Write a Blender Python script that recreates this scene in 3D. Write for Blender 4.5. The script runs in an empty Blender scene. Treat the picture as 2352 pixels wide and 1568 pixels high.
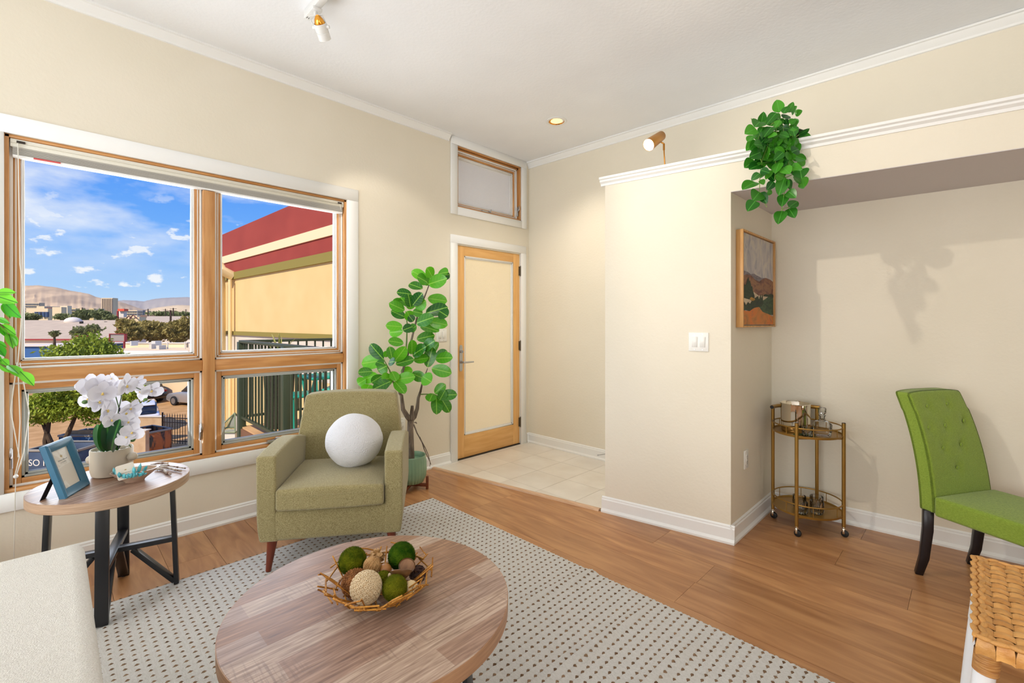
import bpy, bmesh, math, random
from mathutils import Vector, Matrix, Euler, noise
random.seed(7)
R = math.radians
scene = bpy.context.scene
COL = scene.collection
# ------------------------------------------------------------------ camera
F, CX, CY, H, X0 = 1055.0, 1176.0, 742.0, 1.30, 3.43
cam = bpy.data.cameras.new('camera')
cam.sensor_width = 36.0
cam.lens = 36.0 * F / 2352.0
cam.shift_y = -(784.0 - CY) / 2352.0
cam.clip_start = 0.05
cam.clip_end = 60000
camo = bpy.data.objects.new('camera', cam)
camo.location = (X0, 0, H)
camo.rotation_euler = (R(90), 0, R(45))
COL.objects.link(camo)
scene.camera = camo
# ------------------------------------------------------------------ world
def lin(c):
    out = []
    for v in c[:3]:
        v = v / 255.0
        out.append(v / 12.92 if v <= 0.04045 else ((v + 0.055) / 1.055) ** 2.4)
    return tuple(out) + (1.0,)
world = bpy.data.worlds.new('sky')
scene.world = world
world.use_nodes = True
nt = world.node_tree
nt.nodes.clear()
def N(t, typ, **kw):
    n = t.nodes.new(typ)
    for k, v in kw.items():
        if k.startswith('i_'):
            n.inputs[int(k[2:])].default_value = v
        else:
            setattr(n, k, v)
    return n
def ramp(t, stops, interp='LINEAR'):
    r = t.nodes.new('ShaderNodeValToRGB')
    r.color_ramp.interpolation = interp
    el = r.color_ramp.elements
    while len(el) > 1:
        el.remove(el[-1])
    el[0].position, el[0].color = stops[0][0], stops[0][1]
    for p, c in stops[1:]:
        e = el.new(p)
        e.color = c
    return r
g4 = lambda v: (v, v, v, 1)
L = nt.links.new
tc = N(nt, 'ShaderNodeTexCoord')
sep = N(nt, 'ShaderNodeSeparateXYZ')
L(tc.outputs['Generated'], sep.inputs[0])
grad = ramp(nt, [(0.0, lin((205, 225, 246))), (0.05, lin((176, 210, 248))), (0.14, lin((118, 178, 250))), (0.30, lin((70, 142, 244))), (1.0, lin((40, 100, 215)))])
L(sep.outputs['Z'], grad.inputs[0])
def cloud_layer(scale, stretch, lo, hi, loc):
    mp = N(nt, 'ShaderNodeMapping')
    mp.inputs['Scale'].default_value = (1, 1, stretch)
    mp.inputs['Location'].default_value = loc
    L(tc.outputs['Generated'], mp.inputs[0])
    no = N(nt, 'ShaderNodeTexNoise')
    no.inputs['Scale'].default_value = scale
    no.inputs['Detail'].default_value = 9
    no.inputs['Roughness'].default_value = 0.55
    L(mp.outputs[0], no.inputs['Vector'])
    rp = ramp(nt, [(lo, g4(0)), (hi, g4(1))])
    L(no.outputs[0], rp.inputs[0])
    return rp
puff = cloud_layer(21.0, 2.0, 0.57, 0.64, (0.15, 0.65, 0.25))
wisp = cloud_layer(5.0, 2.8, 0.47, 0.74, (1.7, 0.4, 0.2))
hi = ramp(nt, [(0.06, g4(0)), (0.18, g4(0.95))])
L(sep.outputs['Z'], hi.inputs[0])
low = ramp(nt, [(0.03, g4(0.9)), (0.16, g4(0.8)), (0.24, g4(0.0))])
L(sep.outputs['Z'], low.inputs[0])
def mul(a, b):
    m = N(nt, 'ShaderNodeMath', operation='MULTIPLY')
    L(a, m.inputs[0]); L(b, m.inputs[1])
    return m
m1 = mul(puff.outputs[0], low.outputs[0])
m2 = mul(wisp.outputs[0], hi.outputs[0])
mx = N(nt, 'ShaderNodeMath', operation='MAXIMUM')
L(m1.outputs[0], mx.inputs[0]); L(m2.outputs[0], mx.inputs[1])
mix = N(nt, 'ShaderNodeMixRGB')
mix.inputs[2].default_value = lin((246, 248, 252))
L(mx.outputs[0], mix.inputs[0]); L(grad.outputs[0], mix.inputs[1])
bg = N(nt, 'ShaderNodeBackground')
bg.inputs[1].default_value = 1.0
L(mix.outputs[0], bg.inputs[0])
wo = N(nt, 'ShaderNodeOutputWorld')
L(bg.outputs[0], wo.inputs[0])
# ------------------------------------------------------------------ sun, area lights, exposure
def add_light(name, typ, energy, color, loc, rot=(0, 0, 0), **kw):
    l = bpy.data.lights.new(name, typ)
    l.energy = energy
    l.color = color
    for k, v in kw.items():
        setattr(l, k, v)
    o = bpy.data.objects.new(name, l)
    o.location = loc
    o.rotation_euler = rot
    COL.objects.link(o)
    return o
def aim(o, d):
    o.rotation_euler = Vector(d).to_track_quat('-Z', 'Y').to_euler()
sun = add_light('sun', 'SUN', 4.3, (1.0, 0.87, 0.70), (0, -20, 30), angle=R(0.6))
aim(sun, (-0.30, 0.80, -0.80))
wl = add_light('rear_wall_fill', 'AREA', 168, (0.92, 0.96, 1.0), (2.2, -3.0, 1.55), shape='RECTANGLE', size=3.8, size_y=2.3)  # added fill light before the closed rear wall, no window there
aim(wl, (0.0, 1, 0.55))
wr = add_light('right_wall_fill', 'AREA', 30, (0.95, 0.97, 1.0), (5.55, 0.2, 1.6), shape='RECTANGLE', size=3.0, size_y=2.0)  # weaker added fill by the unseen right wall, which has no opening
aim(wr, (-1, 0.1, 0.45))
wf = add_light('daylight_left_window', 'AREA', 48, (0.86, 0.93, 1.0), (-0.35, 0.72, 1.35), shape='RECTANGLE', size=1.7, size_y=1.75)
aim(wf, (1, 0, 0.40))
wd = add_light('door_glass_fill', 'AREA', 26, (1.0, 0.95, 0.86), (-1.1, 3.12, 1.45), shape='RECTANGLE', size=1.0, size_y=2.9)  # added area light outdoors that brightens the frosted door and transom glass
aim(wd, (1, 0, 0.0))
scene.view_settings.view_transform = 'Standard'
scene.view_settings.look = 'None'
scene.view_settings.exposure = 0.07
scene.view_settings.gamma = 1.0
scene.view_settings.use_curve_mapping = False
scene.cycles.max_bounces = 8
scene.cycles.diffuse_bounces = 4
scene.cycles.transparent_max_bounces = 16
scene.cycles.sample_clamp_indirect = 6.0
scene.cycles.caustics_reflective = False
scene.cycles.caustics_refractive = False
# ------------------------------------------------------------------ pixel helpers (give world points)
S2, C2 = math.sin(R(45)), math.cos(R(45))
def at(px, py, D):
    u, v = (px - CX) / F, (CY - py) / F
    return Vector((X0 + D * (-S2 + u * C2), D * (C2 + u * S2), H + D * v))
def onz(px, py, z=0.0):
    return at(px, py, (z - H) * F / (CY - py))
# ------------------------------------------------------------------ materials
MATS = {}
def material(name, c1, c2=None, scale=6.0, stretch=(1, 1, 1), rough=0.55, metal=0.0, bump=0.0, bscale=60.0,
             bstretch=None, rnd=0.0, spec=0.5, detail=5.0, lo=0.35, hi=0.65, sheen=0.0, coat=0.0, rot=(0, 0, 0), hue=0.0, trans=0.0, dist=0.0):
    if name in MATS:
        return MATS[name]
    m = bpy.data.materials.new(name)
    m.use_nodes = True
    t = m.node_tree
    b = t.nodes['Principled BSDF']
    b.inputs['Roughness'].default_value = rough
    b.inputs['Metallic'].default_value = metal
    b.inputs['Specular IOR Level'].default_value = spec
    b.inputs['Sheen Weight'].default_value = sheen
    b.inputs['Coat Weight'].default_value = coat
    if trans:
        b.inputs['Transmission Weight'].default_value = trans
        b.inputs['IOR'].default_value = 1.45
    ln = t.links.new
    tcn = N(t, 'ShaderNodeTexCoord')
    vec = tcn.outputs['Object']
    oi = N(t, 'ShaderNodeObjectInfo')
    if rnd or hue:
        sc = N(t, 'ShaderNodeVectorMath', operation='SCALE')
        cb = N(t, 'ShaderNodeCombineXYZ')
        for k in range(3):
            ln(oi.outputs['Random'], cb.inputs[k])
        ln(cb.outputs[0], sc.inputs[0])
        sc.inputs['Scale'].default_value = 37.0
        ad = N(t, 'ShaderNodeVectorMath', operation='ADD')
        ln(vec, ad.inputs[0]); ln(sc.outputs[0], ad.inputs[1])
        vec = ad.outputs[0]
    def noisetex(scl, st, det=5.0):
        mp = N(t, 'ShaderNodeMapping')
        mp.inputs['Scale'].default_value = st
        mp.inputs['Rotation'].default_value = rot
        ln(vec, mp.inputs[0])
        n = N(t, 'ShaderNodeTexNoise')
        n.inputs['Scale'].default_value = scl
        n.inputs['Detail'].default_value = det
        n.inputs['Distortion'].default_value = dist
        ln(mp.outputs[0], n.inputs['Vector'])
        return n
    col = None
    if c2 is not None:
        n = noisetex(scale, stretch, detail)
        rp = ramp(t, [(lo, lin(c1)), (hi, lin(c2))])
        ln(n.outputs[0], rp.inputs[0])
        col = rp.outputs[0]
    if rnd:
        hs = N(t, 'ShaderNodeHueSaturation')
        mr = N(t, 'ShaderNodeMapRange')
        mr.inputs['To Min'].default_value = 1 - rnd
        mr.inputs['To Max'].default_value = 1 + rnd
        ln(oi.outputs['Random'], mr.inputs['Value'])
        ln(mr.outputs[0], hs.inputs['Value'])
        if col is not None:
            ln(col, hs.inputs['Color'])
        else:
            hs.inputs['Color'].default_value = lin(c1)
        col = hs.outputs[0]
    if col is not None:
        ln(col, b.inputs['Base Color'])
    else:
        b.inputs['Base Color'].default_value = lin(c1)
    if bump:
        n2 = noisetex(bscale, bstretch or (1, 1, 1), 3.0)
        bp = N(t, 'ShaderNodeBump')
        bp.inputs['Strength'].default_value = bump
        bp.inputs['Distance'].default_value = 0.01
        ln(n2.outputs[0], bp.inputs['Height'])
        ln(bp.outputs[0], b.inputs['Normal'])
    MATS[name] = m
    return m
def glass_material(name, tint=(1, 1, 1), gloss=0.08, rough=0.0):
    m = bpy.data.materials.new(name)
    m.use_nodes = True
    t = m.node_tree
    t.nodes.clear()
    tr = N(t, 'ShaderNodeBsdfTransparent'); tr.inputs[0].default_value = tint + (1,)
    gl = N(t, 'ShaderNodeBsdfGlossy'); gl.inputs['Roughness'].default_value = rough
    fr = N(t, 'ShaderNodeFresnel'); fr.inputs[0].default_value = 1.45
    ml = N(t, 'ShaderNodeMath', operation='MULTIPLY'); ml.inputs[1].default_value = gloss * 10
    mxs = N(t, 'ShaderNodeMixShader')
    o = N(t, 'ShaderNodeOutputMaterial')
    t.links.new(fr.outputs[0], ml.inputs[0]); t.links.new(ml.outputs[0], mxs.inputs[0])
    t.links.new(tr.outputs[0], mxs.inputs[1]); t.links.new(gl.outputs[0], mxs.inputs[2])
    t.links.new(mxs.outputs[0], o.inputs[0])
    return m
def frosted_material(name, c, bumpscale=220.0, transp=0.12):
    m = bpy.data.materials.new(name)
    m.use_nodes = True
    t = m.node_tree
    t.nodes.clear()
    tr = N(t, 'ShaderNodeBsdfTranslucent'); tr.inputs[0].default_value = lin(c)
    df = N(t, 'ShaderNodeBsdfDiffuse'); df.inputs[0].default_value = lin(c)
    gl = N(t, 'ShaderNodeBsdfGlossy'); gl.inputs['Roughness'].default_value = 0.25
    tcn = N(t, 'ShaderNodeTexCoord')
    no = N(t, 'ShaderNodeTexNoise'); no.inputs['Scale'].default_value = bumpscale; no.inputs['Detail'].default_value = 2
    t.links.new(tcn.outputs['Object'], no.inputs['Vector'])
    bp = N(t, 'ShaderNodeBump'); bp.inputs['Strength'].default_value = 0.8; bp.inputs['Distance'].default_value = 0.004
    t.links.new(no.outputs[0], bp.inputs['Height'])
    for s_ in (tr, df, gl):
        t.links.new(bp.outputs[0], s_.inputs['Normal'])
    m0 = N(t, 'ShaderNodeMixShader'); m0.inputs[0].default_value = 0.35
    m1_ = N(t, 'ShaderNodeMixShader'); m1_.inputs[0].default_value = 0.08
    o = N(t, 'ShaderNodeOutputMaterial')
    t.links.new(tr.outputs[0], m0.inputs[1]); t.links.new(df.outputs[0], m0.inputs[2])
    t.links.new(m0.outputs[0], m1_.inputs[1]); t.links.new(gl.outputs[0], m1_.inputs[2])
    t.links.new(m1_.outputs[0], o.inputs[0])
    return m
def emissive(name, c, strength):
    m = bpy.data.materials.new(name)
    m.use_nodes = True
    b = m.node_tree.nodes['Principled BSDF']
    b.inputs['Base Color'].default_value = lin(c)
    b.inputs['Emission Color'].default_value = lin(c)
    b.inputs['Emission Strength'].default_value = strength
    return m
mt = material
WALL = mt('cream_wall_paint', (235, 227, 210), (232, 224, 206), scale=2, rough=0.8, bump=0.12, bscale=55, spec=0.25)
CEIL = mt('white_ceiling_paint', (244, 245, 247), (240, 241, 243), scale=2, rough=0.85, bump=0.12, bscale=50, spec=0.2)
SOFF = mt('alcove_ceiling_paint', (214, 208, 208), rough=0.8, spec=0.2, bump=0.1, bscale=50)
TRIM = mt('white_trim_paint', (243, 243, 241), rough=0.4, spec=0.4)
FIR = mt('orange_fir_wood', (212, 158, 100), (188, 130, 74), scale=5, stretch=(9, 9, 0.8), rough=0.38, bump=0.05, bscale=8, bstretch=(12, 12, 0.7), rnd=0.05)
FIRH = mt('orange_fir_wood_horizontal', (212, 156, 96), (188, 128, 70), scale=5, stretch=(9, 0.8, 9), rough=0.38, bump=0.05, bscale=8, bstretch=(12, 0.7, 12), rnd=0.05)
DOORW = mt('pale_fir_door', (236, 186, 118), (224, 168, 98), scale=4, stretch=(8, 8, 0.7), rough=0.4, rnd=0.03, dist=0.3)
DOORH = mt('pale_fir_door_rail', (236, 186, 118), (222, 166, 96), scale=4, stretch=(8, 0.7, 8), rough=0.4, rnd=0.03, dist=0.3)
ALU = mt('grey_window_weatherstrip', (170, 172, 166), rough=0.45)
WSTRIP = mt('white_glazing_bead', (232, 230, 226), rough=0.4)
GLASS = glass_material('clear_window_glass', (0.985, 0.99, 0.985), 0.008)
FROST = frosted_material('frosted_door_glass', (244, 236, 214))
FROST2 = frosted_material('frosted_transom_glass', (226, 226, 224), 160.0)
STEEL = mt('brushed_steel', (190, 192, 196), rough=0.28, metal=1.0)
CHROME = mt('polished_steel', (222, 215, 200), rough=0.06, metal=1.0)
DARKM = mt('dark_bronze_metal', (60, 54, 50), rough=0.45, metal=0.6)
BLACK = mt('black_powder_coat', (22, 23, 28), rough=0.32, spec=0.6)
PLANK = mt('honey_laminate', (200, 148, 100), (150, 98, 60), scale=2.6, stretch=(0.8, 5.5, 1), rough=0.30, rnd=0.09, lo=0.28, hi=0.76, detail=10, dist=1.2, bump=0.02, bscale=6, bstretch=(1, 30, 1))
TILE = mt('cream_floor_tile', (240, 234, 224), (230, 222, 210), scale=4, rough=0.28, rnd=0.03)
GROUT = mt('tile_grout', (158, 146, 132), rough=0.8)
SUBF = mt('dark_subfloor', (92, 62, 40), rough=0.8)
THRW = mt('pale_oak_threshold', (222, 184, 150), (206, 164, 128), scale=5, stretch=(1, 10, 10), rough=0.3)
RUGW = mt('white_rug_cotton', (247, 244, 239), (236, 232, 225), scale=70, stretch=(1, 3, 1), rough=0.95, bump=0.9, bscale=260, bstretch=(0.6, 2.2, 1), spec=0.1, sheen=0.2)
RUGB = mt('brown_rug_yarn', (166, 136, 108), (112, 86, 64), scale=26, rough=0.95, bump=0.6, bscale=420, bstretch=(0.5, 3, 1), spec=0.1)
OLIVE = mt('olive_heather_upholstery', (178, 166, 122), (136, 124, 82), scale=300, rough=0.95, bump=0.4, bscale=380, spec=0.1, sheen=0.35, detail=2)
CHERRY = mt('cherry_stained_wood', (128, 54, 26), (98, 38, 18), scale=6, stretch=(6, 6, 0.8), rough=0.3)
BOUCLE = mt('cream_boucle', (232, 228, 219), (220, 215, 205), scale=200, rough=0.97, bump=0.55, bscale=330, spec=0.1, sheen=0.3, detail=3)
PLUSH = mt('white_plush', (226, 226, 230), rough=0.97, bump=0.7, bscale=150, spec=0.1, sheen=0.6)
# ------------------------------------------------------------------ mesh builder
LOCM = {}
class G:
    def __init__(s):
        s.v, s.f = [], []
    def add(s, vs, fs, M=None):
        o = len(s.v)
        s.v += [tuple(M @ Vector(p)) if M else tuple(p) for p in vs]
        s.f += [tuple(i + o for i in f) for f in fs]
        return s
    def box(s, a, b, M=None):
        x0, x1 = sorted((a[0], b[0])); y0, y1 = sorted((a[1], b[1])); z0, z1 = sorted((a[2], b[2]))
        return s.add([(x0, y0, z0), (x1, y0, z0), (x1, y1, z0), (x0, y1, z0), (x0, y0, z1), (x1, y0, z1), (x1, y1, z1), (x0, y1, z1)],
                     [(0, 3, 2, 1), (4, 5, 6, 7), (0, 1, 5, 4), (1, 2, 6, 5), (2, 3, 7, 6), (3, 0, 4, 7)], M)
    def cbox(s, c, size, rot=(0, 0, 0), M=None):
        m = Matrix.Translation(c) @ Euler(rot).to_matrix().to_4x4()
        if M: m = M @ m
        h = [q / 2 for q in size]
        return s.box([-q for q in h], h, m)
    def frame_bar(s, p0, p1, w, h, up=(0, 0, 1)):
        p0, p1, up = Vector(p0), Vector(p1), Vector(up)
        d = (p1 - p0); ln = d.length; d.normalize()
        sd = d.cross(up).normalized(); u2 = sd.cross(d)
        m = Matrix((sd, d, u2)).transposed().to_4x4(); m.translation = p0
        return s.box((-w / 2, 0, -h / 2), (w / 2, ln, h / 2), m)
    def tube(s, pts, r, n=8, cap=True, flat=None):
        pts = [Vector(p) for p in pts]
        rs = r if isinstance(r, (list, tuple)) else [r] * len(pts)
        t = (pts[1] - pts[0]).normalized()
        ref = Vector((0, 0, 1)) if abs(t.z) < 0.9 else Vector((1, 0, 0))
        a = t.cross(ref).normalized()
        vs, fs = [], []
        for i, p in enumerate(pts):
            if i == 0: t = pts[1] - p
            elif i == len(pts) - 1: t = p - pts[i - 1]
            else: t = pts[i + 1] - pts[i - 1]
            if t.length < 1e-9: t = Vector((0, 0, 1))
            t.normalize()
            a = (a - t * a.dot(t))
            if a.length < 1e-6: a = t.orthogonal()
            a.normalize()
            b = t.cross(a)
            for k in range(n):
                th = 2 * math.pi * k / n
                vs.append(p + a * math.cos(th) * rs[i] + b * math.sin(th) * rs[i] * (flat or 1))
        for i in range(len(pts) - 1):
            for k in range(n):
                k2 = (k + 1) % n
                fs.append((i * n + k, i * n + k2, (i + 1) * n + k2, (i + 1) * n + k))
        if cap:
            fs.append(tuple(reversed(range(n))))
            fs.append(tuple((len(pts) - 1) * n + k for k in range(n)))
        return s.add(vs, fs)
    def lathe(s, prof, n=32, c=(0, 0, 0), sx=1, sy=1, M=None):
        vs, fs = [], []
        rings = []
        for r_, z in prof:
            if r_ < 1e-6:
                vs.append((c[0], c[1], c[2] + z)); rings.append([len(vs) - 1])
            else:
                st = len(vs)
                for k in range(n):
                    th = 2 * math.pi * k / n
                    vs.append((c[0] + r_ * math.cos(th) * sx, c[1] + r_ * math.sin(th) * sy, c[2] + z))
                rings.append(list(range(st, st + n)))
        for a, b in zip(rings, rings[1:]):
            for k in range(n):
                k2 = (k + 1) % n
                if len(a) == 1 and len(b) == 1: continue
                if len(a) == 1: fs.append((a[0], b[k2], b[k]))
                elif len(b) == 1: fs.append((a[k], a[k2], b[0]))
                else: fs.append((a[k], a[k2], b[k2], b[k]))
        return s.add(vs, fs, M)
    def prism(s, poly, z0, z1, M=None):
        n = len(poly)
        vs = [(p[0], p[1], z0) for p in poly] + [(p[0], p[1], z1) for p in poly]
        fs = [tuple(reversed(range(n))), tuple(range(n, 2 * n))]
        fs += [(k, (k + 1) % n, (k + 1) % n + n, k + n) for k in range(n)]
        return s.add(vs, fs, M)
    def ball(s, c, r, nu=20, nv=12, sc=(1, 1, 1), M=None):
        prof = [(math.sin(math.pi * i / nv) * r if 0 < i < nv else 0, -math.cos(math.pi * i / nv) * r) for i in range(nv + 1)]
        m = Matrix.Translation(c) @ Matrix.Diagonal((sc[0], sc[1], sc[2], 1))
        if M: m = M @ m
        return s.lathe(prof, nu, M=m)
    def mould(s, prof, p0, p1, n):
        # profile (d, z): d = distance out from the wall along n
        n = Vector((n[0], n[1], 0)).normalized()
        vs = []
        for p in (p0, p1):
            for d, z in prof:
                vs.append((p[0] + n.x * d, p[1] + n.y * d, p[2] + z))
        k = len(prof)
        fs = [tuple(range(k)), tuple(reversed(range(k, 2 * k)))]
        fs += [(i, (i + 1) % k, (i + 1) % k + k, i + k)[::-1] for i in range(k)]
        return s.add(vs, fs)
    def mesh(s, name, bevel=0.0, seg=2, smooth=False, angle=35, origin=None, subsurf=0):
        me = bpy.data.meshes.new(name)
        vs = s.v
        if origin is not None:
            inv = origin.inverted()
            vs = [tuple(inv @ Vector(p)) for p in vs]
        me.from_pydata(vs, [], s.f)
        bm = bmesh.new(); bm.from_mesh(me)
        if bevel or smooth:
            bmesh.ops.remove_doubles(bm, verts=bm.verts, dist=1e-6)
        bmesh.ops.recalc_face_normals(bm, faces=bm.faces)
        if bevel:
            ed = [e for e in bm.edges if len(e.link_faces) == 2 and e.calc_face_angle(0) > R(30)]
            bmesh.ops.bevel(bm, geom=ed, offset=bevel, segments=seg, profile=0.5, affect='EDGES', clamp_overlap=True)
        bm.to_mesh(me); bm.free()
        if smooth or bevel:
            me.shade_smooth()
            me.set_sharp_from_angle(angle=R(angle if not bevel else max(angle, 50)))
        return me
def link(o, parent=None, wm=None):
    COL.objects.link(o)
    if parent is not None:
        o.parent = parent
    return o
def pm_of(parent):
    m = Matrix.Identity(4)
    while parent is not None:
        m = LOCM.get(parent.name, Matrix.Identity(4)) @ m
        parent = parent.parent
    return m
def build(g, name, mat, parent=None, world=False, label=None, cat=None, group=None, kind=None, **kw):
    me = g.mesh(name, origin=(pm_of(parent) if (world and parent is not None) else None), **kw) if isinstance(g, G) else g
    if mat is not None and not me.materials:
        me.materials.append(mat)
    o = bpy.data.objects.new(name, me)
    link(o, parent)
    tag(o, label, cat, group, kind)
    return o
def tag(o, label=None, cat=None, group=None, kind=None):
    if label: o['label'] = label
    if cat: o['category'] = cat
    if group: o['group'] = group
    if kind: o['kind'] = kind
    return o
def thing(name, label=None, cat=None, loc=(0, 0, 0), rz=0.0, group=None, kind=None):
    o = bpy.data.objects.new(name, None)
    o.empty_display_size = 0.1
    o.location = loc
    o.rotation_euler = (0, 0, rz)
    link(o)
    LOCM[o.name] = Matrix.Translation(loc) @ Matrix.Rotation(rz, 4, 'Z')
    return tag(o, label, cat, group, kind)
def place(mesh, name, parent, M, label=None, mat=None):
    """a piece that shares a mesh; M is its world matrix"""
    o = bpy.data.objects.new(name, mesh)
    link(o, parent)
    ml = pm_of(parent).inverted() @ M
    o.matrix_local = ml
    LOCM[o.name] = ml
    if label: o['label'] = label
    return o
def copy_tree(o, parent=None):
    c = o.copy(); COL.objects.link(c); c.parent = parent
    for ch in o.children:
        copy_tree(ch, c)
    return c
def solid(name, g, mat, label=None, cat=None, **kw):
    return build(g, name, mat, label=label, cat=cat, **kw)
def basis(yv, zhint, loc, sx=1, sy=1, sz=1):
    y = Vector(yv).normalized(); z = Vector(zhint)
    z = (z - y * z.dot(y))
    if z.length < 1e-4: z = y.orthogonal()
    z.normalize(); x = y.cross(z)
    m = Matrix((x * sx, y * sy, z * sz)).transposed().to_4x4()
    m.translation = loc
    return m
# ================================================================== THE ROOM
CZ0, CZS = 3.05, -0.022                        # ceiling height at the left wall and its slight fall
YB = 3.69                                      # face of the back wall
PT = 0.1745                                    # slant of the partition in plan
pf = lambda x: 2.414 + PT * x                  # wall face of the partition front
XR, YF = 5.6, -3.2
cz = lambda x: CZ0 + CZS * x
# floor planks
floor = build(G().box((-0.16, YF - 0.1, -0.16), (XR + 0.1, 3.95, -0.012)), 'floor', SUBF, kind='structure')
PW = 0.2307
def plank_mesh(w, l, polycut=None):
    g = G(); g.box((0, 0.0008, -0.012), (l, w - 0.0008, 0))
    return g
row = 0
y = 2.741 - PW * 26
joints = {2.741 - PW * 2: [2.45], 2.741 - PW * 3: [1.737, 3.222], 2.741 - PW: [2.456], 2.741: [2.097], 2.741 + PW: [3.225]}
k = 0
while y < 3.8:
    known = None
    for jy, jl in joints.items():
        if abs(jy - PW - y) < 0.02: known = jl
    if known is None:
        s0 = (k * 0.77) % 1.49
        js = [s0 + 1.49 * q for q in range(-1, 5)]
    else:
        js = []
        for q in range(-3, 4): js.append(known[0] + 1.487 * q)
    js = sorted(j for j in js if 0.1 < j < XR - 0.1)
    xs = [0.0] + js + [XR]
    for a, b in zip(xs, xs[1:]):
        # the slanted threshold cuts the planks
        y0, y1 = y + 0.0008, min(y + PW - 0.0008, 3.74)
        th0 = lambda x: 2.40 + PT * x
        poly = [(a + 0.0006, y0), (b - 0.0006, y0), (b - 0.0006, y1), (a + 0.0006, y1)]
        extra = None
        if a < 1.62 < b and y1 > 2.40:
            extra = [(1.62, y0), (b - 0.0006, y0), (b - 0.0006, y1), (1.62, y1)]
            poly = [(a + 0.0006, y0), (1.62, y0), (1.62, y1), (a + 0.0006, y1)]
        if a < 1.62:
            out = []
            n_ = len(poly)
            for i in range(n_):
                p, q = poly[i], poly[(i + 1) % n_]
                dp, dq = p[1] - th0(p[0]), q[1] - th0(q[0])
                if dp <= 0: out.append(p)
                if dp * dq < 0:
                    tt = dp / (dp - dq)
                    out.append((p[0] + (q[0] - p[0]) * tt, p[1] + (q[1] - p[1]) * tt))
            poly = out
        if len(poly) < 3 and extra: poly, extra = extra, None
        if len(poly) < 3: continue
        g = G(); g.prism([(p[0] - a, p[1] - y) for p in poly], -0.012, 0.0)
        if extra: g.prism([(p[0] - a, p[1] - y) for p in extra], -0.012, 0.0)
        me = g.mesh('plank')
        me.materials.append(PLANK)
        place(me, 'plank', floor, Matrix.Translation((a, y, 0)))
    y += PW; k += 1
# entry tiles in a mortar bed
tile_bed = build(G().prism([(0, 2.41), (1.75, 2.41 + PT * 1.75), (1.75, 3.8), (0, 3.8)], -0.012, -0.003), 'grout_bed', GROUT, floor)
TS = 0.333
tx0, ty0 = 0.055, 2.688
for i in range(-1, 6):
    for j in range(-1, 4):
        a, b = tx0 + i * TS, ty0 + j * TS
        poly = [(a + .0015, b + .0015), (a + TS - .0015, b + .0015), (a + TS - .0015, b + TS - .0015), (a + .0015, b + TS - .0015)]
        def clip(poly, f):
            out = []
            for q in range(len(poly)):
                p0, p1 = poly[q], poly[(q + 1) % len(poly)]
                d0, d1 = f(p0), f(p1)
                if d0 >= 0: out.append(p0)
                if d0 * d1 < 0:
                    tt = d0 / (d0 - d1)
                    out.append((p0[0] + (p1[0] - p0[0]) * tt, p0[1] + (p1[1] - p0[1]) * tt))
            return out
        poly = clip(poly, lambda p: p[0] - 0.001)
        if poly: poly = clip(poly, lambda p: p[1] - (2.42 + PT * p[0]))
        if poly: poly = clip(poly, lambda p: 3.75 - p[1])
        if poly: poly = clip(poly, lambda p: 1.70 - p[0])
        if len(poly) < 3: continue
        me = G().prism([(p[0] - a, p[1] - b) for p in poly], -0.004, 0.002).mesh('tile')
        me.materials.append(TILE)
        place(me, 'tile', floor, Matrix.Translation((a, b, 0)))
# threshold strip
thr = G().mould([(0, 0), (0.045, 0), (0.040, 0.010), (0.028, 0.014), (0.012, 0.014), (0.0, 0.006)], (0.012, 2.43 + PT * 0.012, 0.0), (1.60, 2.43 + PT * 1.60, 0.0), (PT, -1))
build(thr, 'trim_4', THRW, kind='structure')
# left wall with window, transom and door openings
WY0, WY1, WZ0, WZ1 = -0.172, 1.612, 0.445, 2.255
TY0, TY1, TZ0, TZ1 = 2.693, 3.565, 2.396, 2.98
DY0, DY1, DZ1 = 2.693, 3.555, 2.038
g = G()
T = -0.16
def wl_(y0, y1, z0, z1): g.box((T, y0, z0), (0, y1, z1))
wl_(YF, WY0, -0.02, 3.12); wl_(WY0, WY1, -0.02, WZ0); wl_(WY0, WY1, WZ1, 3.12)
wl_(WY1, DY0, -0.02, 3.12); wl_(DY0, TY1, DZ1, TZ0); wl_(DY0, TY1, TZ1, 3.12); wl_(TY1, YB + .1, -0.02, 3.12)
build(g, 'wall_left', WALL, kind='structure')
# back wall (recess and the part above the ledge)
g = G()
g.box((0, YB, -0.02), (1.9, YB + .1, 3.12)); g.box((1.9, YB, 2.2), (XR + .1, YB + .1, 3.12))
build(g, 'wall_back', WALL, kind='structure')
# alcove back wall
ya = lambda x: 3.62 + (x - 2.424) * 0.0813
build(G().prism([(2.30, ya(2.30)), (XR, ya(XR)), (XR, ya(XR) + .1), (2.30, ya(2.3) + .1)], -0.02, 2.12), 'wall_alcove', WALL, kind='structure')
# partition: pillar and header box
g = G()
g.prism([(1.64, pf(1.64)), (2.424, pf(2.424)), (2.424, 3.66), (1.64, 3.69)], -0.01, 2.0785)
g.prism([(1.64, pf(1.64)), (XR, pf(XR)), (XR, 3.69), (1.64, 3.69)], 2.0785, 2.272)
build(g, 'wall_partition', WALL, kind='structure')
build(G().prism([(2.424, pf(2.424) + .001), (XR, pf(XR) + .001), (XR, ya(XR)), (2.424, ya(2.424))], 2.0755, 2.0785), 'ceiling_alcove', SOFF, kind='structure')
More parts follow.
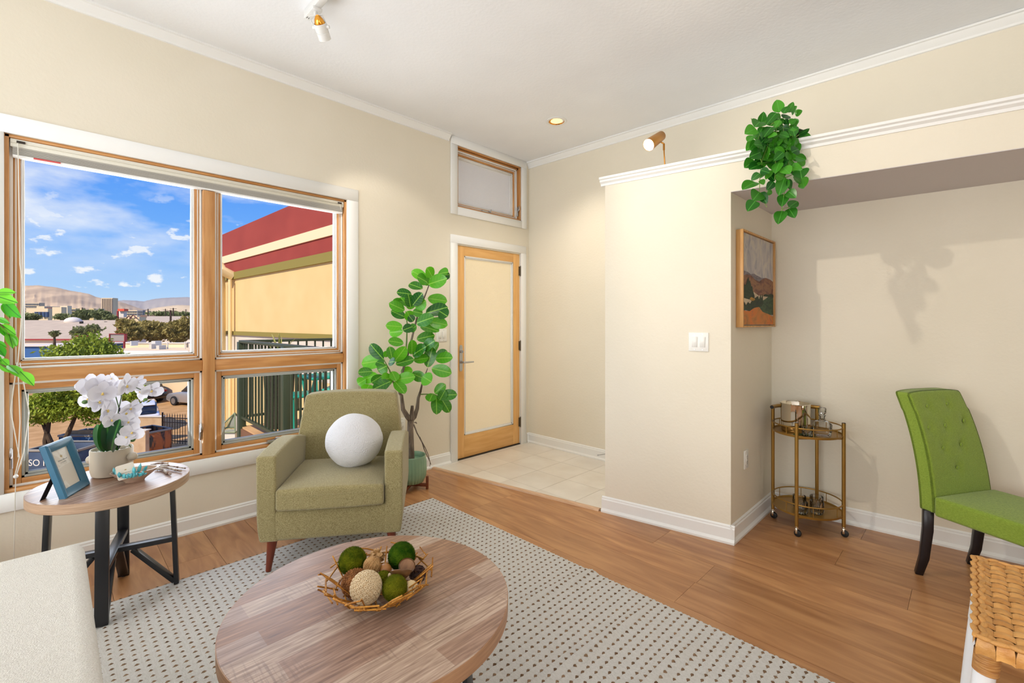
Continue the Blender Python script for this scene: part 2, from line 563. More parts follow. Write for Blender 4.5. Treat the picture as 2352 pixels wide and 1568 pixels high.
# ceiling
g = G()
g.add([(-.16, YF - .1, cz(-.16)), (XR + .1, YF - .1, cz(XR)), (XR + .1, YB + .1, cz(XR)), (-.16, YB + .1, cz(-.16)),
       (-.16, YF - .1, 3.2), (XR + .1, YF - .1, 3.2), (XR + .1, YB + .1, 3.2), (-.16, YB + .1, 3.2)],
      [(0, 3, 2, 1), (4, 5, 6, 7), (0, 1, 5, 4), (1, 2, 6, 5), (2, 3, 7, 6), (3, 0, 4, 7)])
build(g, 'ceiling', CEIL, kind='structure')
build(G().box((XR, YF, -0.02), (XR + .1, 3.95, 3.15)), 'wall_right', WALL, kind='structure')
build(G().box((-.16, YF - .1, -0.02), (XR + .1, YF, 3.15)), 'wall_front', WALL, kind='structure')
# crown moulding
CR = [(0, 0), (0, -.062), (.010, -.060), (.012, -.048), (.030, -.030), (.040, -.014), (.052, -.012), (.052, 0)]
g = G().mould(CR, (0, YF, cz(0.0)), (0, 2.60, cz(0.0)), (1, 0))
build(g, 'trim_1', TRIM, kind='structure', smooth=True, angle=30)
g = G(); g.mould(CR, (0.0, YB, cz(0.0)), (XR, YB, cz(XR)), (0, -1))
build(g, 'trim_2', TRIM, kind='structure', smooth=True, angle=30)
# ledge cap moulding along the partition
LG = [(-.01, 2.248), (.006, 2.248), (.010, 2.262), (.026, 2.272), (.028, 2.282), (.040, 2.288), (.040, 2.302), (-.01, 2.302)]
nx = (PT, -1)
g = G()
g.mould(LG, (1.64 - .028, pf(1.64 - .028), 0), (XR, pf(XR), 0), nx)
g.prism([(1.612, pf(1.612)), (XR, pf(XR)), (XR, 3.69), (1.612, 3.69)], 2.2725, 2.300)
build(g, 'trim_3', TRIM, kind='structure', smooth=True, angle=30)
# baseboards
BB = [(0, 0), (.026, 0), (.026, .012), (.016, .022), (.013, .026), (.013, .084), (.008, .090), (.008, .098), (.0, .106)]
def baseb(name, segs):
    g = G()
    for p0, p1, n in segs:
        g.mould(BB, (p0[0], p0[1], 0), (p1[0], p1[1], 0), n)
    build(g, name, TRIM, kind='structure', smooth=True, angle=25)
baseb('baseboard_left', [((0, YF), (0, 2.612), (1, 0))])
baseb('baseboard_back', [((0.0, YB), (1.64, YB), (0, -1))])
e_ = .015
baseb('baseboard_partition', [((1.64 - .02, pf(1.62)), (2.424 + .022, pf(2.446)), nx), ((2.424, pf(2.424) - .012), (2.424, 3.64), (1, 0)), ((1.64, pf(1.64)), (1.64, 3.69), (-1, 0))])
baseb('baseboard_alcove', [((2.424, ya(2.424)), (XR, ya(XR)), (0.081, -1))])
# little stub by the door casing corner
baseb('baseboard_corner', [((0, 3.655), (0, YB), (1, 0))])
# ================================================================== WINDOW 1
w1 = thing('window_1', kind='structure')
def casing(parent, y0, y1, z0, z1, wd, th=.018, bottom=True, top=True, apron=False):
    a = G().box((0, y0 - wd, z1), (th, y1 + wd, z1 + wd)) if top else None
    if a: build(a, 'casing', TRIM, parent, bevel=.002, seg=1)
    build(G().box((0, y0 - wd, z0 - (wd if bottom and not apron else 0)), (th, y0, z1)), 'casing', TRIM, parent, bevel=.002, seg=1)
    build(G().box((0, y1, z0 - (wd if bottom and not apron else 0)), (th, y1 + wd, z1)), 'casing', TRIM, parent, bevel=.002, seg=1)
    if bottom:
        build(G().box((0, y0 - (wd if apron else 0), z0 - wd), (th, y1 + (wd if apron else 0), z0)), 'casing', TRIM, parent, bevel=.002, seg=1)
casing(w1, WY0, WY1, WZ0, WZ1, .091, apron=True)
# wooden jamb liner
g = G()
g.box((-.15, WY0, WZ0), (-.002, WY0 + .016, WZ1)); g.box((-.15, WY1 - .016, WZ0), (-.002, WY1, WZ1))
build(g, 'jamb', FIR, w1)
g = G()
g.box((-.15, WY0, WZ1 - .016), (-.002, WY1, WZ1)); g.box((-.15, WY0, WZ0), (.004, WY1, WZ0 + .018))
build(g, 'sill', FIRH, w1, bevel=.002, seg=1)
build(G().box((-.12, .672, WZ0 + .018), (-.004, .738, 2.143)), 'mullion', FIR, w1, bevel=.003)
build(G().box((-.12, .672, 2.143), (-.060, .738, WZ1 - .016)), 'mullion', FIR, w1)
build(G().box((-.12, WY0 + .016, .998), (-.012, .672, 1.066)), 'rail', FIRH, w1, bevel=.003)
build(G().box((-.12, .738, .998), (-.012, WY1 - .016, 1.066)), 'rail', FIRH, w1, bevel=.003)
def sash(parent, y0, y1, z0, z1, wd, xi, xo, strip, glass_mat, bead=.010, stopz=None):
    """wood sash in four members, a bead and one pane"""
    build(G().box((xo, y0, z0), (xi, y0 + wd, z1)), 'sash_stile', FIR, parent, bevel=.003)
    build(G().box((xo, y1 - wd, z0), (xi, y1, z1)), 'sash_stile', FIR, parent, bevel=.003)
    build(G().box((xo, y0 + wd, z0), (xi, y1 - wd, z0 + wd)), 'sash_rail', FIRH, parent, bevel=.003)
    build(G().box((xo, y0 + wd, z1 - wd), (xi, y1 - wd, z1)), 'sash_rail', FIRH, parent, bevel=.003)
    a0, a1, b0, b1 = y0 + wd, y1 - wd, z0 + wd, z1 - wd
    g = G(); xm = xi - .008
    for q in range(2):
        o, t_ = q * bead, bead
        xf = xm - q * .012
        g.box((xo, a0 + o, b0 + o), (xf, a0 + o + t_, b1 - o)); g.box((xo, a1 - o - t_, b0 + o), (xf, a1 - o, b1 - o))
        g.box((xo, a0 + o, b0 + o), (xf, a1 - o, b0 + o + t_)); g.box((xo, a0 + o, b1 - o - t_), (xf, a1 - o, b1 - o))
    build(g, 'glazing_bead', strip, parent, bevel=.0015, seg=1)
    build(G().box((xo + .012, a0 + bead, b0 + bead), (xo + .016, a1 - bead, b1 - bead)), 'pane', glass_mat, parent)
# narrow frame lips next to each sash (the stepped wood/white lines of the photograph)
def lips(parent, y0, y1, z0, z1):
    g = G(); w = .012
    g.box((-.12, y0, z0), (-.030, y0 + w, z1)); g.box((-.12, y1 - w, z0), (-.030, y1, z1))
    g.box((-.12, y0, z0), (-.030, y1, z0 + w)); g.box((-.12, y0, z1 - w), (-.030, y1, z1))
    build(g, 'weatherstrip', WSTRIP, parent, bevel=.001, seg=1)
    if z0 > 1.0:
        g = G(); o = .020; w = .005
        g.box((-.12, y0 + o, z0 + o), (-.040, y0 + o + w, z1 - o)); g.box((-.12, y1 - o - w, z0 + o), (-.040, y1 - o, z1 - o))
        g.box((-.12, y0 + o, z0 + o), (-.040, y1 - o, z0 + o + w)); g.box((-.12, y0 + o, z1 - o - w), (-.040, y1 - o, z1 - o))
        build(g, 'weatherstrip', WSTRIP, parent)
for (a, b, c, d, low) in ((WY0 + .016, .672, 1.066, WZ1 - .016, 0), (.738, WY1 - .016, 1.066, WZ1 - .016, 0), (WY0 + .016, .672, WZ0 + .018, .998, 1), (.738, WY1 - .016, WZ0 + .018, .998, 1)):
    lips(w1, a, b, c, d)
    if low:
        sash(w1, a + .012, b - .012, c + .008, d - .012, .030, -.036, -.095, ALU, GLASS, .012)
    else:
        sash(w1, a + .012, b - .012, c + .012, d - .012, .026, -.042, -.095, WSTRIP, GLASS, .007)
# casement levers
def lever(parent, x, y, z, h=.10):
    g = G(); g.box((x, y - .007, z - h * .6), (x + .012, y + .007, z + h * .4))
    g.tube([(x + .012, y, z - .01), (x + .03, y, z + .01), (x + .03, y, z + h * .5)], [.006, .006, .004], 8)
    build(g, 'latch_lever', STEEL, parent, bevel=.001, seg=1)
lever(w1, -.030, .662, .62); lever(w1, -.030, -.150, .62)
g = G(); g.box((-.03, 1.05, .470), (-.005, 1.17, .488)); g.tube([(-.012, 1.10, .488), (.0, 1.10, .50), (.006, 1.16, .497)], .006, 8)
build(g, 'crank_handle', STEEL, w1, bevel=.002)
# blind: a thing of its own hanging in the window head
SLATM = mt('pale_blind_slats', (196, 192, 184), (186, 182, 174), scale=4, stretch=(4, .5, 30), rough=.5)
bl = thing('window_blind', 'white horizontal slat blind drawn up under the head of the large window', 'blind', (0, .72, 2.15))
build(G().box((-.055, WY0 + .02, 2.196), (-.004, WY1 - .02, 2.236)).box((-.055, WY0 + .02, 2.214), (.001, WY1 - .02, 2.2165)), 'head_rail', mt('cream_blind_rail', (226, 222, 208), rough=.45), bl, world=True, bevel=.0015, seg=1)
for q in range(14):
    zz = 2.160 + q * .0027
    build(G().cbox((-.028, .72, zz), (.044, WY1 - WY0 - .056, .0018), (0, R(random.uniform(-2, 2)), 0)), 'slat', SLATM, bl, world=True)
build(G().box((-.052, WY0 + .028, 2.147), (-.006, WY1 - .028, 2.158)), 'bottom_rail', TRIM, bl, world=True, bevel=.002)
build(G().cbox((-.0045, -.02, 2.153), (.002, .10, .008)), 'red_tab', mt('red_label', (214, 90, 90), rough=.5), bl, world=True)
CORD = mt('white_cord', (226, 222, 212), rough=.7)
for yy, lab in ((-.115, None), (1.56, None)):
    g = G(); g.cbox((-.001, yy, 2.222), (.004, .03, .012)); build(g, 'cord_lock', DARKM, bl, world=True)
c1 = G().tube([(.004, -.125, 2.215), (.006, -.118, 1.6), (.006, -.105, 1.45), (.006, -.125, 1.1), (.008, -.118, .80), (.008, -.124, .62)], .0022, 6)
c1.tube([(.006, -.128, 1.1), (.010, -.150, .86), (.010, -.120, .62), (.012, -.135, .53)], .0022, 6)
c1.tube([(.006, -.118, 1.1), (.010, -.085, .84), (.010, -.105, .64), (.012, -.130, .53)], .0022, 6)
c1.tube([(.012, -.132, .52), (.03, -.134, .40), (.03, -.138, .12)], .0018, 6)
build(c1, 'pull_cord', CORD, bl, world=True, smooth=True)
build(G().ball((.012, -.132, .525), .010, 12, 8), 'cord_knob', TRIM, bl, world=True, smooth=True)
c2 = G().tube([(.004, 1.56, 2.215), (.004, 1.565, 2.17)], .002, 6)
build(c2, 'pull_cord', CORD, bl, world=True)
# ================================================================== TRANSOM
w2 = thing('window_2', kind='structure')
casing(w2, TY0, TY1, TZ0, TZ1 - .005, .075, top=True)
w2_members = [((-.12, TY0, TZ0), (-.002, TY0 + .012, TZ1)), ((-.12, TY1 - .030, TZ0), (-.03, TY1, TZ1))]
for a, b in w2_members: build(G().box(a, b), 'jamb', FIR, w2, bevel=.003)
build(G().box((-.03, TY1 - .014, TZ0), (-.002, TY1, TZ1)), 'jamb', FIR, w2, bevel=.002)
build(G().box((-.12, TY0, TZ1 - .034), (-.03, TY1, TZ1)).box((-.03, TY0, TZ1 - .014), (-.002, TY1, TZ1)), 'head_jamb', FIRH, w2, bevel=.002)
build(G().box((-.12, TY0, TZ0), (-.002, TY1, TZ0 + .016)), 'sill', FIRH, w2, bevel=.002)
lips(w2, TY0 + .012, TY1 - .030, TZ0 + .016, TZ1 - .034)
sash(w2, TY0 + .024, TY1 - .042, TZ0 + .020, TZ1 - .046, .030, -.045, -.10, WSTRIP, FROST2, .010)
lever(w2, -.028, TY1 - .030, TZ0 + .11, .10)
g = G(); g.box((-.03, 3.02, TZ0 + .016), (-.004, 3.14, TZ0 + .030)); g.tube([(-.012, 3.12, TZ0 + .03), (.004, 3.13, TZ0 + .045), (.008, 3.11, TZ0 + .02)], .007, 8)
build(g, 'crank_handle', STEEL, w2, bevel=.002)
# ================================================================== DOOR
d1 = thing('door_1', kind='structure')
casing(d1, DY0, DY1, 0.0, DZ1 + .012, .078, bottom=False)
build(G().box((-.16, DY0 - .001, 0), (-.001, DY0 + .004, DZ1 + .012)).box((-.16, DY1 - .004, 0), (-.001, DY1 + .001, DZ1 + .012)).box((-.16, DY0, DZ1 + .008), (-.001, DY1, DZ1 + .012)), 'door_jamb', TRIM, d1)
y0, y1 = DY0 + .005, DY1 - .006
SW = .092
build(G().box((-.048, y0, .014), (-.006, y0 + SW, DZ1)), 'stile', DOORW, d1, bevel=.002)
build(G().box((-.048, y1 - SW, .014), (-.006, y1, DZ1)), 'stile', DOORW, d1, bevel=.002)
build(G().box((-.048, y0 + SW, DZ1 - .092), (-.006, y1 - SW, DZ1)), 'rail', DOORH, d1, bevel=.002)
build(G().box((-.048, y0 + SW, .014), (-.006, y1 - SW, .225)), 'rail', DOORH, d1, bevel=.002)
a0, a1, b0, b1 = y0 + SW, y1 - SW, .225, DZ1 - .092
g = G(); t_ = .013
for q in (0, 1):
    o = q * .011; xf = -.008 - q * .008
    g.box((-.046, a0 + o, b0 + o), (xf, a0 + o + t_, b1 - o)); g.box((-.046, a1 - o - t_, b0 + o), (xf, a1 - o, b1 - o))
    g.box((-.046, a0 + o, b0 + o), (xf, a1 - o, b0 + o + t_)); g.box((-.046, a0 + o, b1 - o - t_), (xf, a1 - o, b1 - o))
build(g, 'glazing_bead', WSTRIP, d1, bevel=.0015, seg=1)
build(G().box((-.030, a0 + .012, b0 + .012), (-.024, a1 - .012, b1 - .012)), 'pane', FROST, d1)
build(G().box((-.14, y0, -.004), (.004, y1, .012)), 'door_sill', mt('dark_rubber', (44, 36, 30), rough=.5), d1)
g = G(); g.box((-.006, DY0 + .035, .86), (-.001, DY0 + .072, 1.075))
g.ball((-.002, DY0 + .053, .86), .0184, 14, 8, (.12, 1, 1)); g.ball((-.002, DY0 + .053, 1.075), .0184, 14, 8, (.12, 1, 1))
g.tube([(-.002, DY0 + .053, 1.03), (.02, DY0 + .053, 1.03)], .014, 16); g.cbox((.026, DY0 + .053, 1.03), (.012, .008, .022))
build(g, 'escutcheon', STEEL, d1, smooth=True)
g = G(); g.tube([(-.002, DY0 + .053, .93), (.022, DY0 + .053, .93)], .014, 16)
g.tube([(.022, DY0 + .050, .93), (.045, DY0 + .053, .93), (.050, DY0 + .065, .93), (.050, DY0 + .165, .930)], [.009, .009, .009, .008], 12)
build(g, 'door_lever', STEEL, d1, smooth=True)
for zz in (.24, 1.06, 1.86):
    g = G(); g.tube([(.006, DY1 - .001, zz - .05), (.006, DY1 - .001, zz + .05)], .0075, 10)
    for q in (-.052, .052): g.ball((.006, DY1 - .001, zz + q), .006, 8, 6)
    g.box((-.006, DY1 - .02, zz - .048), (.001, DY1 + .018, zz + .048))
    build(g, 'hinge', mt('aged_nickel', (120, 112, 100), rough=.35, metal=.9), d1, smooth=True)
# ================================================================== wall plates
def on_wall(origin, n):
    n = Vector((n[0], n[1], 0)).normalized(); x = Vector((0, 0, 1)).cross(n)
    m = Matrix((x, Vector((0, 0, 1)), n)).transposed().to_4x4(); m.translation = origin
    return m
PLATE = mt('white_plastic_plate', (240, 239, 234), rough=.3)
SLOT = mt('dark_slot', (40, 38, 36), rough=.6)
def plate(name, label, cat, M, gangs, outlet=False):
    t = bpy.data.objects.new(name, None); t.matrix_world = M; link(t); LOCM[t.name] = M; tag(t, label, cat)
    w = .07 + .046 * (gangs - 1)
    build(G().box((-w / 2, -.0575, 0), (w / 2, .0575, .006)), 'cover_plate', PLATE, t, bevel=.002)
    for k in range(gangs):
        xc = (k - (gangs - 1) / 2) * .046
        if outlet:
            build(G().box((xc - .0165, -.033, .004), (xc + .0165, .033, .008)), 'receptacle', PLATE, t, bevel=.001, seg=1)
            g = G()
            for zc in (-.017, .017):
                g.box((xc - .008, zc - .003, .007), (xc - .006, zc + .006, .0085)); g.box((xc + .006, zc - .003, .007), (xc + .008, zc + .006, .0085))
                g.cbox((xc, zc - .009, .0078), (.004, .004, .0014))
            build(g, 'socket_slots', SLOT, t)
        else:
            build(G().cbox((xc, 0, .008), (.032, .064, .006), (R(5), 0, 0)), 'rocker', PLATE, t, bevel=.001, seg=1)
        for zc in (-.047, .047): build(G().tube([(xc, zc, .006), (xc, zc, .0075)], .0028, 10), 'screw', STEEL, t)
plate('light_switch', 'white double rocker light switch beside the glazed door, partly behind the fig leaves', 'light switch', on_wall((0, 2.515, 1.19), (1, 0)), 2)
sx_ = 2.246
plate('light_switch', 'white double rocker light switch on the wide cream partition', 'light switch', on_wall((sx_, pf(sx_), 1.185), (PT, -1)), 2)
plate('wall_outlet', 'white outlet low on the window wall behind the fig trunk', 'outlet', on_wall((0, 2.10, .437), (1, 0)), 1, True)
plate('wall_outlet', 'white outlet low on the alcove side wall under the painting', 'outlet', on_wall((2.424, 3.09, .443), (1, 0)), 1, True)
g = G(); g.tube([(1.02, YB - .012, .085), (1.01, YB - .05, .078), (.97, YB - .085, .070)], .004, 8); g.ball((.965, YB - .09, .069), .008, 10, 6); g.ball((1.02, YB - .014, .085), .009, 10, 6)
build(g, 'door_stop', STEEL, smooth=True, label='small steel spring door stop on the baseboard of the tiled entry', cat='door stop')
# ================================================================== RUG
RX0, RX1, RY0, RY1, RZ = .613, 3.38, -.75, 1.988, .009
rug = thing('rug', 'flat woven white rug with rows of small brown dots under the round coffee table', 'rug', (1.9, .7, 0))
px_, py_ = .0367, .0342
def bump_(x, y):
    """soft wrinkles seen across the right half of the rug, and a worn edge"""
    z = 0.0
    for (xw, yw0, yw1, a, slope) in ((1.98, 1.45, 2.0, .012, .15), (2.37, 1.25, 1.82, .014, .10), (2.62, .95, 1.75, .013, .12), (3.0, 1.2, 1.9, .010, .1)):
        u = (x - xw - slope * (y - 1.6)) / .028
        e = max(0.0, min(1.0, min(y - yw0, yw1 - y + .12) / .15))
        z += a * math.exp(-u * u) * e
    return z
# woven cotton base: ribs that run front to back, real relief
nxr, nyr = int((RX1 - RX0) / px_), int((RY1 - RY0) / py_)
vs, fs = [], []
prof = [(0.0, -.0022), (.10, .0004), (.24, .0010), (.36, .0002), (.5, -.0020), (.64, .0002), (.76, .0010), (.90, .0004)]
cols = []
for i in range(nxr):
    for t_, dz in prof: cols.append((RX0 + (i + t_) * px_, dz))
cols.append((RX1 - (RX1 - RX0 - nxr * px_), -.002))
rows_ = [RY0 + j * py_ / 2 for j in range(2 * nyr + 1)]
rows_ = [yv for yv in rows_ if yv <= RY1]
for j, yv in enumerate(rows_):
    for i, (xv, dz) in enumerate(cols):
        edge = .0016 * math.sin(j * 2.1 + i * .07) if i in (0, len(cols) - 1) else 0
        vs.append((xv + edge, yv + (.002 * math.sin(i * .9) if j in (0, len(rows_) - 1) else 0), RZ + dz + bump_(xv, yv) + (.0007 if (j % 2) else 0)))
nc = len(cols)
for j in range(len(rows_) - 1):
    for i in range(nc - 1):
        fs.append((j * nc + i, j * nc + i + 1, (j + 1) * nc + i + 1, (j + 1) * nc + i))
g = G(); g.v, g.f = vs, fs
# skirt
o0 = len(vs)
me = g.mesh('woven_base', origin=Matrix.Translation((1.9, .7, 0)), smooth=True, angle=60)
build(me, 'woven_base', RUGW, rug, kind='stuff')
g = G().box((RX0 + .003, RY0, 0.0005), (RX1 - .02, rows_[-1] - .003, RZ - .003))
build(g, 'rug_backing', RUGW, rug, world=True)
vs, fs = [], []
rr = random.Random(3)
for i in range(nxr):
    for j in range(nyr):
        cx_, cy_ = RX0 + i * px_ + .0005, RY0 + (j + .5) * py_ + rr.uniform(-.0008, .0008)
        if cy_ > rows_[-1] - .008: continue
        sx_2, sy_2 = .0103 * rr.uniform(.85, 1.1), .0083 * rr.uniform(.8, 1.1)
        zt = RZ + bump_(cx_, cy_)
        st = len(vs)
        for k in range(8):
            a_ = 2 * math.pi * k / 8
            c_, s_ = math.cos(a_), math.sin(a_)
            e_ = .8 if (k % 2) else 1.0
            vs.append((cx_ + c_ * sx_2 * e_ * 1.12, cy_ + s_ * sy_2 * e_ * 1.10, zt - .0006))
        for k in range(8):
            a_ = 2 * math.pi * k / 8
            vs.append((cx_ + math.cos(a_) * sx_2 * .62, cy_ + math.sin(a_) * sy_2 * .62, zt + .0016 + .0005 * rr.uniform(-1, 1)))
        vs.append((cx_, cy_, zt + .0018))
        for k in range(8):
            k2 = (k + 1) % 8
            fs.append((st + k, st + k2, st + 8 + k2, st + 8 + k)); fs.append((st + 8 + k, st + 8 + k2, st + 16))
g = G(); g.v, g.f = vs, fs
build(g.mesh('brown_dots', origin=Matrix.Translation((1.9, .7, 0)), smooth=True, angle=70), 'brown_dots', RUGB, rug, kind='stuff')
# ================================================================== ARMCHAIR
AZ = 55.2
arm = thing('armchair', 'olive green upholstered armchair with tapered wooden legs by the window', 'armchair', (1.06, 1.03, RZ + .002), R(AZ))
def soft(g, name, mat, parent, bevel, seg=5, angle=60, warp=None, cut=0, **kw):
    if cut or warp:
        me = g.mesh(name)
        bm = bmesh.new(); bm.from_mesh(me)
        if cut: bmesh.ops.subdivide_edges(bm, edges=bm.edges, cuts=cut, use_grid_fill=True)
        ed = [e for e in bm.edges if len(e.link_faces) == 2 and e.calc_face_angle(0) > R(40)]
        bmesh.ops.bevel(bm, geom=ed, offset=bevel, segments=seg, profile=.5, affect='EDGES', clamp_overlap=True)
        if warp:
            for v in bm.verts: v.co = warp(v.co)
        bmesh.ops.recalc_face_normals(bm, faces=bm.faces)
        bm.to_mesh(me); bm.free(); me.shade_smooth(); me.set_sharp_from_angle(angle=R(angle))
        return build(me, name, mat, parent, **kw)
    return build(g, name, mat, parent, bevel=bevel, seg=seg, smooth=True, angle=angle, **kw)
SM = lambda a, b, x: (lambda t: t * t * (3 - 2 * t))(max(0.0, min(1.0, (x - a) / (b - a))))
# base
soft(G().box((-.355, .012, .160), (.355, .70, .325)), 'seat_base', OLIVE, arm, .022, 4)
for sgn in (-1, 1):
    x0, x1 = (-.366, -.270) if sgn < 0 else (.270, .366)
    def w(c, s=sgn):
        # arm top swells softly and dips a little before it meets the back; bottom tapers in
        z = c.z
        k = (z - .16) / .46
        c.z = .16 + k * (.445 + .020 * math.sin(math.pi * min(1, c.y / .55)) - .06 * SM(.42, .75, c.y))
        if k < .2: c.x += -s * .012 * (1 - k / .2)
        if c.y < .06: c.y += .012 * (1 - k)
        return c
    soft(G().box((x0, 0, .16), (x1, .72, .62)), 'armrest', OLIVE, arm, .030, 5, cut=6, warp=w)
def wb(c):
    # tapered, reclined back with rounded top corners
    k = (c.z - .20) / .64
    c.x *= 1 - .17 * max(0, k) ** 1.6
    c.y += .10 * k
    if k > .8: c.z -= .020 * (abs(c.x) / .29) ** 3
    if c.y < .62: c.y -= .018 * math.cos(min(1, abs(c.x) / .3) * 1.5)
    return c
soft(G().box((-.345, .54, .20), (.345, .665, .84)), 'backrest', OLIVE, arm, .048, 6, cut=6, warp=wb)
def wc(c):
    u, v = c.x / .27, (c.y - .25) / .27
    if c.z > .375: c.z += .028 * max(0, 1 - u * u) * max(0, 1 - v * v) ** .5
    c.y -= .012 * max(0, 1 - u * u) * (1 if c.y < .1 else 0)
    return c
soft(G().box((-.268, -.018, .326), (.268, .54, .435)), 'seat_cushion', OLIVE, arm, .034, 6, cut=6, warp=wc)
pts = []
for k in range(41):
    x_ = -.245 + .49 * k / 40
    pts.append((x_, -.018 - .012 * (1 - (x_ / .268) ** 2) + .0005, .405))
build(G().tube(pts, .0022, 6), 'piping', OLIVE, arm, smooth=True)
for (lx, ly) in ((-.30, .055), (.30, .055), (-.30, .66), (.30, .66)):
    sx_3 = .018 if lx > 0 else -.018
    build(G().tube([(lx, ly, .170), (lx + sx_3, ly + (-.012 if ly < .3 else .012), .0)], [.026, .013], 20), 'leg', CHERRY, arm, smooth=True)
# ball cushion
p = Vector((.858, 1.262, .608))
g = G(); g.ball((0, 0, 0), .160, 48, 32)
ballm = g.mesh('cushion', smooth=True, angle=80)
for v in ballm.vertices:
    n_ = v.co.normalized()
    v.co *= 1 + .035 * noise.noise(n_ * 1.3) + .02 * noise.noise(n_ * 2.6)
    v.co.z *= .96
    # seam: a shallow valley along one great circle
    d = n_.dot(Vector((.62, -.45, .64)).normalized())
    v.co *= 1 - .010 * math.exp(-(d / .03) ** 2)
co = build(ballm, 'ball_cushion', PLUSH, label='round white plush ball cushion resting on the armchair seat', cat='cushion')
co.location = p + Vector((-.01, .0, .0))
# ================================================================== COFFEE TABLE
RUST = mt('rustic_grey_brown_wood', (190, 160, 146), (140, 110, 98), scale=3.2, stretch=(1.1, 14, 1), rough=.26, detail=9, lo=.3, hi=.7, dist=.8, bump=.15, bscale=5, bstretch=(1.5, 60, 1), rot=(0, 0, R(-58)))
RIM = mt('tan_wood_edge', (186, 142, 106), (164, 120, 86), scale=4, stretch=(2, 2, 30), rough=.42)
def plank_top(name_mat, ang):
    """table-top laminate printed as staggered boards: tone per board, saw marks, grain"""
    m = bpy.data.materials.new(name_mat); m.use_nodes = True
    t = m.node_tree; b = t.nodes['Principled BSDF']; ln = t.links.new
    b.inputs['Roughness'].default_value = .36; b.inputs['Specular IOR Level'].default_value = .4
    tcn = N(t, 'ShaderNodeTexCoord')
    mp = N(t, 'ShaderNodeMapping'); mp.inputs['Rotation'].default_value = (0, 0, R(ang)); ln(tcn.outputs['Object'], mp.inputs[0])
    br = N(t, 'ShaderNodeTexBrick'); br.inputs['Scale'].default_value = 1
    br.inputs['Color1'].default_value = g4(.0); br.inputs['Color2'].default_value = g4(1.0); br.inputs['Mortar'].default_value = g4(.4)
    br.inputs['Mortar Size'].default_value = 0.0006; br.inputs['Brick Width'].default_value = .62; br.inputs['Row Height'].default_value = .082
    br.inputs['Bias'].default_value = 0.0
    ln(mp.outputs[0], br.inputs[0])
    st = N(t, 'ShaderNodeMapping'); st.inputs['Scale'].default_value = (1.8, 26, 1); ln(mp.outputs[0], st.inputs[0])
    no = N(t, 'ShaderNodeTexNoise'); no.inputs['Scale'].default_value = 4.5; no.inputs['Detail'].default_value = 9; no.inputs['Distortion'].default_value = .8
    ln(st.outputs[0], no.inputs[0])
    r1 = ramp(t, [(.26, lin((126, 100, 84))), (.50, lin((174, 152, 136))), (.76, lin((216, 200, 186)))])
    ln(no.outputs[0], r1.inputs[0])
    tone = ramp(t, [(0, lin((204, 160, 122))), (.30, lin((224, 206, 200))), (.55, lin((250, 238, 228))), (.8, lin((214, 184, 166)))], 'CONSTANT')
    ln(br.outputs[0], tone.inputs[0])
    mm = N(t, 'ShaderNodeMixRGB', blend_type='MULTIPLY'); mm.inputs[0].default_value = .9
    ln(r1.outputs[0], mm.inputs[1]); ln(tone.outputs[0], mm.inputs[2])
    # cross saw marks
    st2 = N(t, 'ShaderNodeMapping'); st2.inputs['Scale'].default_value = (60, 4, 1); ln(mp.outputs[0], st2.inputs[0])
    n2 = N(t, 'ShaderNodeTexNoise'); n2.inputs['Scale'].default_value = 2.2; n2.inputs['Detail'].default_value = 3; ln(st2.outputs[0], n2.inputs[0])
    n3 = N(t, 'ShaderNodeTexNoise'); n3.inputs['Scale'].default_value = 5; ln(mp.outputs[0], n3.inputs[0])
    r2 = ramp(t, [(.50, g4(0)), (.66, g4(1))]); ln(n2.outputs[0], r2.inputs[0])
    r3 = ramp(t, [(.52, g4(0)), (.66, g4(.55))]); ln(n3.outputs[0], r3.inputs[0])
    mu = N(t, 'ShaderNodeMath', operation='MULTIPLY'); ln(r2.outputs[0], mu.inputs[0]); ln(r3.outputs[0], mu.inputs[1])
    mk = N(t, 'ShaderNodeMixRGB'); mk.inputs[2].default_value = lin((96, 66, 58))
    ln(mu.outputs[0], mk.inputs[0]); ln(mm.outputs[0], mk.inputs[1])
    br2 = N(t, 'ShaderNodeBrightContrast'); br2.inputs[1].default_value = .04; ln(mk.outputs[0], br2.inputs[0])
    ln(br2.outputs[0], b.inputs['Base Color'])
    bp = N(t, 'ShaderNodeBump'); bp.inputs['Strength'].default_value = .12; bp.inputs['Distance'].default_value = .004
    ln(no.outputs[0], bp.inputs['Height']); ln(bp.outputs[0], b.inputs['Normal'])
    return m
TOP1 = plank_top('coffee_table_laminate', -90)
ct = thing('coffee_table', 'large round coffee table with a rustic plank-print wood top', 'coffee table', (2.103, .715, 0))
ZT = .44
build(G().lathe([(0, ZT - .048), (.413, ZT - .048), (.420, ZT - .044), (.4205, ZT - .001), (0, ZT - .001)], 96), 'tabletop_edge', RIM, ct, smooth=True)
build(G().lathe([(0, ZT - .002), (.4195, ZT - .002), (.4185, ZT), (0, ZT)], 96), 'tabletop', TOP1, ct, smooth=True)
for k in range(3):
    a_ = R(30 + 120 * k)
    dx, dy = math.cos(a_), math.sin(a_)
    g = G(); g.frame_bar((dx * .30, dy * .30, ZT - .05), (dx * .33, dy * .33, .010), .045, .016, (dx, dy, 0))
    build(g, 'leg', BLACK, ct, bevel=.002)
    g = G(); g.frame_bar((dx * .02, dy * .02, .16), (dx * .31, dy * .31, .16), .03, .014)
    build(g, 'stretcher', BLACK, ct, bevel=.002)
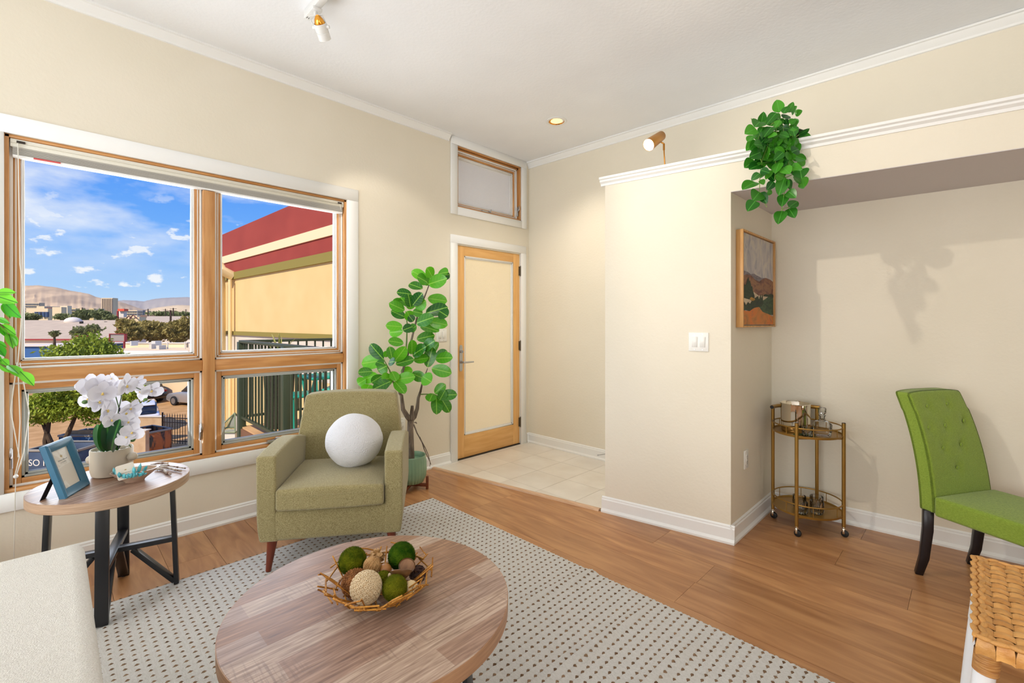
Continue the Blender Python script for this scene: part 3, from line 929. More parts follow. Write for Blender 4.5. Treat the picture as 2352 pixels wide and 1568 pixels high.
# ================================================================== SIDE TABLE
TOP2 = plank_top('side_table_laminate', -120)
st_ = thing('side_table', 'round wooden side table with black crossed metal legs beneath the window', 'side table', (.578, .203, 0))
ZS = .56
RIM2 = mt('tan_ash_edge', (196, 166, 140), (172, 142, 116), scale=6, stretch=(1.5, 1.5, 40), rough=.45)
build(G().lathe([(0, ZS - .044), (.287, ZS - .044), (.291, ZS - .040), (.2915, ZS - .001), (0, ZS - .001)], 96), 'tabletop_edge', RIM2, st_, smooth=True)
build(G().lathe([(0, ZS - .002), (.2905, ZS - .002), (.2895, ZS), (0, ZS)], 96), 'tabletop', TOP2, st_, smooth=True)
a0_ = math.atan2(.146 - .203, .817 - .578)
for k in range(4):
    a_ = a0_ + k * math.pi / 2
    d = Vector((math.cos(a_), math.sin(a_), 0))
    foot = RZ + .004 if k in (0, 1) else .002
    g = G(); g.frame_bar(d * .222 + Vector((0, 0, ZS - .044)), d * .240 + Vector((0, 0, foot)), .046, .020, d)
    build(g, 'leg', BLACK, st_, bevel=.0015)
    g = G(); g.frame_bar(d * .232 + Vector((0, 0, foot + .012)), d * .070 + Vector((0, 0, .222)), .040, .020, (0, 0, 1))
    build(g, 'brace', BLACK, st_, bevel=.0015)
    build(G().tube([d * .236 + Vector((0, 0, foot + .002)), d * .236 + Vector((0, 0, foot - .003))], .009, 12), 'foot_pad', DARKM, st_)
for k in range(2):
    a_ = a0_ + k * math.pi / 2
    d = Vector((math.cos(a_), math.sin(a_), 0))
    zz = .236 - k * .0005
    g = G(); g.frame_bar(-d * .225 + Vector((0, 0, zz)), d * .225 + Vector((0, 0, zz)), .040, .022)
    build(g, 'cross_bar', BLACK, st_, bevel=.0015)
# ================================================================== SOFA (its arm is what shows)
sf = thing('sofa', 'cream boucle sofa, only its rounded arm in view at the lower left corner', 'sofa', (2.1, -.7, 0))
def wa(c):
    c.z += .012 * math.sin(c.x * 5) * (1 if c.z > .5 else 0)
    k = (c.z) / .6
    c.y += .015 * k * (1 if c.y > 0 else 0)
    return c
def softw(a, b, name, bevel, warp=None, cut=5):
    g = G(); g.box([a[i] - (2.1, -.7, 0)[i] for i in range(3)], [b[i] - (2.1, -.7, 0)[i] for i in range(3)])
    return soft(g, name, BOUCLE, sf, bevel, 6, cut=cut, warp=warp)
softw((1.425, -.135, .13), (2.50, .072, .612), 'armrest', .045)
softw((1.425, -1.80, .13), (2.50, -1.60, .612), 'armrest', .045)
softw((1.46, -1.60, .13), (2.30, -.135, .33), 'seat_base', .03)
softw((1.44, -.865, .33), (2.28, -.14, .46), 'seat_cushion', .04)
softw((1.44, -1.595, .33), (2.28, -.87, .46), 'seat_cushion', .04)
softw((2.28, -1.59, .30), (2.50, -.14, .80), 'backrest', .06)
for (lx, ly) in ((1.50, .02), (2.42, .02), (1.50, -1.72), (2.42, -1.72)):
    build(G().tube([(lx - 2.1, ly + .7, .135), (lx - 2.1, ly + .7, RZ + .002)], [.022, .014], 16), 'leg', CHERRY, sf, smooth=True)
# ================================================================== STOOL, rattan seat
SEAT = mt('honey_rattan', (224, 168, 96), (196, 136, 68), scale=30, rough=.42, rnd=.12, bump=.2, bscale=90, bstretch=(1, 1, 1))
CANE = mt('wrapped_cane', (196, 142, 78), (164, 108, 54), scale=40, stretch=(1, 1, 8), rough=.4, bump=.5, bscale=60, bstretch=(.2, .2, 4))
WHT = mt('white_lacquer_pole', (236, 236, 238), rough=.3)
sxx, syy, szz, sw_, sd_ = 3.436, 1.33, .66, .42, .45
stl = thing('bar_stool', 'counter stool with a woven honey rattan seat and white bentwood legs', 'stool', (sxx + sw_ / 2, syy + sd_ / 2, 0))
C0 = Vector((sxx + sw_ / 2, syy + sd_ / 2, 0))
nX, nY = 15, 16                                   # weaving strands
dx_, dy_ = sw_ / nX, sd_ / nY
def strand(along, i):
    g = G(); pts = []
    if along == 'x':
        yc = -sd_ / 2 + (i + .5) * dy_
        n_ = nX * 4
        for k in range(-3, n_ + 4):
            x_ = -sw_ / 2 + sw_ * k / n_
            ph = math.cos(math.pi * (k / 4.0 - .5 + i))
            z_ = szz + .0035 * ph
            if k < 0: x_, z_ = -sw_ / 2 - .004, szz - .004 + k * .009
            if k > n_: x_, z_ = sw_ / 2 + .004, szz - .004 - (k - n_) * .009
            pts.append((x_, yc, z_, ph))
        vs, fs = [], []
        for p in pts:
            for q, hz in ((-.44, -.0008), (-.25, .0022), (.25, .0022), (.44, -.0008)):
                vs.append((p[0], p[1] + q * dy_ * (.96 + .05 * p[3]) * (1.1 if abs(p[0]) > sw_ / 2 else 1), p[2] + hz))
    else:
        xc = -sw_ / 2 + (i + .5) * dx_
        n_ = nY * 4
        for k in range(-3, n_ + 4):
            y_ = -sd_ / 2 + sd_ * k / n_
            ph = -math.cos(math.pi * (k / 4.0 - .5 + i))
            z_ = szz + .0035 * ph
            if k < 0: y_, z_ = -sd_ / 2 - .004, szz - .004 + k * .009
            if k > n_: y_, z_ = sd_ / 2 + .004, szz - .004 - (k - n_) * .009
            pts.append((xc, y_, z_, ph))
        vs, fs = [], []
        for p in pts:
            for q, hz in ((.44, -.0008), (.25, .0022), (-.25, .0022), (-.44, -.0008)):
                vs.append((p[0] + q * dx_ * (.96 + .05 * p[3]) * (1.16 if abs(p[1]) > sd_ / 2 else 1), p[1], p[2] + hz))
    m_ = len(pts)
    for k in range(m_ - 1):
        for q in range(3):
            fs.append((k * 4 + q, k * 4 + q + 1, (k + 1) * 4 + q + 1, (k + 1) * 4 + q))
    g.v, g.f = vs, fs
    return g
for i in range(nY): build(strand('x', i), 'strand', SEAT, stl, smooth=True, angle=50)
for i in range(nX): build(strand('y', i), 'strand', SEAT, stl, smooth=True, angle=50)
soft(G().box((-sw_ / 2, -sd_ / 2, szz - .030), (sw_ / 2, sd_ / 2, szz - .006)), 'seat_frame', mt('dark_rattan_frame', (150, 96, 46), rough=.5), stl, .008, 2)
# braided border in short crossing tufts
pr = random.Random(5)
tuft = G(); tuft.ball((0, 0, 0), .5, 8, 6, (1, 1, 1)); tuftm = tuft.mesh('tuft', smooth=True, angle=80); tuftm.materials.append(SEAT)
def border(p0, p1, n, out):
    p0, p1 = Vector(p0), Vector(p1)
    d = (p1 - p0)
    for k in range(n):
        c = p0 + d * ((k + .5) / n)
        m = Matrix.Translation(C0 + c + Vector(out) * (.002 if k % 2 else -.001)) @ Matrix.Rotation(math.atan2(d.y, d.x) + (.22 if k % 2 else -.2), 4, 'Z') @ Matrix.Diagonal((d.length / n * 1.5, .012, .010, 1))
        place(tuftm, 'tuft', stl, m)
border((-sw_ / 2, -sd_ / 2, szz + .003), (-sw_ / 2, sd_ / 2, szz + .003), 20, (-1, 0, 0))
border((-sw_ / 2 + .012, -sd_ / 2, szz + .004), (-sw_ / 2 + .012, sd_ / 2, szz + .004), 20, (-1, 0, 0))
border((-sw_ / 2, -sd_ / 2, szz + .003), (sw_ / 2, -sd_ / 2, szz + .003), 18, (0, -1, 0))
border((-sw_ / 2, sd_ / 2, szz + .003), (sw_ / 2, sd_ / 2, szz + .003), 18, (0, 1, 0))
for ix in (-1, 1):
    for iy in (-1, 1):
        tx, ty = ix * (sw_ / 2 - .018), iy * (sd_ / 2 - .022)
        bx, by = ix * (sw_ / 2 + .035), iy * (sd_ / 2 - (.0 if iy < 0 else -.02))
        build(G().tube([(tx, ty, szz - .012), (tx + (bx - tx) * .4, ty + (by - ty) * .4, szz * .6), (bx, by, 0)], [.0175, .0175, .0165], 20), 'leg', WHT, stl, smooth=True)
        w0 = Vector((tx, ty, szz - .03)); w1_ = w0 + (Vector((bx, by, 0)) - Vector((tx, ty, szz))) * .065
        build(G().tube([w0, w1_], .0205, 20), 'cane_wrap', CANE, stl, smooth=True)
for ix in (-1, 1):
    build(G().tube([(ix * (sw_ / 2 - .012), -sd_ / 2 + .03, szz - .028), (ix * (sw_ / 2 + .0), -.02, szz - .055), (ix * (sw_ / 2 - .012), sd_ / 2 - .03, szz - .028)], .012, 14), 'seat_rail', WHT, stl, smooth=True)
    build(G().tube([(ix * (sw_ / 2 + .020), -sd_ / 2, .20), (ix * (sw_ / 2 + .02), sd_ / 2 + .01, .20)], .012, 12), 'foot_rail', WHT, stl, smooth=True)
for iy in (-1, 1):
    build(G().tube([(-sw_ / 2 - .01, iy * (sd_ / 2 - .01), .26), (sw_ / 2 + .01, iy * (sd_ / 2 - .01), .26)], .012, 12), 'foot_rail', WHT, stl, smooth=True)
# ================================================================== GREEN DINING CHAIR
GRN = mt('grass_green_linen', (144, 168, 66), (122, 146, 50), scale=120, stretch=(1, 1, 6), rough=.92, bump=.3, bscale=260, spec=.15, rnd=0, sheen=.25)
EBON = mt('ebonised_wood', (26, 22, 26), rough=.35)
gc = thing('dining_chair', 'apple green button-tufted dining chair with dark legs beside the alcove wall', 'chair', (3.398, 3.306, 0), R(60))
BACKZ = .94
def wbk(c):
    k = max(0.0, (c.z - .34) / (BACKZ - .34))
    c.x *= 1 - .09 * k
    c.y += .03 * k + .105 * k ** 2.2
    if k > .85: c.z -= .012 * (abs(c.x) / .19) ** 4
    return c
me = G().box((-.208, -.012, .345), (.208, .062, BACKZ)).mesh('back')
bm = bmesh.new(); bm.from_mesh(me)
bmesh.ops.subdivide_edges(bm, edges=bm.edges, cuts=21, use_grid_fill=True)
ed = [e for e in bm.edges if len(e.link_faces) == 2 and e.calc_face_angle(0) > R(40)]
bmesh.ops.bevel(bm, geom=ed, offset=.014, segments=4, profile=.5, affect='EDGES')
BT = [(-.085, .845), (.060, .855), (-.115, .752), (.0, .745), (.150, .752), (-.045, .650), (.080, .650), (.010, .548)]
BT = [(-.105, .862), (.055, .868), (-.150, .760), (-.022, .762), (.135, .778), (-.085, .655), (.055, .662), (-.010, .555)]
for v in bm.verts:
    if v.co.y < .0:
        for bx, bz in BT:
            d2 = ((v.co.x - bx) ** 2 + (v.co.z - bz) ** 2) / .020 ** 2
            v.co.y += .011 * math.exp(-d2)
        for (i, j) in ((0, 3), (1, 4), (2, 5), (3, 6), (3, 5), (4, 6), (5, 7), (6, 7), (1, 3)):
            a = Vector(BT[i]); b = Vector(BT[j]); p = Vector((v.co.x, v.co.z))
            t_ = max(0, min(1, (p - a).dot(b - a) / (b - a).length_squared)); d = (p - a - (b - a) * t_).length
            v.co.y += .0028 * math.exp(-(d / .007) ** 2)
    v.co = wbk(v.co)
bmesh.ops.recalc_face_normals(bm, faces=bm.faces); bm.to_mesh(me); bm.free(); me.shade_smooth(); me.set_sharp_from_angle(angle=R(60))
back = build(me, 'backrest', GRN, gc)
for bx, bz in BT:
    c = wbk(Vector((bx, -.012 + .0055, bz)))
    b_ = build(G().ball(tuple(c), .0105, 14, 8, (1, .42, 1)), 'button', GRN, gc, smooth=True)
for s_ in (-1, 1):
    pts = [wbk(Vector((s_ * .2085, .004, .35 + (BACKZ - .36) * k / 12))) for k in range(13)]
    build(G().tube(pts, .0028, 6), 'piping', GRN, gc, smooth=True)
def wst(c):
    if c.z > .40: c.z += .010 * max(0, 1 - (c.x / .22) ** 2) * max(0, 1 - ((c.y + .22) / .24) ** 2)
    return c
soft(G().box((-.214, -.455, .335), (.214, -.006, .432)), 'seat', GRN, gc, .022, 5, cut=6, warp=wst)
for s_ in (-1, 1):
    build(G().tube([(s_ * .190, .034, .350), (s_ * .190, .036, .25), (s_ * .190, .052, .10), (s_ * .190, .078, 0.0)], [.0285, .0285, .026, .022], 4), 'leg', EBON, gc, bevel=.002, seg=1)
    build(G().tube([(s_ * .190, -.430, .340), (s_ * .190, -.430, .0)], [.030, .021], 4), 'leg', EBON, gc, bevel=.002, seg=1)
# ================================================================== BAR CART
BRASS = mt('antique_brass_metal', (176, 138, 72), (152, 116, 54), scale=3, rough=.32, metal=.75)
BRASSD = mt('brass_tray', (168, 128, 58), (148, 110, 46), scale=3, rough=.35, metal=.45)
cx_, cy_ = 2.687, 3.405
cart = thing('bar_cart', 'round two-tier brass bar cart on casters in the alcove corner', 'bar cart', (cx_, cy_, 0))
PR = .192
posts = [(-.195, .0, .745), (-.012, -.190, .69), (.193, .005, .69), (.018, .182, .745)]
TRZ = (.600, .118)
for tz in TRZ:
    build(G().lathe([(0, tz), (PR - .004, tz), (PR - .004, tz + .004), (PR, tz + .010), (PR, tz + .014), (PR - .003, tz + .014), (PR - .006, tz + .006), (0, tz + .006)], 56), 'tray', BRASSD, cart, smooth=True)
    rz_ = tz + (.058 if tz > .3 else .072)
    ring = [(math.cos(2 * math.pi * k / 64) * (PR - .004), math.sin(2 * math.pi * k / 64) * (PR - .004), rz_) for k in range(65)]
    build(G().tube(ring, .0042, 8), 'guard_rail', BRASS, cart, smooth=True)
    for k in range(8):
        a_ = 2 * math.pi * (k + .5) / 8
        build(G().tube([(math.cos(a_) * (PR - .004), math.sin(a_) * (PR - .004), tz + .01), (math.cos(a_) * (PR - .004), math.sin(a_) * (PR - .004), rz_)], .0022, 6), 'rail_pin', BRASS, cart)
for i, (x_, y_, zt) in enumerate(posts):
    build(G().tube([(x_, y_, .058), (x_, y_, zt)], .0105, 18), 'post', BRASS, cart, smooth=True)
    build(G().tube([(x_, y_, zt), (x_, y_, zt + .003)], .0095, 14), 'end_cap', DARKM, cart, smooth=True)
    cst = build(G().tube([(x_, y_, .050), (x_, y_, .060)], .010, 14).cbox((x_, y_ - .0115, .035), (.012, .002, .034)).cbox((x_, y_ + .0115, .035), (.012, .002, .034)), 'caster_fork', CHROME, cart, bevel=.001, seg=1)
    build(G().tube([(x_ + .006, y_ - .0095, .0195), (x_ + .006, y_ + .0095, .0195)], .0195, 24), 'caster_wheel', mt('black_rubber', (16, 16, 17), rough=.5), cart, bevel=.002, smooth=True)
for a, b in ((0, 1), (1, 2), (2, 3), (3, 0)):
    for tz in TRZ:
        pass
build(G().tube([(posts[1][0], posts[1][1], .596), (posts[2][0], posts[2][1], .596)], .006, 10), 'brace', BRASS, cart)
build(G().tube([(posts[1][0], posts[1][1], .112), (posts[2][0], posts[2][1], .112)], .006, 10), 'brace', BRASS, cart)
build(G().tube([(posts[0][0], posts[0][1], .596), (posts[3][0], posts[3][1], .596)], .006, 10), 'brace', BRASS, cart)
hp = [Vector((-.195, -.02, .742)), Vector((-.195, .0, .742)), Vector((-.185, .06, .742)), Vector((-.12, .155, .742)), Vector((-.02, .185, .742)), Vector((.035, .182, .742))]
build(G().tube(hp, .0125, 16), 'handle', BRASS, cart, smooth=True)
build(G().tube([hp[0] + Vector((0, -.002, 0)), hp[0]], .0115, 14), 'end_cap', mt('black_rubber', (16, 16, 17)), cart)
# ice bucket
bz = TRZ[0] + .0062
ib = thing('ice_bucket', 'polished steel ice bucket with two side tabs on the bar cart', 'ice bucket', (2.628, 3.385, bz))
build(G().lathe([(0, 0), (.074, 0), (.080, .006), (.082, .06), (.084, .172), (.087, .178), (.085, .181), (.081, .176), (.079, .06), (.075, .010), (0, .009)], 48), 'bucket_wall', CHROME, ib, smooth=True, angle=50)
for s_ in (-1, 1):
    build(G().cbox((.70 * .088 * s_, -.70 * .088 * s_, .165), (.024, .004, .030), (0, 0, R(45))), 'side_tab', CHROME, ib, bevel=.001, seg=1)
CRYS = glass_material('cut_crystal', (.975, .98, .98), .10, .02)
# decanter
dc = thing('decanter', 'square glass decanter with a faceted stopper on the bar cart', 'decanter', (2.782, 3.345, bz), R(20))
soft(G().box((-.044, -.044, 0), (.044, .044, .096)), 'body', CRYS, dc, .018, 4, cut=2, warp=lambda c: Vector((c.x * (1 + .10 * (c.z / .1) - .75 * SM(.078, .098, c.z) * .5), c.y * (1 + .10 * (c.z / .1) - .75 * SM(.078, .098, c.z) * .5), c.z)))
build(G().lathe([(.026, .092), (.014, .106), (.013, .122), (.019, .126), (.019, .129), (.011, .129), (.010, .10)], 20), 'neck', CRYS, dc, smooth=True)
build(G().lathe([(0, .126), (.011, .128), (.012, .134), (.021, .142), (.022, .170), (.017, .176), (0, .177)], 8), 'stopper', CRYS, dc)
# tumblers
def tumbler(name, lab, loc, s=1.0, group=None):
    t = thing(name, lab, 'glass', loc, group=group)
    g = G(); n = 24; prof = [(0, 0), (.026, 0), (.032, .006), (.036, .03), (.037, .078), (.035, .080), (.033, .078), (.030, .014), (0, .010)]
    g.lathe([(a * s, b * s) for a, b in prof], n)
    me_ = g.mesh('bowl')
    for v in me_.vertices:
        rr_ = math.hypot(v.co.x, v.co.y)
        if rr_ > .031 * s and v.co.z < .055 * s:
            a_ = math.atan2(v.co.y, v.co.x)
            f_ = 1 + .045 * (1 if round(a_ / (2 * math.pi / n)) % 2 else -1)
            v.co.x *= f_; v.co.y *= f_
    build(me_, 'glass_wall', CRYS, t)
    for k in range(12):
        a_ = 2 * math.pi * k / 12
        build(G().cbox((math.cos(a_) * .0362 * s, math.sin(a_) * .0362 * s, .028 * s), (.003, .009, .034 * s), (0, R(3), a_)), 'cut_facet', CRYS, t, bevel=.001, seg=1)
    return t
z2 = TRZ[1] + .0062
tumbler('tumbler', 'cut glass tumbler, left one on the lower shelf of the cart', (2.655, 3.365, z2))
tumbler('tumbler', 'cut glass tumbler, right one on the lower shelf of the cart', (2.756, 3.335, z2))
tumbler('tumbler', 'cut glass tumbler at the back of the lower shelf of the cart', (2.735, 3.430, z2))
tumbler('tumbler', 'cut glass tumbler lying furthest forward on the lower cart shelf', (2.688, 3.275, z2), .92)
# small glass left of the decanter
tumbler('tumbler', 'small cut glass tumbler beside the decanter on the upper tray', (2.722, 3.262, bz), .80)
# ================================================================== leaves
def leafmesh(name, prof, mat, fold=.10, curl=-.12, nl=9, wave=0.0):
    vs, fs = [], []
    for i in range(nl + 1):
        t = i / nl
        w = prof(t)
        for q in (-1, -.55, 0, .55, 1):
            vs.append((w * q, t, fold * abs(q) * w + curl * t * t + wave * math.sin(t * 11) * q * q * .5))
    for i in range(nl):
        for q in range(4):
            fs.append((i * 5 + q, i * 5 + q + 1, (i + 1) * 5 + q + 1, (i + 1) * 5 + q))
    g = G(); g.v, g.f = vs, fs
    me = g.mesh(name, smooth=True, angle=80)
    me.materials.append(mat)
    return me
def leaf_material(name, c1, c2, vein, rough=.35, vn=9.0, transl=.25):
    m = bpy.data.materials.new(name); m.use_nodes = True
    t = m.node_tree; b = t.nodes['Principled BSDF']; ln = t.links.new
    b.inputs['Roughness'].default_value = rough
    tcn = N(t, 'ShaderNodeTexCoord'); sp = N(t, 'ShaderNodeSeparateXYZ'); ln(tcn.outputs['Object'], sp.inputs[0])
    ab = N(t, 'ShaderNodeMath', operation='ABSOLUTE'); ln(sp.outputs['X'], ab.inputs[0])
    # side veins: stripes of y - 0.7|x|
    mu = N(t, 'ShaderNodeMath', operation='MULTIPLY_ADD'); mu.inputs[1].default_value = -.8; ln(ab.outputs[0], mu.inputs[0]); ln(sp.outputs['Y'], mu.inputs[2])
    m2_ = N(t, 'ShaderNodeMath', operation='MULTIPLY'); m2_.inputs[1].default_value = vn * 6.283; ln(mu.outputs[0], m2_.inputs[0])
    sn = N(t, 'ShaderNodeMath', operation='SINE'); ln(m2_.outputs[0], sn.inputs[0])
    r1 = ramp(t, [(.88, g4(0)), (1.0, g4(.28))]); ln(sn.outputs[0], r1.inputs[0])
    r2 = ramp(t, [(0.006, g4(1)), (.022, g4(0))]); ln(ab.outputs[0], r2.inputs[0])
    mxx = N(t, 'ShaderNodeMath', operation='MAXIMUM'); ln(r1.outputs[0], mxx.inputs[0]); ln(r2.outputs[0], mxx.inputs[1])
    oi = N(t, 'ShaderNodeObjectInfo')
    base = N(t, 'ShaderNodeMixRGB'); base.inputs[1].default_value = lin(c1); base.inputs[2].default_value = lin(c2); ln(oi.outputs['Random'], base.inputs[0])
    mm = N(t, 'ShaderNodeMixRGB'); mm.inputs[2].default_value = lin(vein); ln(mxx.outputs[0], mm.inputs[0]); ln(base.outputs[0], mm.inputs[1])
    ln(mm.outputs[0], b.inputs['Base Color'])
    tr = N(t, 'ShaderNodeBsdfTranslucent'); ln(mm.outputs[0], tr.inputs[0])
    ms = N(t, 'ShaderNodeMixShader'); ms.inputs[0].default_value = transl
    out = t.nodes['Material Output']
    ln(b.outputs[0], ms.inputs[1]); ln(tr.outputs[0], ms.inputs[2]); ln(ms.outputs[0], out.inputs[0])
    return m
FIGL = leaf_material('fig_leaf_green', (20, 92, 30), (104, 196, 30), (150, 206, 80), .28, 6)
POTL = leaf_material('pothos_leaf_green', (20, 92, 24), (86, 172, 44), (96, 180, 70), .30, 0.01, .3)
FICL = leaf_material('ficus_leaf_green', (58, 160, 26), (120, 205, 52), (40, 110, 30), .35, 0.01, .35)
fiddle = lambda t: .30 * (math.sin(math.pi * min(1, t ** .85)) ** .55) * (.62 + .48 * t) if 0 < t < 1 else .004
figm = leafmesh('leaf', fiddle, FIGL, .22, -.10, 12, .018)
heart = lambda t: .33 * math.sin(math.pi * t ** .78) ** .62 * (1.1 - .22 * t) if 0 < t < 1 else .003
potm = leafmesh('leaf', heart, POTL, .25, -.12)
lance = lambda t: .20 * math.sin(math.pi * t ** .9) ** .9 if 0 < t < 1 else .002
ficm = leafmesh('leaf', lance, FICL, .3, -.12)
lr = random.Random(11)
def leaf_px(mesh, parent, b, t, Db, Dt, wmul=1.0, stalk=None, minlen=None, tilt=.5):
    B, Tp = at(b[0], b[1], Db), at(t[0], t[1], Dt)
    v = Tp - B
    ln_ = v.length
    view = (Vector((X0, 0, H)) - B).normalized()
    nrm = view + Vector((lr.uniform(-tilt, tilt), lr.uniform(-tilt, tilt), lr.uniform(0, tilt * 1.3)))
    M = basis(v, nrm, B, ln_ * wmul, ln_, ln_)
    return place(mesh, 'leaf', parent, M)
# ---- fiddle leaf fig
fig = thing('fiddle_leaf_fig', 'tall fiddle-leaf fig in a ribbed sage pot between armchair and door', 'potted tree', (.30, 2.0, 0))
BARK = mt('grey_brown_bark', (150, 136, 122), (92, 78, 68), scale=9, stretch=(3, 3, 1), rough=.85, bump=.8, bscale=26, bstretch=(2, 2, .7))
STEMG = mt('green_stem', (110, 140, 60), (86, 110, 50), scale=12, rough=.6)
SAGE = mt('sage_glaze', (142, 178, 148), (132, 168, 138), scale=6, rough=.28)
WALN = mt('walnut_stand', (138, 76, 46), (108, 56, 34), scale=5, stretch=(1, 1, 8), rough=.45)
pot_t = fig
n_ = 224
prof = [(.070, .045), (.100, .055), (.118, .10), (.123, .15), (.121, .215), (.115, .248), (.117, .258), (.113, .262), (.105, .256), (.105, .22), (0, .215)]
g = G(); g.lathe([(0, .045)] + prof, n_)
me = g.mesh('pot')
for v in me.vertices:
    r_ = math.hypot(v.co.x, v.co.y)
    if r_ > .095 and .05 < v.co.z < .235:
        a_ = math.atan2(v.co.y, v.co.x)
        f_ = 1 + .034 * abs(math.cos(a_ * 14)) - .022
        v.co.x *= f_; v.co.y *= f_
me.shade_smooth(); me.set_sharp_from_angle(angle=R(70))
build(me, 'pot', SAGE, fig)
build(G().lathe([(0, .216), (.104, .217), (.104, .212)], 32), 'soil', mt('dark_soil', (48, 36, 28), rough=.9, bump=1, bscale=90), fig)
for k in range(2):
    a_ = R(38 + 90 * k); d = Vector((math.cos(a_), math.sin(a_), 0))
    build(G().frame_bar(-d * .135 + Vector((0, 0, .030)), d * .135 + Vector((0, 0, .030)), .022, .024), 'stand_bar', WALN, fig, bevel=.003)
    for s_ in (-1, 1):
        build(G().frame_bar(d * .134 * s_, d * .134 * s_ + Vector((0, 0, .10)), .022, .018, d), 'stand_leg', WALN, fig, bevel=.003)
FD = 3.63
def fpt(zx, zy, D): return at(810 + zx / 4.356, 600 + zy / 4.356, D)
def ppt(zx, zy, D): return at(900 + zx / 5.225, 850 + zy / 5.225, D)
base = Vector((.30, 2.0, .21))
tr_ = [base, ppt(225, 860, 3.63), ppt(222, 700, 3.63), ppt(228, 590, 3.62)]
build(G().tube(tr_, [.030, .026, .024, .026], 14), 'trunk', BARK, fig, world=True, smooth=True)
b1 = [ppt(228, 600, 3.62), ppt(190, 560, 3.60), ppt(135, 470, 3.58), ppt(115, 300, 3.56), fpt(470, 1320, 3.55), fpt(500, 1100, 3.54), fpt(560, 900, 3.56), fpt(610, 700, 3.58), fpt(655, 520, 3.60), fpt(725, 340, 3.6), fpt(765, 235, 3.6)]
build(G().tube(b1, [.022, .020, .017, .013, .012, .010, .009, .008, .007, .006, .004], 10), 'branch', BARK, fig, world=True, smooth=True)
b2 = [ppt(230, 600, 3.62), ppt(270, 560, 3.63), ppt(305, 460, 3.64), ppt(318, 330, 3.64), ppt(345, 250, 3.64), fpt(700, 1200, 3.64), fpt(750, 1070, 3.64)]
build(G().tube(b2, [.020, .018, .015, .012, .009, .006, .004], 10), 'branch', BARK, fig, world=True, smooth=True)
b3 = [ppt(235, 590, 3.61), ppt(240, 520, 3.61), ppt(245, 425, 3.61)]
build(G().tube(b3, [.020, .016, .011], 10), 'branch', BARK, fig, world=True, smooth=True)
b4 = [fpt(470, 1310, 3.55), fpt(400, 1200, 3.50), fpt(370, 1090, 3.46), fpt(310, 980, 3.43)]
build(G().tube(b4, [.009, .007, .005, .003], 8), 'branch', STEMG, fig, world=True, smooth=True)
b5 = [fpt(520, 1060, 3.54), fpt(540, 800, 3.55), fpt(545, 620, 3.55), fpt(530, 500, 3.55)]
build(G().tube(b5, [.006, .006, .005, .003], 8), 'branch', STEMG, fig, world=True, smooth=True)
b6 = [fpt(670, 1330, 3.64), fpt(750, 1328, 3.62), fpt(830, 1335, 3.60), fpt(870, 1355, 3.59)]
build(G().tube(b6, [.005, .004, .004, .003], 8), 'branch', STEMG, fig, world=True, smooth=True)
for kk, pts in enumerate(([(262, 650), (300, 750), (355, 850), (400, 930), (435, 1010), (460, 1110), (455, 1155)], [(330, 800), (370, 880), (385, 940), (420, 1020), (450, 1080), (470, 1130)], [(270, 630), (290, 625), (298, 640)])):
    build(G().tube([ppt(a, b, 3.56 + .004 * q) for q, (a, b) in enumerate(pts)], [.0055 - .0006 * q for q in range(len(pts))], 7), 'aerial_root', BARK, fig, world=True, smooth=True)
FL = [(745,180,590,90),(800,160,750,65),(850,130,950,100),(870,150,975,128),(760,230,930,170),(745,210,655,150),(765,240,700,150),(700,275,560,215),(590,330,445,305),(560,460,480,350),(600,440,690,320),(620,450,722,400),(580,460,560,330),(520,490,370,418),(530,560,385,492),(510,440,400,405),(750,370,945,395),(730,520,950,450),(870,500,945,545),(640,620,800,555),(760,600,945,632),(680,650,860,685),(500,655,335,640),(505,700,358,712),(500,690,600,650),(565,690,635,645),(510,820,360,790),(640,780,820,735),(600,940,720,850),(590,930,600,790),(310,980,170,830),(320,990,80,1020),(330,960,340,895),(400,990,370,850),(430,1030,612,970),(420,1000,530,860),(200,1100,55,1110),(250,1130,90,1190),(300,1140,185,1215),(390,1160,300,1190),(391,1100,440,1190),(380,1200,200,1280),(430,1185,620,1150),(420,1200,525,1310),(590,1120,720,1175),(480,1100,600,1090),(700,1150,780,1200),(748,1060,795,860),(770,930,850,810),(830,970,940,890),(830,970,990,958),(700,880,810,790),(610,990,755,960),(790,1070,985,1115),(805,1320,765,1395),(820,1320,925,1230),(835,1340,845,1525),(865,1340,1042,1330),(880,1360,975,1510),(870,1390,925,1290),(310,1030,235,1000),(250,1090,335,1050),(360,1010,420,1000),(560,540,610,600),(600,500,700,520),(130,1180,45,1230),(170,1230,130,1300),(560,480,600,380),(580,590,550,500)]
for i, (a, b, c, d) in enumerate(FL):
    Db = 3.56 + lr.uniform(-.04, .04) - (.10 if a < 450 and b > 850 else 0) + (.04 if a > 700 else 0)
    Dt = Db + lr.uniform(-.09, .03)
    B_ = fpt(a, b, Db); T_ = fpt(c, d, Dt)
    if T_.x < .06: Dt -= (.06 - T_.x) / .707 * 1.0
    ln2 = math.hypot(c - a, d - b)
    leaf_px(figm, fig, (810 + a / 4.356, 600 + b / 4.356), (810 + c / 4.356, 600 + d / 4.356), Db, Dt, 1.28 * max(.95, min(1.6, 150 / max(ln2, 60))), tilt=.45)
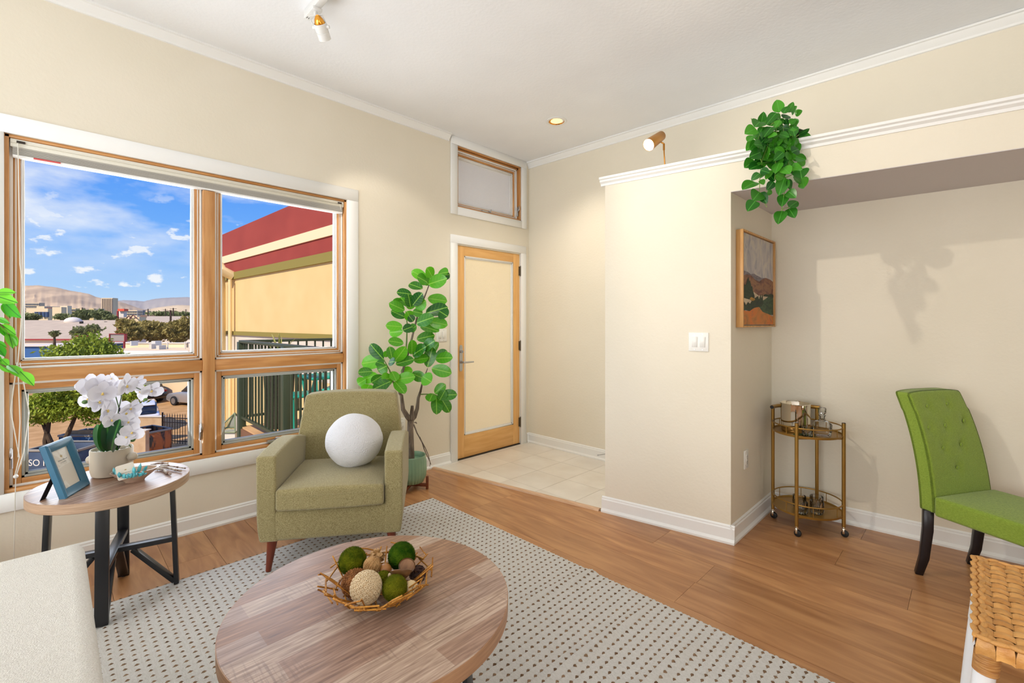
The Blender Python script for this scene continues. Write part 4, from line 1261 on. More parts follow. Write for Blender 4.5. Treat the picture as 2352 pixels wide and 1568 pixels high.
# ---- hanging pothos on the ledge
pth = thing('trailing_pothos', 'trailing green pothos hanging from the white ledge above the alcove', 'plant', (2.68, 2.84, 2.303))
def qpx(zx, zy): return (1660 + zx / 4.6125, 200 + zy / 4.6125)
PL = [(600,270,575,145),(640,280,685,210),(690,270,742,172),(730,280,770,215),(765,290,830,255),(765,330,755,410),(570,270,480,370),(410,370,430,280),(400,360,355,400),(350,440,262,475),(330,510,275,560),(345,560,268,648),(350,570,300,640),(360,640,322,700),(400,690,312,725),(470,710,392,750),(500,790,400,800),(340,780,256,830),(400,820,305,850),(470,470,430,450),(690,770,690,690),(730,690,802,655),(775,730,870,765),(790,770,868,815),(730,830,822,870),(690,890,752,880),(655,960,605,1112),(680,980,725,1070),(745,950,830,1005),(840,950,860,1040),(345,1005,235,1055),(390,910,315,975),(400,980,432,1022),(540,1000,480,1076),(655,1130,628,1235),(690,1100,760,1155),(700,1275,787,1208),(700,1285,755,1362),(630,1310,592,1418),(388,1112,340,1175),(400,1115,455,1212),(470,1110,520,1120),(345,1205,280,1285),(805,505,903,455),(810,510,932,560),(750,560,800,620),(830,1010,850,1065),(820,870,832,940),(630,430,700,440),(560,440,640,410),(480,520,560,500),(600,500,690,520),(640,560,740,590),(450,560,540,590),(560,640,640,700),(640,690,560,760),(500,640,430,600),(420,620,360,600),(600,800,560,890),(520,880,460,960),(480,830,560,830),(640,850,700,900),(560,930,640,960),(400,880,480,900),(700,480,790,470),(700,380,770,350),(600,350,560,420),(640,330,700,300),(520,420,450,500),(610,620,520,680),(450,740,520,800),(350,730,420,690),(740,420,760,500),(380,500,470,450),(540,300,600,340),(430,420,390,480),(690,600,740,660),(590,730,650,790),(600,900,690,850),(440,500,520,480)]
for (a, b, c, d) in PL:
    up = b < 560
    Db = (2.50 if up else 2.485) + lr.uniform(-.06, .03)
    Dt = Db + lr.uniform(-.05, .02)
    ln2 = math.hypot(c - a, d - b)
    c, d = a + (c - a) * 1.18, b + (d - b) * 1.18
    leaf_px(potm, pth, qpx(a, b), qpx(c, d), Db, Dt, 1.15 * max(.9, min(1.35, 100 / max(ln2, 50))), tilt=.6)
for k in range(75):
    th = lr.uniform(0, 6.28); rr_ = math.sqrt(lr.random())
    a, b = 570 + math.cos(th) * rr_ * 225, 620 + math.sin(th) * rr_ * 340
    an = lr.uniform(0, 6.28); L_ = lr.uniform(75, 115)
    D_ = 2.52 if b > 480 else 2.56
    leaf_px(potm, pth, qpx(a, b), qpx(a + math.cos(an) * L_, b + abs(math.sin(an)) * L_), D_ + lr.uniform(-.03, .01), D_ + lr.uniform(-.06, .0), 1.2, tilt=.6)
VG = mt('pale_green_vine', (126, 160, 70), rough=.5)
for pts in ([(390,990),(392,1060),(390,1110),(430,1200),(468,1272)], [(640,900),(660,1000),(655,1110),(640,1200),(622,1310)], [(640,970),(720,935),(770,900),(790,830)], [(750,580),(770,530),(810,505)], [(600,420),(560,390),(530,380),(510,400)], [(560,380),(500,500),(470,640),(420,760),(400,900),(390,1000)], [(640,400),(650,560),(690,720),(700,860),(650,960)], [(560,400),(580,560),(560,720),(560,860),(550,980)], [(700,400),(740,520),(760,640),(790,760)], [(460,420),(400,480),(370,580),(380,700),(420,820)], [(390,1110),(360,1190),(345,1208)], [(622,1300),(660,1280),(700,1275)], [(300,330),(330,390),(400,420),(500,430)]):
    build(G().tube([at(*qpx(a, b), 2.50 - .0006 * k * 10) for k, (a, b) in enumerate(pts)], .0019, 6), 'vine', VG, pth, world=True, smooth=True)
gcr = G(); gcr.ball((2.70, 2.93, 2.345), .075, 16, 8, (1.2, .8, .55))
build(gcr, 'moss_root_ball', mt('dark_moss_clump', (34, 50, 20), rough=.95, bump=1, bscale=80), pth, world=True, smooth=True)
# ---- ficus tree at the left edge of the frame
fic = thing('ficus_tree', 'bright green ficus whose branch tips reach in at the left edge', 'potted tree', (.34, -.62, 0))
build(G().lathe([(0, .0), (.12, 0), (.15, .28), (.155, .30), (.14, .30), (.13, .26), (0, .26)], 40), 'pot', mt('charcoal_pot', (70, 70, 72), rough=.5), fic, smooth=True)
build(G().tube([(0, 0, .26), (.01, .01, .7), (-.01, .0, 1.1), (.02, .02, 1.6)], [.022, .018, .014, .006], 10), 'trunk', BARK, fic, smooth=True)
def zpx(a, b): return (a / 5.225, 620 + b / 5.225)
XL = [(-60,270,170,258),(-50,310,182,382),(45,380,217,567),(50,395,128,562),(-40,570,112,643),(5,650,190,770),(95,740,165,930),(105,760,212,900),(-60,850,78,922),(-60,900,62,1020),(10,1065,98,1140),(-10,1120,128,1232),(100,1140,225,1225),(240,1215,407,1372),(120,1150,275,1282),(-20,640,90,800),(130,800,190,915),(-60,1010,20,1100)]
for (a, b, c, d) in XL:
    Db = 2.13 + lr.uniform(-.02, .02)
    leaf_px(ficm, fic, zpx(a, b), zpx(c, d), Db, Db + lr.uniform(-.03, .02), 1.15, tilt=.5)
tw = mt('brown_twig', (110, 84, 56), rough=.7)
for pts, root in (([(-200, 420), (-20, 330), (60, 390)], 1.45), ([(-220, 600), (0, 650), (80, 740), (110, 770)], 1.35), ([(-250, 1050), (-10, 1110), (100, 1180), (240, 1222)], 1.0), ([(-220, 900), (-60, 870)], 1.2)):
    P_ = [Vector((.34, -.60, root - .18))] + [at(*zpx(a, b), 2.13) for a, b in pts]
    build(G().tube(P_, [.006] + [.004] * (len(P_) - 2) + [.0015], 6), 'branch', tw, fic, world=True, smooth=True)
rl = random.Random(4)
for k in range(170):
    th = rl.uniform(0, 6.28); zc = rl.uniform(.75, 1.75); r0 = rl.uniform(.02, .2)
    b = Vector((.34 + .01 + math.cos(th) * r0 * .6, -.72 + math.sin(th) * r0, zc))
    if b.y > -.52: b.y = -.52 - rl.uniform(0, .1)
    dv = Vector((math.cos(th), math.sin(th), rl.uniform(-.9, .2)))
    if b.y + dv.normalized().y * .1 > -.45: dv.y = -abs(dv.y)
    if b.x + dv.normalized().x * .1 < .08: dv.x = abs(dv.x)
    place(ficm, 'leaf', fic, basis(dv, (0, 0, 1), b, .10, .09, .09))
# ================================================================== TRACK LIGHT and recessed can
tr = thing('track_light', 'white ceiling track light with a small gold-backed spot head near the window wall', 'track light', (1.6, 1.0, 3.015))
WM = mt('white_enamel_metal', (236, 236, 234), rough=.3)
GOLDR = mt('gold_reflector', (240, 170, 70), rough=.18, metal=1.0)
cza = cz(1.7) - .0
build(G().box((.83, .982, 2.985), (2.75, 1.018, cz(.83) + .0)), 'track_rail', WM, tr, world=True, bevel=.003)
build(G().box((.815, .984, 2.988), (.832, 1.016, cz(.83))), 'track_end', WM, tr, world=True, bevel=.002)
build(G().box((.835, .990, 2.9835), (.850, .9925, 2.9855)).box((.835, 1.0, 2.9835), (.850, 1.0025, 2.9855)), 'end_slots', SLOT, tr, world=True)
def head(x, y, z, d):
    d = Vector(d).normalized()
    g = G(); g.box((x - .03, .975, 2.972), (x + .03, 1.025, 2.986)); g.tube([(x, 1.0, 2.975), (x, 1.0, 2.955)], .008, 12)
    build(g, 'adapter', WM, tr, world=True, bevel=.002)
    c = Vector((x, y, z)); sd = d.cross(Vector((0, 0, 1))).normalized()
    up = Vector((x, 1.0, 2.957))
    g = G(); g.tube([c + sd * .040, up + sd * .036 + Vector((0, 0, -.002)), up - sd * .036 + Vector((0, 0, -.002)), c - sd * .040], .0035, 8)
    g.tube([c + sd * .030, c + sd * .046], .009, 12); g.tube([c - sd * .030, c - sd * .046], .009, 12)
    build(g, 'yoke', WM, tr, world=True, smooth=True)
    m = basis(sd, d, c)   # local z = d
    build(G().lathe([(.031, -.020), (.033, -.018), (.033, .020), (.030, .0205), (.030, .024), (.033, .0245), (.033, .060), (.031, .060), (.031, -.020)], 32, M=m), 'lamp_cylinder', WM, tr, world=True, smooth=True)
    build(G().lathe([(.006, -.058), (.012, -.055), (.022, -.040), (.029, -.018), (.029, .015)], 24, M=m), 'reflector', GOLDR, tr, world=True, smooth=True)
    build(G().lathe([(0, .012), (.028, .014)], 24, M=m), 'lens', emissive('warm_spot_lens', (255, 240, 214), 4.0), tr, world=True)
    l = bpy.data.lights.new('spot_lamp', 'SPOT'); l.color = (1.0, .90, .76); l.shadow_soft_size = .018; l.spot_size = R(95); l.spot_blend = .55
    lo = bpy.data.objects.new('spot_lamp', l); lo.location = c + d * .066
    lo.rotation_euler = d.to_track_quat('-Z', 'Y').to_euler(); COL.objects.link(lo)
    return l
L1 = head(.935, 1.03, 2.905, (-.85, .95, -1.0)); L1.energy = 26; L1.spot_size = R(50)
L2 = head(1.79, 1.0, 2.885, (1.55, 2.4, -1.25)); L2.energy = 62; L2.spot_size = R(80)
rc = thing('recessed_light', 'round recessed ceiling light with gold reflector above the entry', 'ceiling light', (.919, 3.05, cz(.919)))
n3 = Euler((0, math.atan(-CZS), 0)).to_matrix().to_4x4()
build(G().lathe([(.066, .001), (.088, .0), (.090, -.004), (.086, -.007), (.068, -.006), (.066, .001)], 48), 'trim_ring', WM, rc, smooth=True)
build(G().lathe([(.067, -.005), (.062, .0), (.050, .0005), (.048, .0)], 40), 'gold_reflector', GOLDR, rc, smooth=True)
build(G().lathe([(0, -.0015), (.051, -.0015)], 40), 'bulb_face', emissive('warm_bulb_face', (255, 214, 150), 1.3), rc)
l = bpy.data.lights.new('recessed_lamp', 'SPOT'); l.energy = 55; l.color = (1, .90, .76); l.spot_size = R(120); l.spot_blend = .9; l.shadow_soft_size = .05
lo = bpy.data.objects.new('recessed_lamp', l); lo.location = (.919, 3.05, cz(.919) - .02); COL.objects.link(lo)
# ================================================================== brass picture lamp on the ledge
BR2 = mt('satin_gold_metal', (206, 146, 62), (186, 126, 46), scale=4, rough=.34, metal=.75)
lp = thing('brass_spot_lamp', 'brass cylinder spot lamp on a thin stem standing on the white ledge', 'lamp', (2.0, 2.86, 2.301))
build(G().lathe([(0, 0), (.045, 0), (.045, .006), (.040, .010), (0, .011)], 32), 'base', BR2, lp, smooth=True)
stem_top = at(1525, 330, 3.03)
build(G().tube([(2.0, 2.86, 2.31), stem_top - Vector((0, 0, .04))], .0042, 10), 'stem', BR2, lp, world=True, smooth=True)
build(G().tube([stem_top - Vector((0, 0, .042)), stem_top], .0065, 12), 'joint', BR2, lp, world=True, smooth=True)
hb, hf = at(1520, 311, 3.05), at(1489.5, 333, 2.965)
dd = (hf - hb).normalized(); ln_ = (hf - hb).length
m = basis(dd.orthogonal(), dd, hb)
build(G().lathe([(0, -.003), (.026, -.001), (.031, .006), (.040, ln_), (.038, ln_), (.028, .01)], 40, M=m), 'lamp_shade', BR2, lp, world=True, smooth=True)
build(G().lathe([(0, ln_ - .001), (.039, ln_ - .003)], 40, M=m), 'lamp_lens', emissive('warm_lamp_lens', (255, 246, 222), 5.0), lp, world=True)
build(G().tube([hb + dd * .03 - Vector((0, 0, .028)), stem_top], .005, 8), 'bracket', BR2, lp, world=True)
l = bpy.data.lights.new('lamp_glow', 'SPOT'); l.energy = 5; l.color = (1, .86, .62); l.spot_size = R(130); l.spot_blend = .8; l.shadow_soft_size = .03
lo = bpy.data.objects.new('lamp_glow', l); lo.location = hf + dd * .01; lo.rotation_euler = dd.to_track_quat('-Z', 'Y').to_euler(); COL.objects.link(lo)
# ================================================================== PAINTING on the alcove side wall
pa = thing('painting', 'framed landscape painting of brown hills and dark trees on the alcove side wall', 'painting', (2.425, 3.235, 1.275))
OAK = mt('light_oak_frame', (212, 164, 104), (190, 138, 80), scale=6, stretch=(6, 6, .8), rough=.45)
PY, PZ, PD, PT_ = .318, .590, .042, .010
for (a, b) in (((0, -PY, 0), (PD, -PY + PT_, PZ)), ((0, PY - PT_, 0), (PD, PY, PZ)), ((0, -PY + PT_, 0), (PD, PY - PT_, PT_)), ((0, -PY + PT_, PZ - PT_), (PD, PY - PT_, PZ))):
    build(G().box(a, b), 'frame_bar', OAK, pa, bevel=.001, seg=1)
W_, H_ = 2 * (PY - PT_ - .006), PZ - 2 * (PT_ + .006)
def art_mat(name, stops, scale, stretch=(1, 1, 3), rot=0):
    m = bpy.data.materials.new(name); m.use_nodes = True
    t = m.node_tree; b = t.nodes['Principled BSDF']; b.inputs['Roughness'].default_value = .7
    tcn = N(t, 'ShaderNodeTexCoord'); mp = N(t, 'ShaderNodeMapping'); mp.inputs['Scale'].default_value = stretch; mp.inputs['Rotation'].default_value = (R(rot), 0, 0)
    t.links.new(tcn.outputs['Object'], mp.inputs[0])
    no = N(t, 'ShaderNodeTexNoise'); no.inputs['Scale'].default_value = scale; no.inputs['Detail'].default_value = 4; no.inputs['Distortion'].default_value = 1.2
    t.links.new(mp.outputs[0], no.inputs[0])
    r_ = ramp(t, [(p, lin(c)) for p, c in stops]); t.links.new(no.outputs[0], r_.inputs[0]); t.links.new(r_.outputs[0], b.inputs['Base Color'])
    bp = N(t, 'ShaderNodeBump'); bp.inputs['Strength'].default_value = .4; bp.inputs['Distance'].default_value = .002
    t.links.new(no.outputs[0], bp.inputs['Height']); t.links.new(bp.outputs[0], b.inputs['Normal'])
    return m
def art(name, pts, layer, mat):
    """pts in 0..1 canvas coordinates (u to the right as seen, v up)"""
    x_ = .030 + layer * .0004
    def P(u, v): return (x_, -PY + PT_ + .006 + u * W_, PT_ + .006 + v * H_)
    vs = [P(u, v) for u, v in pts] + [(p[0] - .0012,) + p[1:] for p in [P(u, v) for u, v in pts]]
    n = len(pts); g = G()
    g.add(vs, [tuple(range(n)), tuple(reversed(range(n, 2 * n)))] + [(i, i + n, (i + 1) % n + n, (i + 1) % n) for i in range(n)])
    me = g.mesh(name)
    build(me, name, mat, pa)
build(G().box((.024, -PY + PT_ + .004, PT_ + .004), (.030, PY - PT_ - .004, PZ - PT_ - .004)), 'canvas', art_mat('painted_sky', [(.3, (150, 148, 158)), (.5, (186, 180, 178)), (.62, (202, 194, 180)), (.75, (160, 158, 168))], 7, (1, 1.5, 1)), pa)
art('distant_ridge', [(0, .40), (0, .60), (.08, .585), (.16, .585), (.25, .565), (.35, .58), (.45, .565), (.6, .55), (.75, .56), (.9, .55), (1, .53), (1, .40)], 1, art_mat('painted_grey_ridge', [(.35, (108, 100, 108)), (.65, (138, 130, 134))], 14))
art('brown_hills', [(0, .30), (0, .52), (.08, .545), (.17, .555), (.27, .55), (.38, .515), (.52, .50), (.62, .535), (.75, .56), (.88, .55), (1, .53), (1, .30)], 2, art_mat('painted_brown_hill', [(.30, (92, 60, 52)), (.48, (128, 88, 72)), (.60, (150, 110, 78)), (.75, (104, 72, 66))], 9, (1, 1, 2), 30))
art('pale_field', [(0, .18), (0, .30), (.2, .31), (.34, .37), (.5, .335), (.7, .35), (1, .35), (1, .18)], 3, art_mat('painted_pale_field', [(.4, (206, 188, 160)), (.7, (186, 162, 132))], 10))
art('green_meadow', [(.45, .10), (.5, .22), (.58, .27), (.7, .30), (.85, .345), (1, .345), (1, .12)], 4, art_mat('painted_green', [(.35, (40, 58, 44)), (.6, (64, 88, 58)), (.8, (38, 50, 36))], 13))
art('orange_ground', [(0, 0), (0, .16), (.12, .15), (.28, .17), (.42, .215), (.52, .20), (.62, .15), (.8, .13), (1, .10), (1, 0)], 5, art_mat('painted_orange_ground', [(.32, (150, 104, 56)), (.5, (196, 124, 58)), (.62, (210, 118, 50)), (.78, (140, 110, 84))], 6, (1, 1, 2), 20))
gt = art_mat('painted_dark_trees', [(.35, (24, 36, 26)), (.6, (44, 62, 38)), (.8, (30, 42, 30))], 22)
art('dark_tree', [(.0, .31), (.02, .40), (.06, .44), (.09, .43), (.12, .47), (.17, .525), (.20, .48), (.22, .49), (.26, .43), (.29, .43), (.31, .38), (.36, .33), (.36, .30), (.2, .28), (.05, .29)], 6, gt)
art('dark_shrubs', [(.0, .15), (.05, .25), (.10, .21), (.16, .25), (.22, .23), (.30, .28), (.40, .31), (.47, .33), (.5, .29), (.56, .35), (.58, .30), (.62, .36), (.64, .25), (.58, .21), (.45, .20), (.35, .19), (.2, .15), (.1, .16)], 7, gt)
art('dark_hedge', [(.62, .335), (.72, .365), (.82, .36), (.92, .375), (1, .37), (1, .335), (.8, .335)], 8, gt)
art('ochre_tuft', [(.20, .285), (.25, .31), (.33, .30), (.38, .285), (.3, .265)], 8, art_mat('painted_ochre', [(.4, (190, 140, 50)), (.7, (120, 90, 40))], 40))
# ================================================================== things on the side table
# picture frame
BLUE = mt('teal_blue_frame', (62, 118, 148), (52, 104, 136), scale=8, rough=.35)
th_ = R(17); wF, hF, tF = .185, .24, .026
nF = Vector((.44, .898, 0)); xF = Vector((-nF.y, nF.x, 0)) * 1.0     # runs from the near bottom corner to the far one
upF = Vector((-nF.x * math.sin(th_), -nF.y * math.sin(th_), math.cos(th_)))
outF = xF.cross(upF) * -1
if outF.dot(nF) < 0: outF = -outF
orig = Vector((.735, .044, ZS)) - outF * 0.0 + Vector((0, 0, .001))
MF = Matrix((xF, upF, outF)).transposed().to_4x4(); MF.translation = orig
pfm = bpy.data.objects.new('photo_frame', None); pfm.matrix_world = MF; link(pfm); LOCM[pfm.name] = MF
tag(pfm, 'blue picture frame with a printed cream card leaning on its stand', 'picture frame')
fw = .036
def fbar(poly):   # mitred bar
    g = G(); vs = []
    for (x, y) in poly: vs.append((x, y, -tF))
    inner = poly
    return g
for a, b, c, d in ((0, 0, wF, 0), (wF, 0, wF, hF), (wF, hF, 0, hF), (0, hF, 0, 0)):
    p0, p1 = Vector((a, b)), Vector((c, d)); cc = Vector((wF / 2, hF / 2))
    dr = (p1 - p0).normalized(); nr = Vector((-dr.y, dr.x))
    sec = [(0, -tF), (0, -.006), (.006, 0), (.016, -.001), (.030, -.009), (fw, -.011), (fw, -tF)]
    vs = []
    for end, sg in ((p0, 1), (p1, -1)):
        for o_, z_ in sec:
            q = end + nr * o_ + dr * o_ * sg
            vs.append((q.x, q.y, z_))
    k = len(sec)
    g = G(); g.add(vs, [tuple(range(k)), tuple(reversed(range(k, 2 * k)))] + [(i, (i + 1) % k, (i + 1) % k + k, i + k) for i in range(k)])
    build(g, 'frame_bar', BLUE, pfm, smooth=True, angle=40)
CARD = mt('cream_card', (238, 230, 216), rough=.6)
build(G().box((fw - .002, fw - .002, -.018), (wF - fw + .002, hF - fw + .002, -.016)), 'card', CARD, pfm)
build(G().box((fw, fw, -.0145), (wF - fw, hF - fw, -.0135)), 'glazing', glass_material('frame_glass', (1, 1, 1), .002), pfm)
GLD = mt('pale_gold_print', (206, 176, 110), rough=.5)
INK = mt('grey_print', (150, 146, 140), rough=.6)
def motif(parent, c, s, z, M=None):
    g = G()
    for k in range(7):
        a_ = R(-70 + 140 * k / 6)
        dx, dy = math.sin(a_), math.cos(a_)
        L_ = s * (1 if k % 2 else .8)
        p = [(c[0] + dx * s * .2 - dy * s * .10, c[1] + dy * s * .2 + dx * s * .10), (c[0] + dx * L_, c[1] + dy * L_), (c[0] + dx * s * .2 + dy * s * .10, c[1] + dy * s * .2 - dx * s * .10), (c[0], c[1])]
        g.prism(p, z, z + .0003)
    build(g, 'printed_emblem', GLD, parent)
motif(pfm, (wF / 2, hF * .70), .014, -.0158)
g = G(); rx = random.Random(2)
for j, (w_, yv) in enumerate(((.060, hF * .64), (.036, hF * .60))):
    x_ = wF / 2 - w_ / 2
    while x_ < wF / 2 + w_ / 2:
        s_ = rx.uniform(.002, .005); g.box((x_, yv, -.0158), (x_ + s_, yv + rx.uniform(.0015, .0045) * (1 if j == 0 else .6), -.0155)); x_ += s_ + .0012
build(g, 'printed_lettering', INK, pfm)
# easel leg, local: hinge behind upper third, foot down on the table behind
fl = MF.inverted() @ Vector((.674, -.028, ZS + .001)); hg = Vector((wF / 2, hF * .60, -tF))
side = Vector((1, 0, 0))
vs = [hg + side * .022, hg - side * .022, fl - side * .020, fl + side * .020]
off = Vector((0, -.3, -1)).normalized() * .003
g = G(); g.add([tuple(v) for v in vs] + [tuple(v + off) for v in vs], [(0, 1, 2, 3), (7, 6, 5, 4), (0, 4, 5, 1), (1, 5, 6, 2), (2, 6, 7, 3), (3, 7, 4, 0)])
build(g, 'easel_leg', mt('black_velvet_board', (22, 22, 34), rough=.8), pfm)
build(G().box((.004, .004, -tF - .003), (wF - .004, hF - .004, -tF + .001)), 'backing_board', mt('black_velvet_board', (22, 22, 34)), pfm)
# orchid
orc = thing('potted_orchid', 'white orchid with dark leaves in a round-lugged taupe pot on the side table', 'potted plant', (.45, .205, ZS))
TAUPE = mt('taupe_ceramic', (196, 184, 166), (188, 176, 158), scale=5, rough=.5)
build(G().lathe([(0, .001), (.066, .0), (.076, .006), (.082, .03), (.083, .125), (.081, .130), (.078, .130), (.076, .124), (.076, .10), (0, .10)], 56), 'pot', TAUPE, orc, smooth=True)
dl = Vector((-.70, -.71, 0))
for s_ in (-1, 1):
    cl = -dl * .100 * s_
    build(G().ball((cl.x, cl.y, .088 if s_ > 0 else .072), .022, 18, 12, (1, 1, .95)), 'pot_lug', TAUPE, orc, smooth=True)
g = G(); rg = random.Random(9)
for k in range(46):
    a_, r_ = rg.uniform(0, 6.28), .074 * math.sqrt(rg.random())
    g.ball((math.cos(a_) * r_, math.sin(a_) * r_, .106 + rg.uniform(0, .01)), rg.uniform(.006, .011), 6, 4, (1, 1.2, .7))
build(g, 'white_pebbles', mt('white_pebbles', (232, 230, 226), rough=.6), orc, kind='stuff', smooth=True)
ORL = leaf_material('orchid_leaf_green', (14, 58, 34), (42, 104, 36), (70, 130, 60), .3, 0.01, .1)
strap = lambda t: .125 * (math.sin(math.pi * min(1, t * .92 + .06)) ** .5) if t < 1 else .02
strm = leafmesh('leaf', strap, ORL, .35, -.10, 12)
def opx(zx, zy): return (170 + zx / 5.81, 840 + zy / 5.81)
for (a, b, c, d, Db, Dt, wm) in ((400, 1130, 290, 780, 2.20, 2.22, 1.5), (430, 1130, 400, 770, 2.19, 2.13, 1.5), (480, 1130, 440, 790, 2.18, 2.10, 1.3), (500, 1130, 560, 750, 2.17, 2.08, 1.2), (545, 1120, 590, 720, 2.18, 2.12, 1.2), (560, 1100, 680, 740, 2.2, 2.24, 1.4), (420, 1130, 460, 780, 2.24, 2.28, 1.3)):
    leaf_px(strm, orc, opx(a, b), opx(c, d), Db, Dt, wm, tilt=.5)
STK = mt('dark_orchid_stake', (40, 34, 60), rough=.5)
for (pts) in ([(372, 1130), (368, 900), (372, 680)], [(590, 1100), (595, 850), (610, 560)], [(540, 1110), (538, 900), (536, 700)]):
    build(G().tube([at(*opx(a, b), 2.17) for a, b in pts], .0026, 6), 'stake', STK, orc, world=True)
SG = mt('orchid_stem_green', (66, 92, 48), rough=.5)
for pts in ([(430, 1120), (410, 800), (390, 620), (330, 420), (200, 330), (130, 400), (125, 470)], [(510, 1120), (560, 800), (600, 560), (640, 380), (760, 260), (900, 320), (1040, 330), (1050, 400)], [(570, 1110), (600, 700), (650, 700), (690, 820), (700, 950), (705, 1020), (760, 1085)], [(480, 1110), (500, 850), (430, 700), (405, 650), (480, 670)], [(600, 560), (540, 350), (500, 200)]):
    P_ = [at(*opx(a, b), 2.19 - .005 * k) for k, (a, b) in enumerate(pts)]
    build(G().tube(P_, .0022, 6), 'flower_stem', SG, orc, world=True, smooth=True)
PET = bpy.data.materials.new('white_petal'); PET.use_nodes = True
_t = PET.node_tree; _b = _t.nodes['Principled BSDF']; _b.inputs['Base Color'].default_value = lin((224, 222, 228)); _b.inputs['Roughness'].default_value = .6
_tr = N(_t, 'ShaderNodeBsdfTranslucent'); _tr.inputs[0].default_value = lin((226, 224, 232)); _ms = N(_t, 'ShaderNodeMixShader'); _ms.inputs[0].default_value = .35
_t.links.new(_b.outputs[0], _ms.inputs[1]); _t.links.new(_tr.outputs[0], _ms.inputs[2]); _t.links.new(_ms.outputs[0], _t.nodes['Material Output'].inputs[0])
LIP = mt('yellow_orchid_lip', (226, 196, 110), rough=.5)
def petal(g, ang, L_, Wd, cup):
    c, s_ = math.cos(ang), math.sin(ang)
    nl, vs, fs = 7, [], []
    for i in range(nl + 1):
        t = i / nl
        w = Wd * math.sin(math.pi * (t * .86 + .07)) ** .8
        for q in (-1, -.5, 0, .5, 1):
            x, y, z = w * q, .06 * L_ + t * L_, cup * t * t + .10 * w * q * q - .05 * L_
            vs.append((x * c - y * s_, x * s_ + y * c, z))
    for i in range(nl):
        for q in range(4): fs.append((i * 5 + q, i * 5 + q + 1, (i + 1) * 5 + q + 1, (i + 1) * 5 + q))
    g.add(vs, fs)
gf = G()
for a_, L_, Wd, cu in ((90, .52, .34, .10), (-90, .52, .34, .10), (0, .50, .22, -.04), (140, .48, .20, -.06), (-140, .48, .20, -.06)): petal(gf, R(a_), L_, Wd, cu)
flm = gf.mesh('flower', smooth=True, angle=80); flm.materials.append(PET)
gl_ = G(); gl_.ball((0, -.04, .04), .045, 10, 6, (1, 1.6, .9)); gl_.ball((.035, -.08, .05), .026, 8, 5); gl_.ball((-.035, -.08, .05), .026, 8, 5)
lipm = gl_.mesh('lip', smooth=True, angle=80); lipm.materials.append(LIP)
FLW = [(230,260,.10,0),(330,250,.095,20),(185,440,.085,-30),(330,480,.10,-20),(440,590,.105,0),(470,430,.11,30),(420,260,.09,40),(500,165,.045,10),(520,280,.10,0),(700,260,.105,10),(830,215,.08,50),(900,345,.075,70),(1040,325,.085,40),(700,620,.105,-10),(760,560,.09,40),(500,720,.075,0),(730,740,.08,20),(780,880,.085,30),(690,950,.08,-60),(110,270,.05,0),(380,360,.10,10)]
rf = random.Random(21)
for (a, b, dm, rz) in FLW:
    D_ = 2.14 + rf.uniform(-.05, .08)
    p = at(*opx(a, b), D_)
    toc = (Vector((X0, 0, H)) - p).normalized()
    nrm = toc * 1.0 + Vector((rf.uniform(-.7, .4), rf.uniform(-.6, .6), rf.uniform(-.35, .25)))
    M_ = basis(Vector((math.sin(R(rz)) * .7, math.sin(R(rz)) * .7, math.cos(R(rz)))), nrm, p, dm, dm, dm)
    fo = place(flm, 'flower', orc, M_)
    lo_ = bpy.data.objects.new('lip', lipm); link(lo_, fo); lo_['label'] = 'yellow centre of the orchid flower'
BUD = mt('green_orchid_bud', (70, 104, 56), (96, 128, 66), scale=60, rough=.5)
for (a, b, r_) in ((215, 385, .0115), (145, 482, .0115), (520, 670, .0125), (780, 985, .012), (698, 1015, .010), (955, 450, .009)):
    p = at(*opx(a, b), 2.13)
    build(G().ball(tuple(p), r_, 12, 8, (1, 1, .85)), 'bud', BUD, orc, world=True, smooth=True)
# shell-shaped bowl with crystals and card
bw = thing('pearly_bowl', 'small oval pearly bowl beside the orchid pot on the side table', 'bowl', (.655, .272, ZS), R(86))
PEARL = mt('pearly_glaze', (206, 180, 156), (176, 142, 124), scale=10, stretch=(1, 1, 3), rough=.18, coat=.5)
build(G().lathe([(0, .0), (.036, 0), (.040, .008), (.052, .018), (.072, .034), (.088, .050), (.090, .053), (.086, .053), (.068, .038), (.046, .022), (0, .016)], 56, sx=1, sy=.66), 'bowl_wall', PEARL, bw, smooth=True)
CRY = mt('teal_crystal', (38, 150, 170), (96, 196, 204), scale=40, rough=.12, spec=.8, coat=.6, rnd=.2)
cry = thing('crystal_garland', 'string of pointed teal crystals curled inside the pearly bowl', 'crystals', (.655, .272, ZS + .03))
rc_ = random.Random(6)
def crystal(p, d, L_, r_):
    d = Vector(d).normalized(); m = basis(d.orthogonal(), d, p)
    build(G().lathe([(0, 0), (r_ * .55, L_ * .08), (r_, L_ * .45), (r_ * .85, L_ * .7), (0, L_)], 6, M=m), 'crystal', CRY, cry, world=True)
def bpt(px, py, D=2.12): return at(px, py, D)
for (px, py, dx, dz, L_, D_) in ((316, 1090, .1, 1, .058, 2.13), (326, 1088, .75, 1, .050, 2.15), (308, 1089, -.1, .8, .036, 2.10), (266, 1092, -.45, 1, .040, 2.12), (271, 1094, -.6, 1, .030, 2.10), (279, 1090, -.3, 1, .035, 2.15), (275, 1097, -.1, 1, .028, 2.07), (292, 1099, .2, 1, .026, 2.05), (299, 1098, .3, .9, .026, 2.05), (305, 1097, .4, .9, .024, 2.06), (286, 1099, -.2, .9, .024, 2.05), (311, 1095, .3, .7, .026, 2.07), (318, 1094, .6, .6, .024, 2.08), (277, 1085, -.2, 1, .030, 2.20), (284, 1080, 0, 1, .022, 2.2), (322, 1092, .8, .5, .024, 2.1)):
    crystal(at(px, py, D_), (dx * S2 + rc_.uniform(-.2, .2), dx * S2 + rc_.uniform(-.2, .2), dz), L_, .0075)
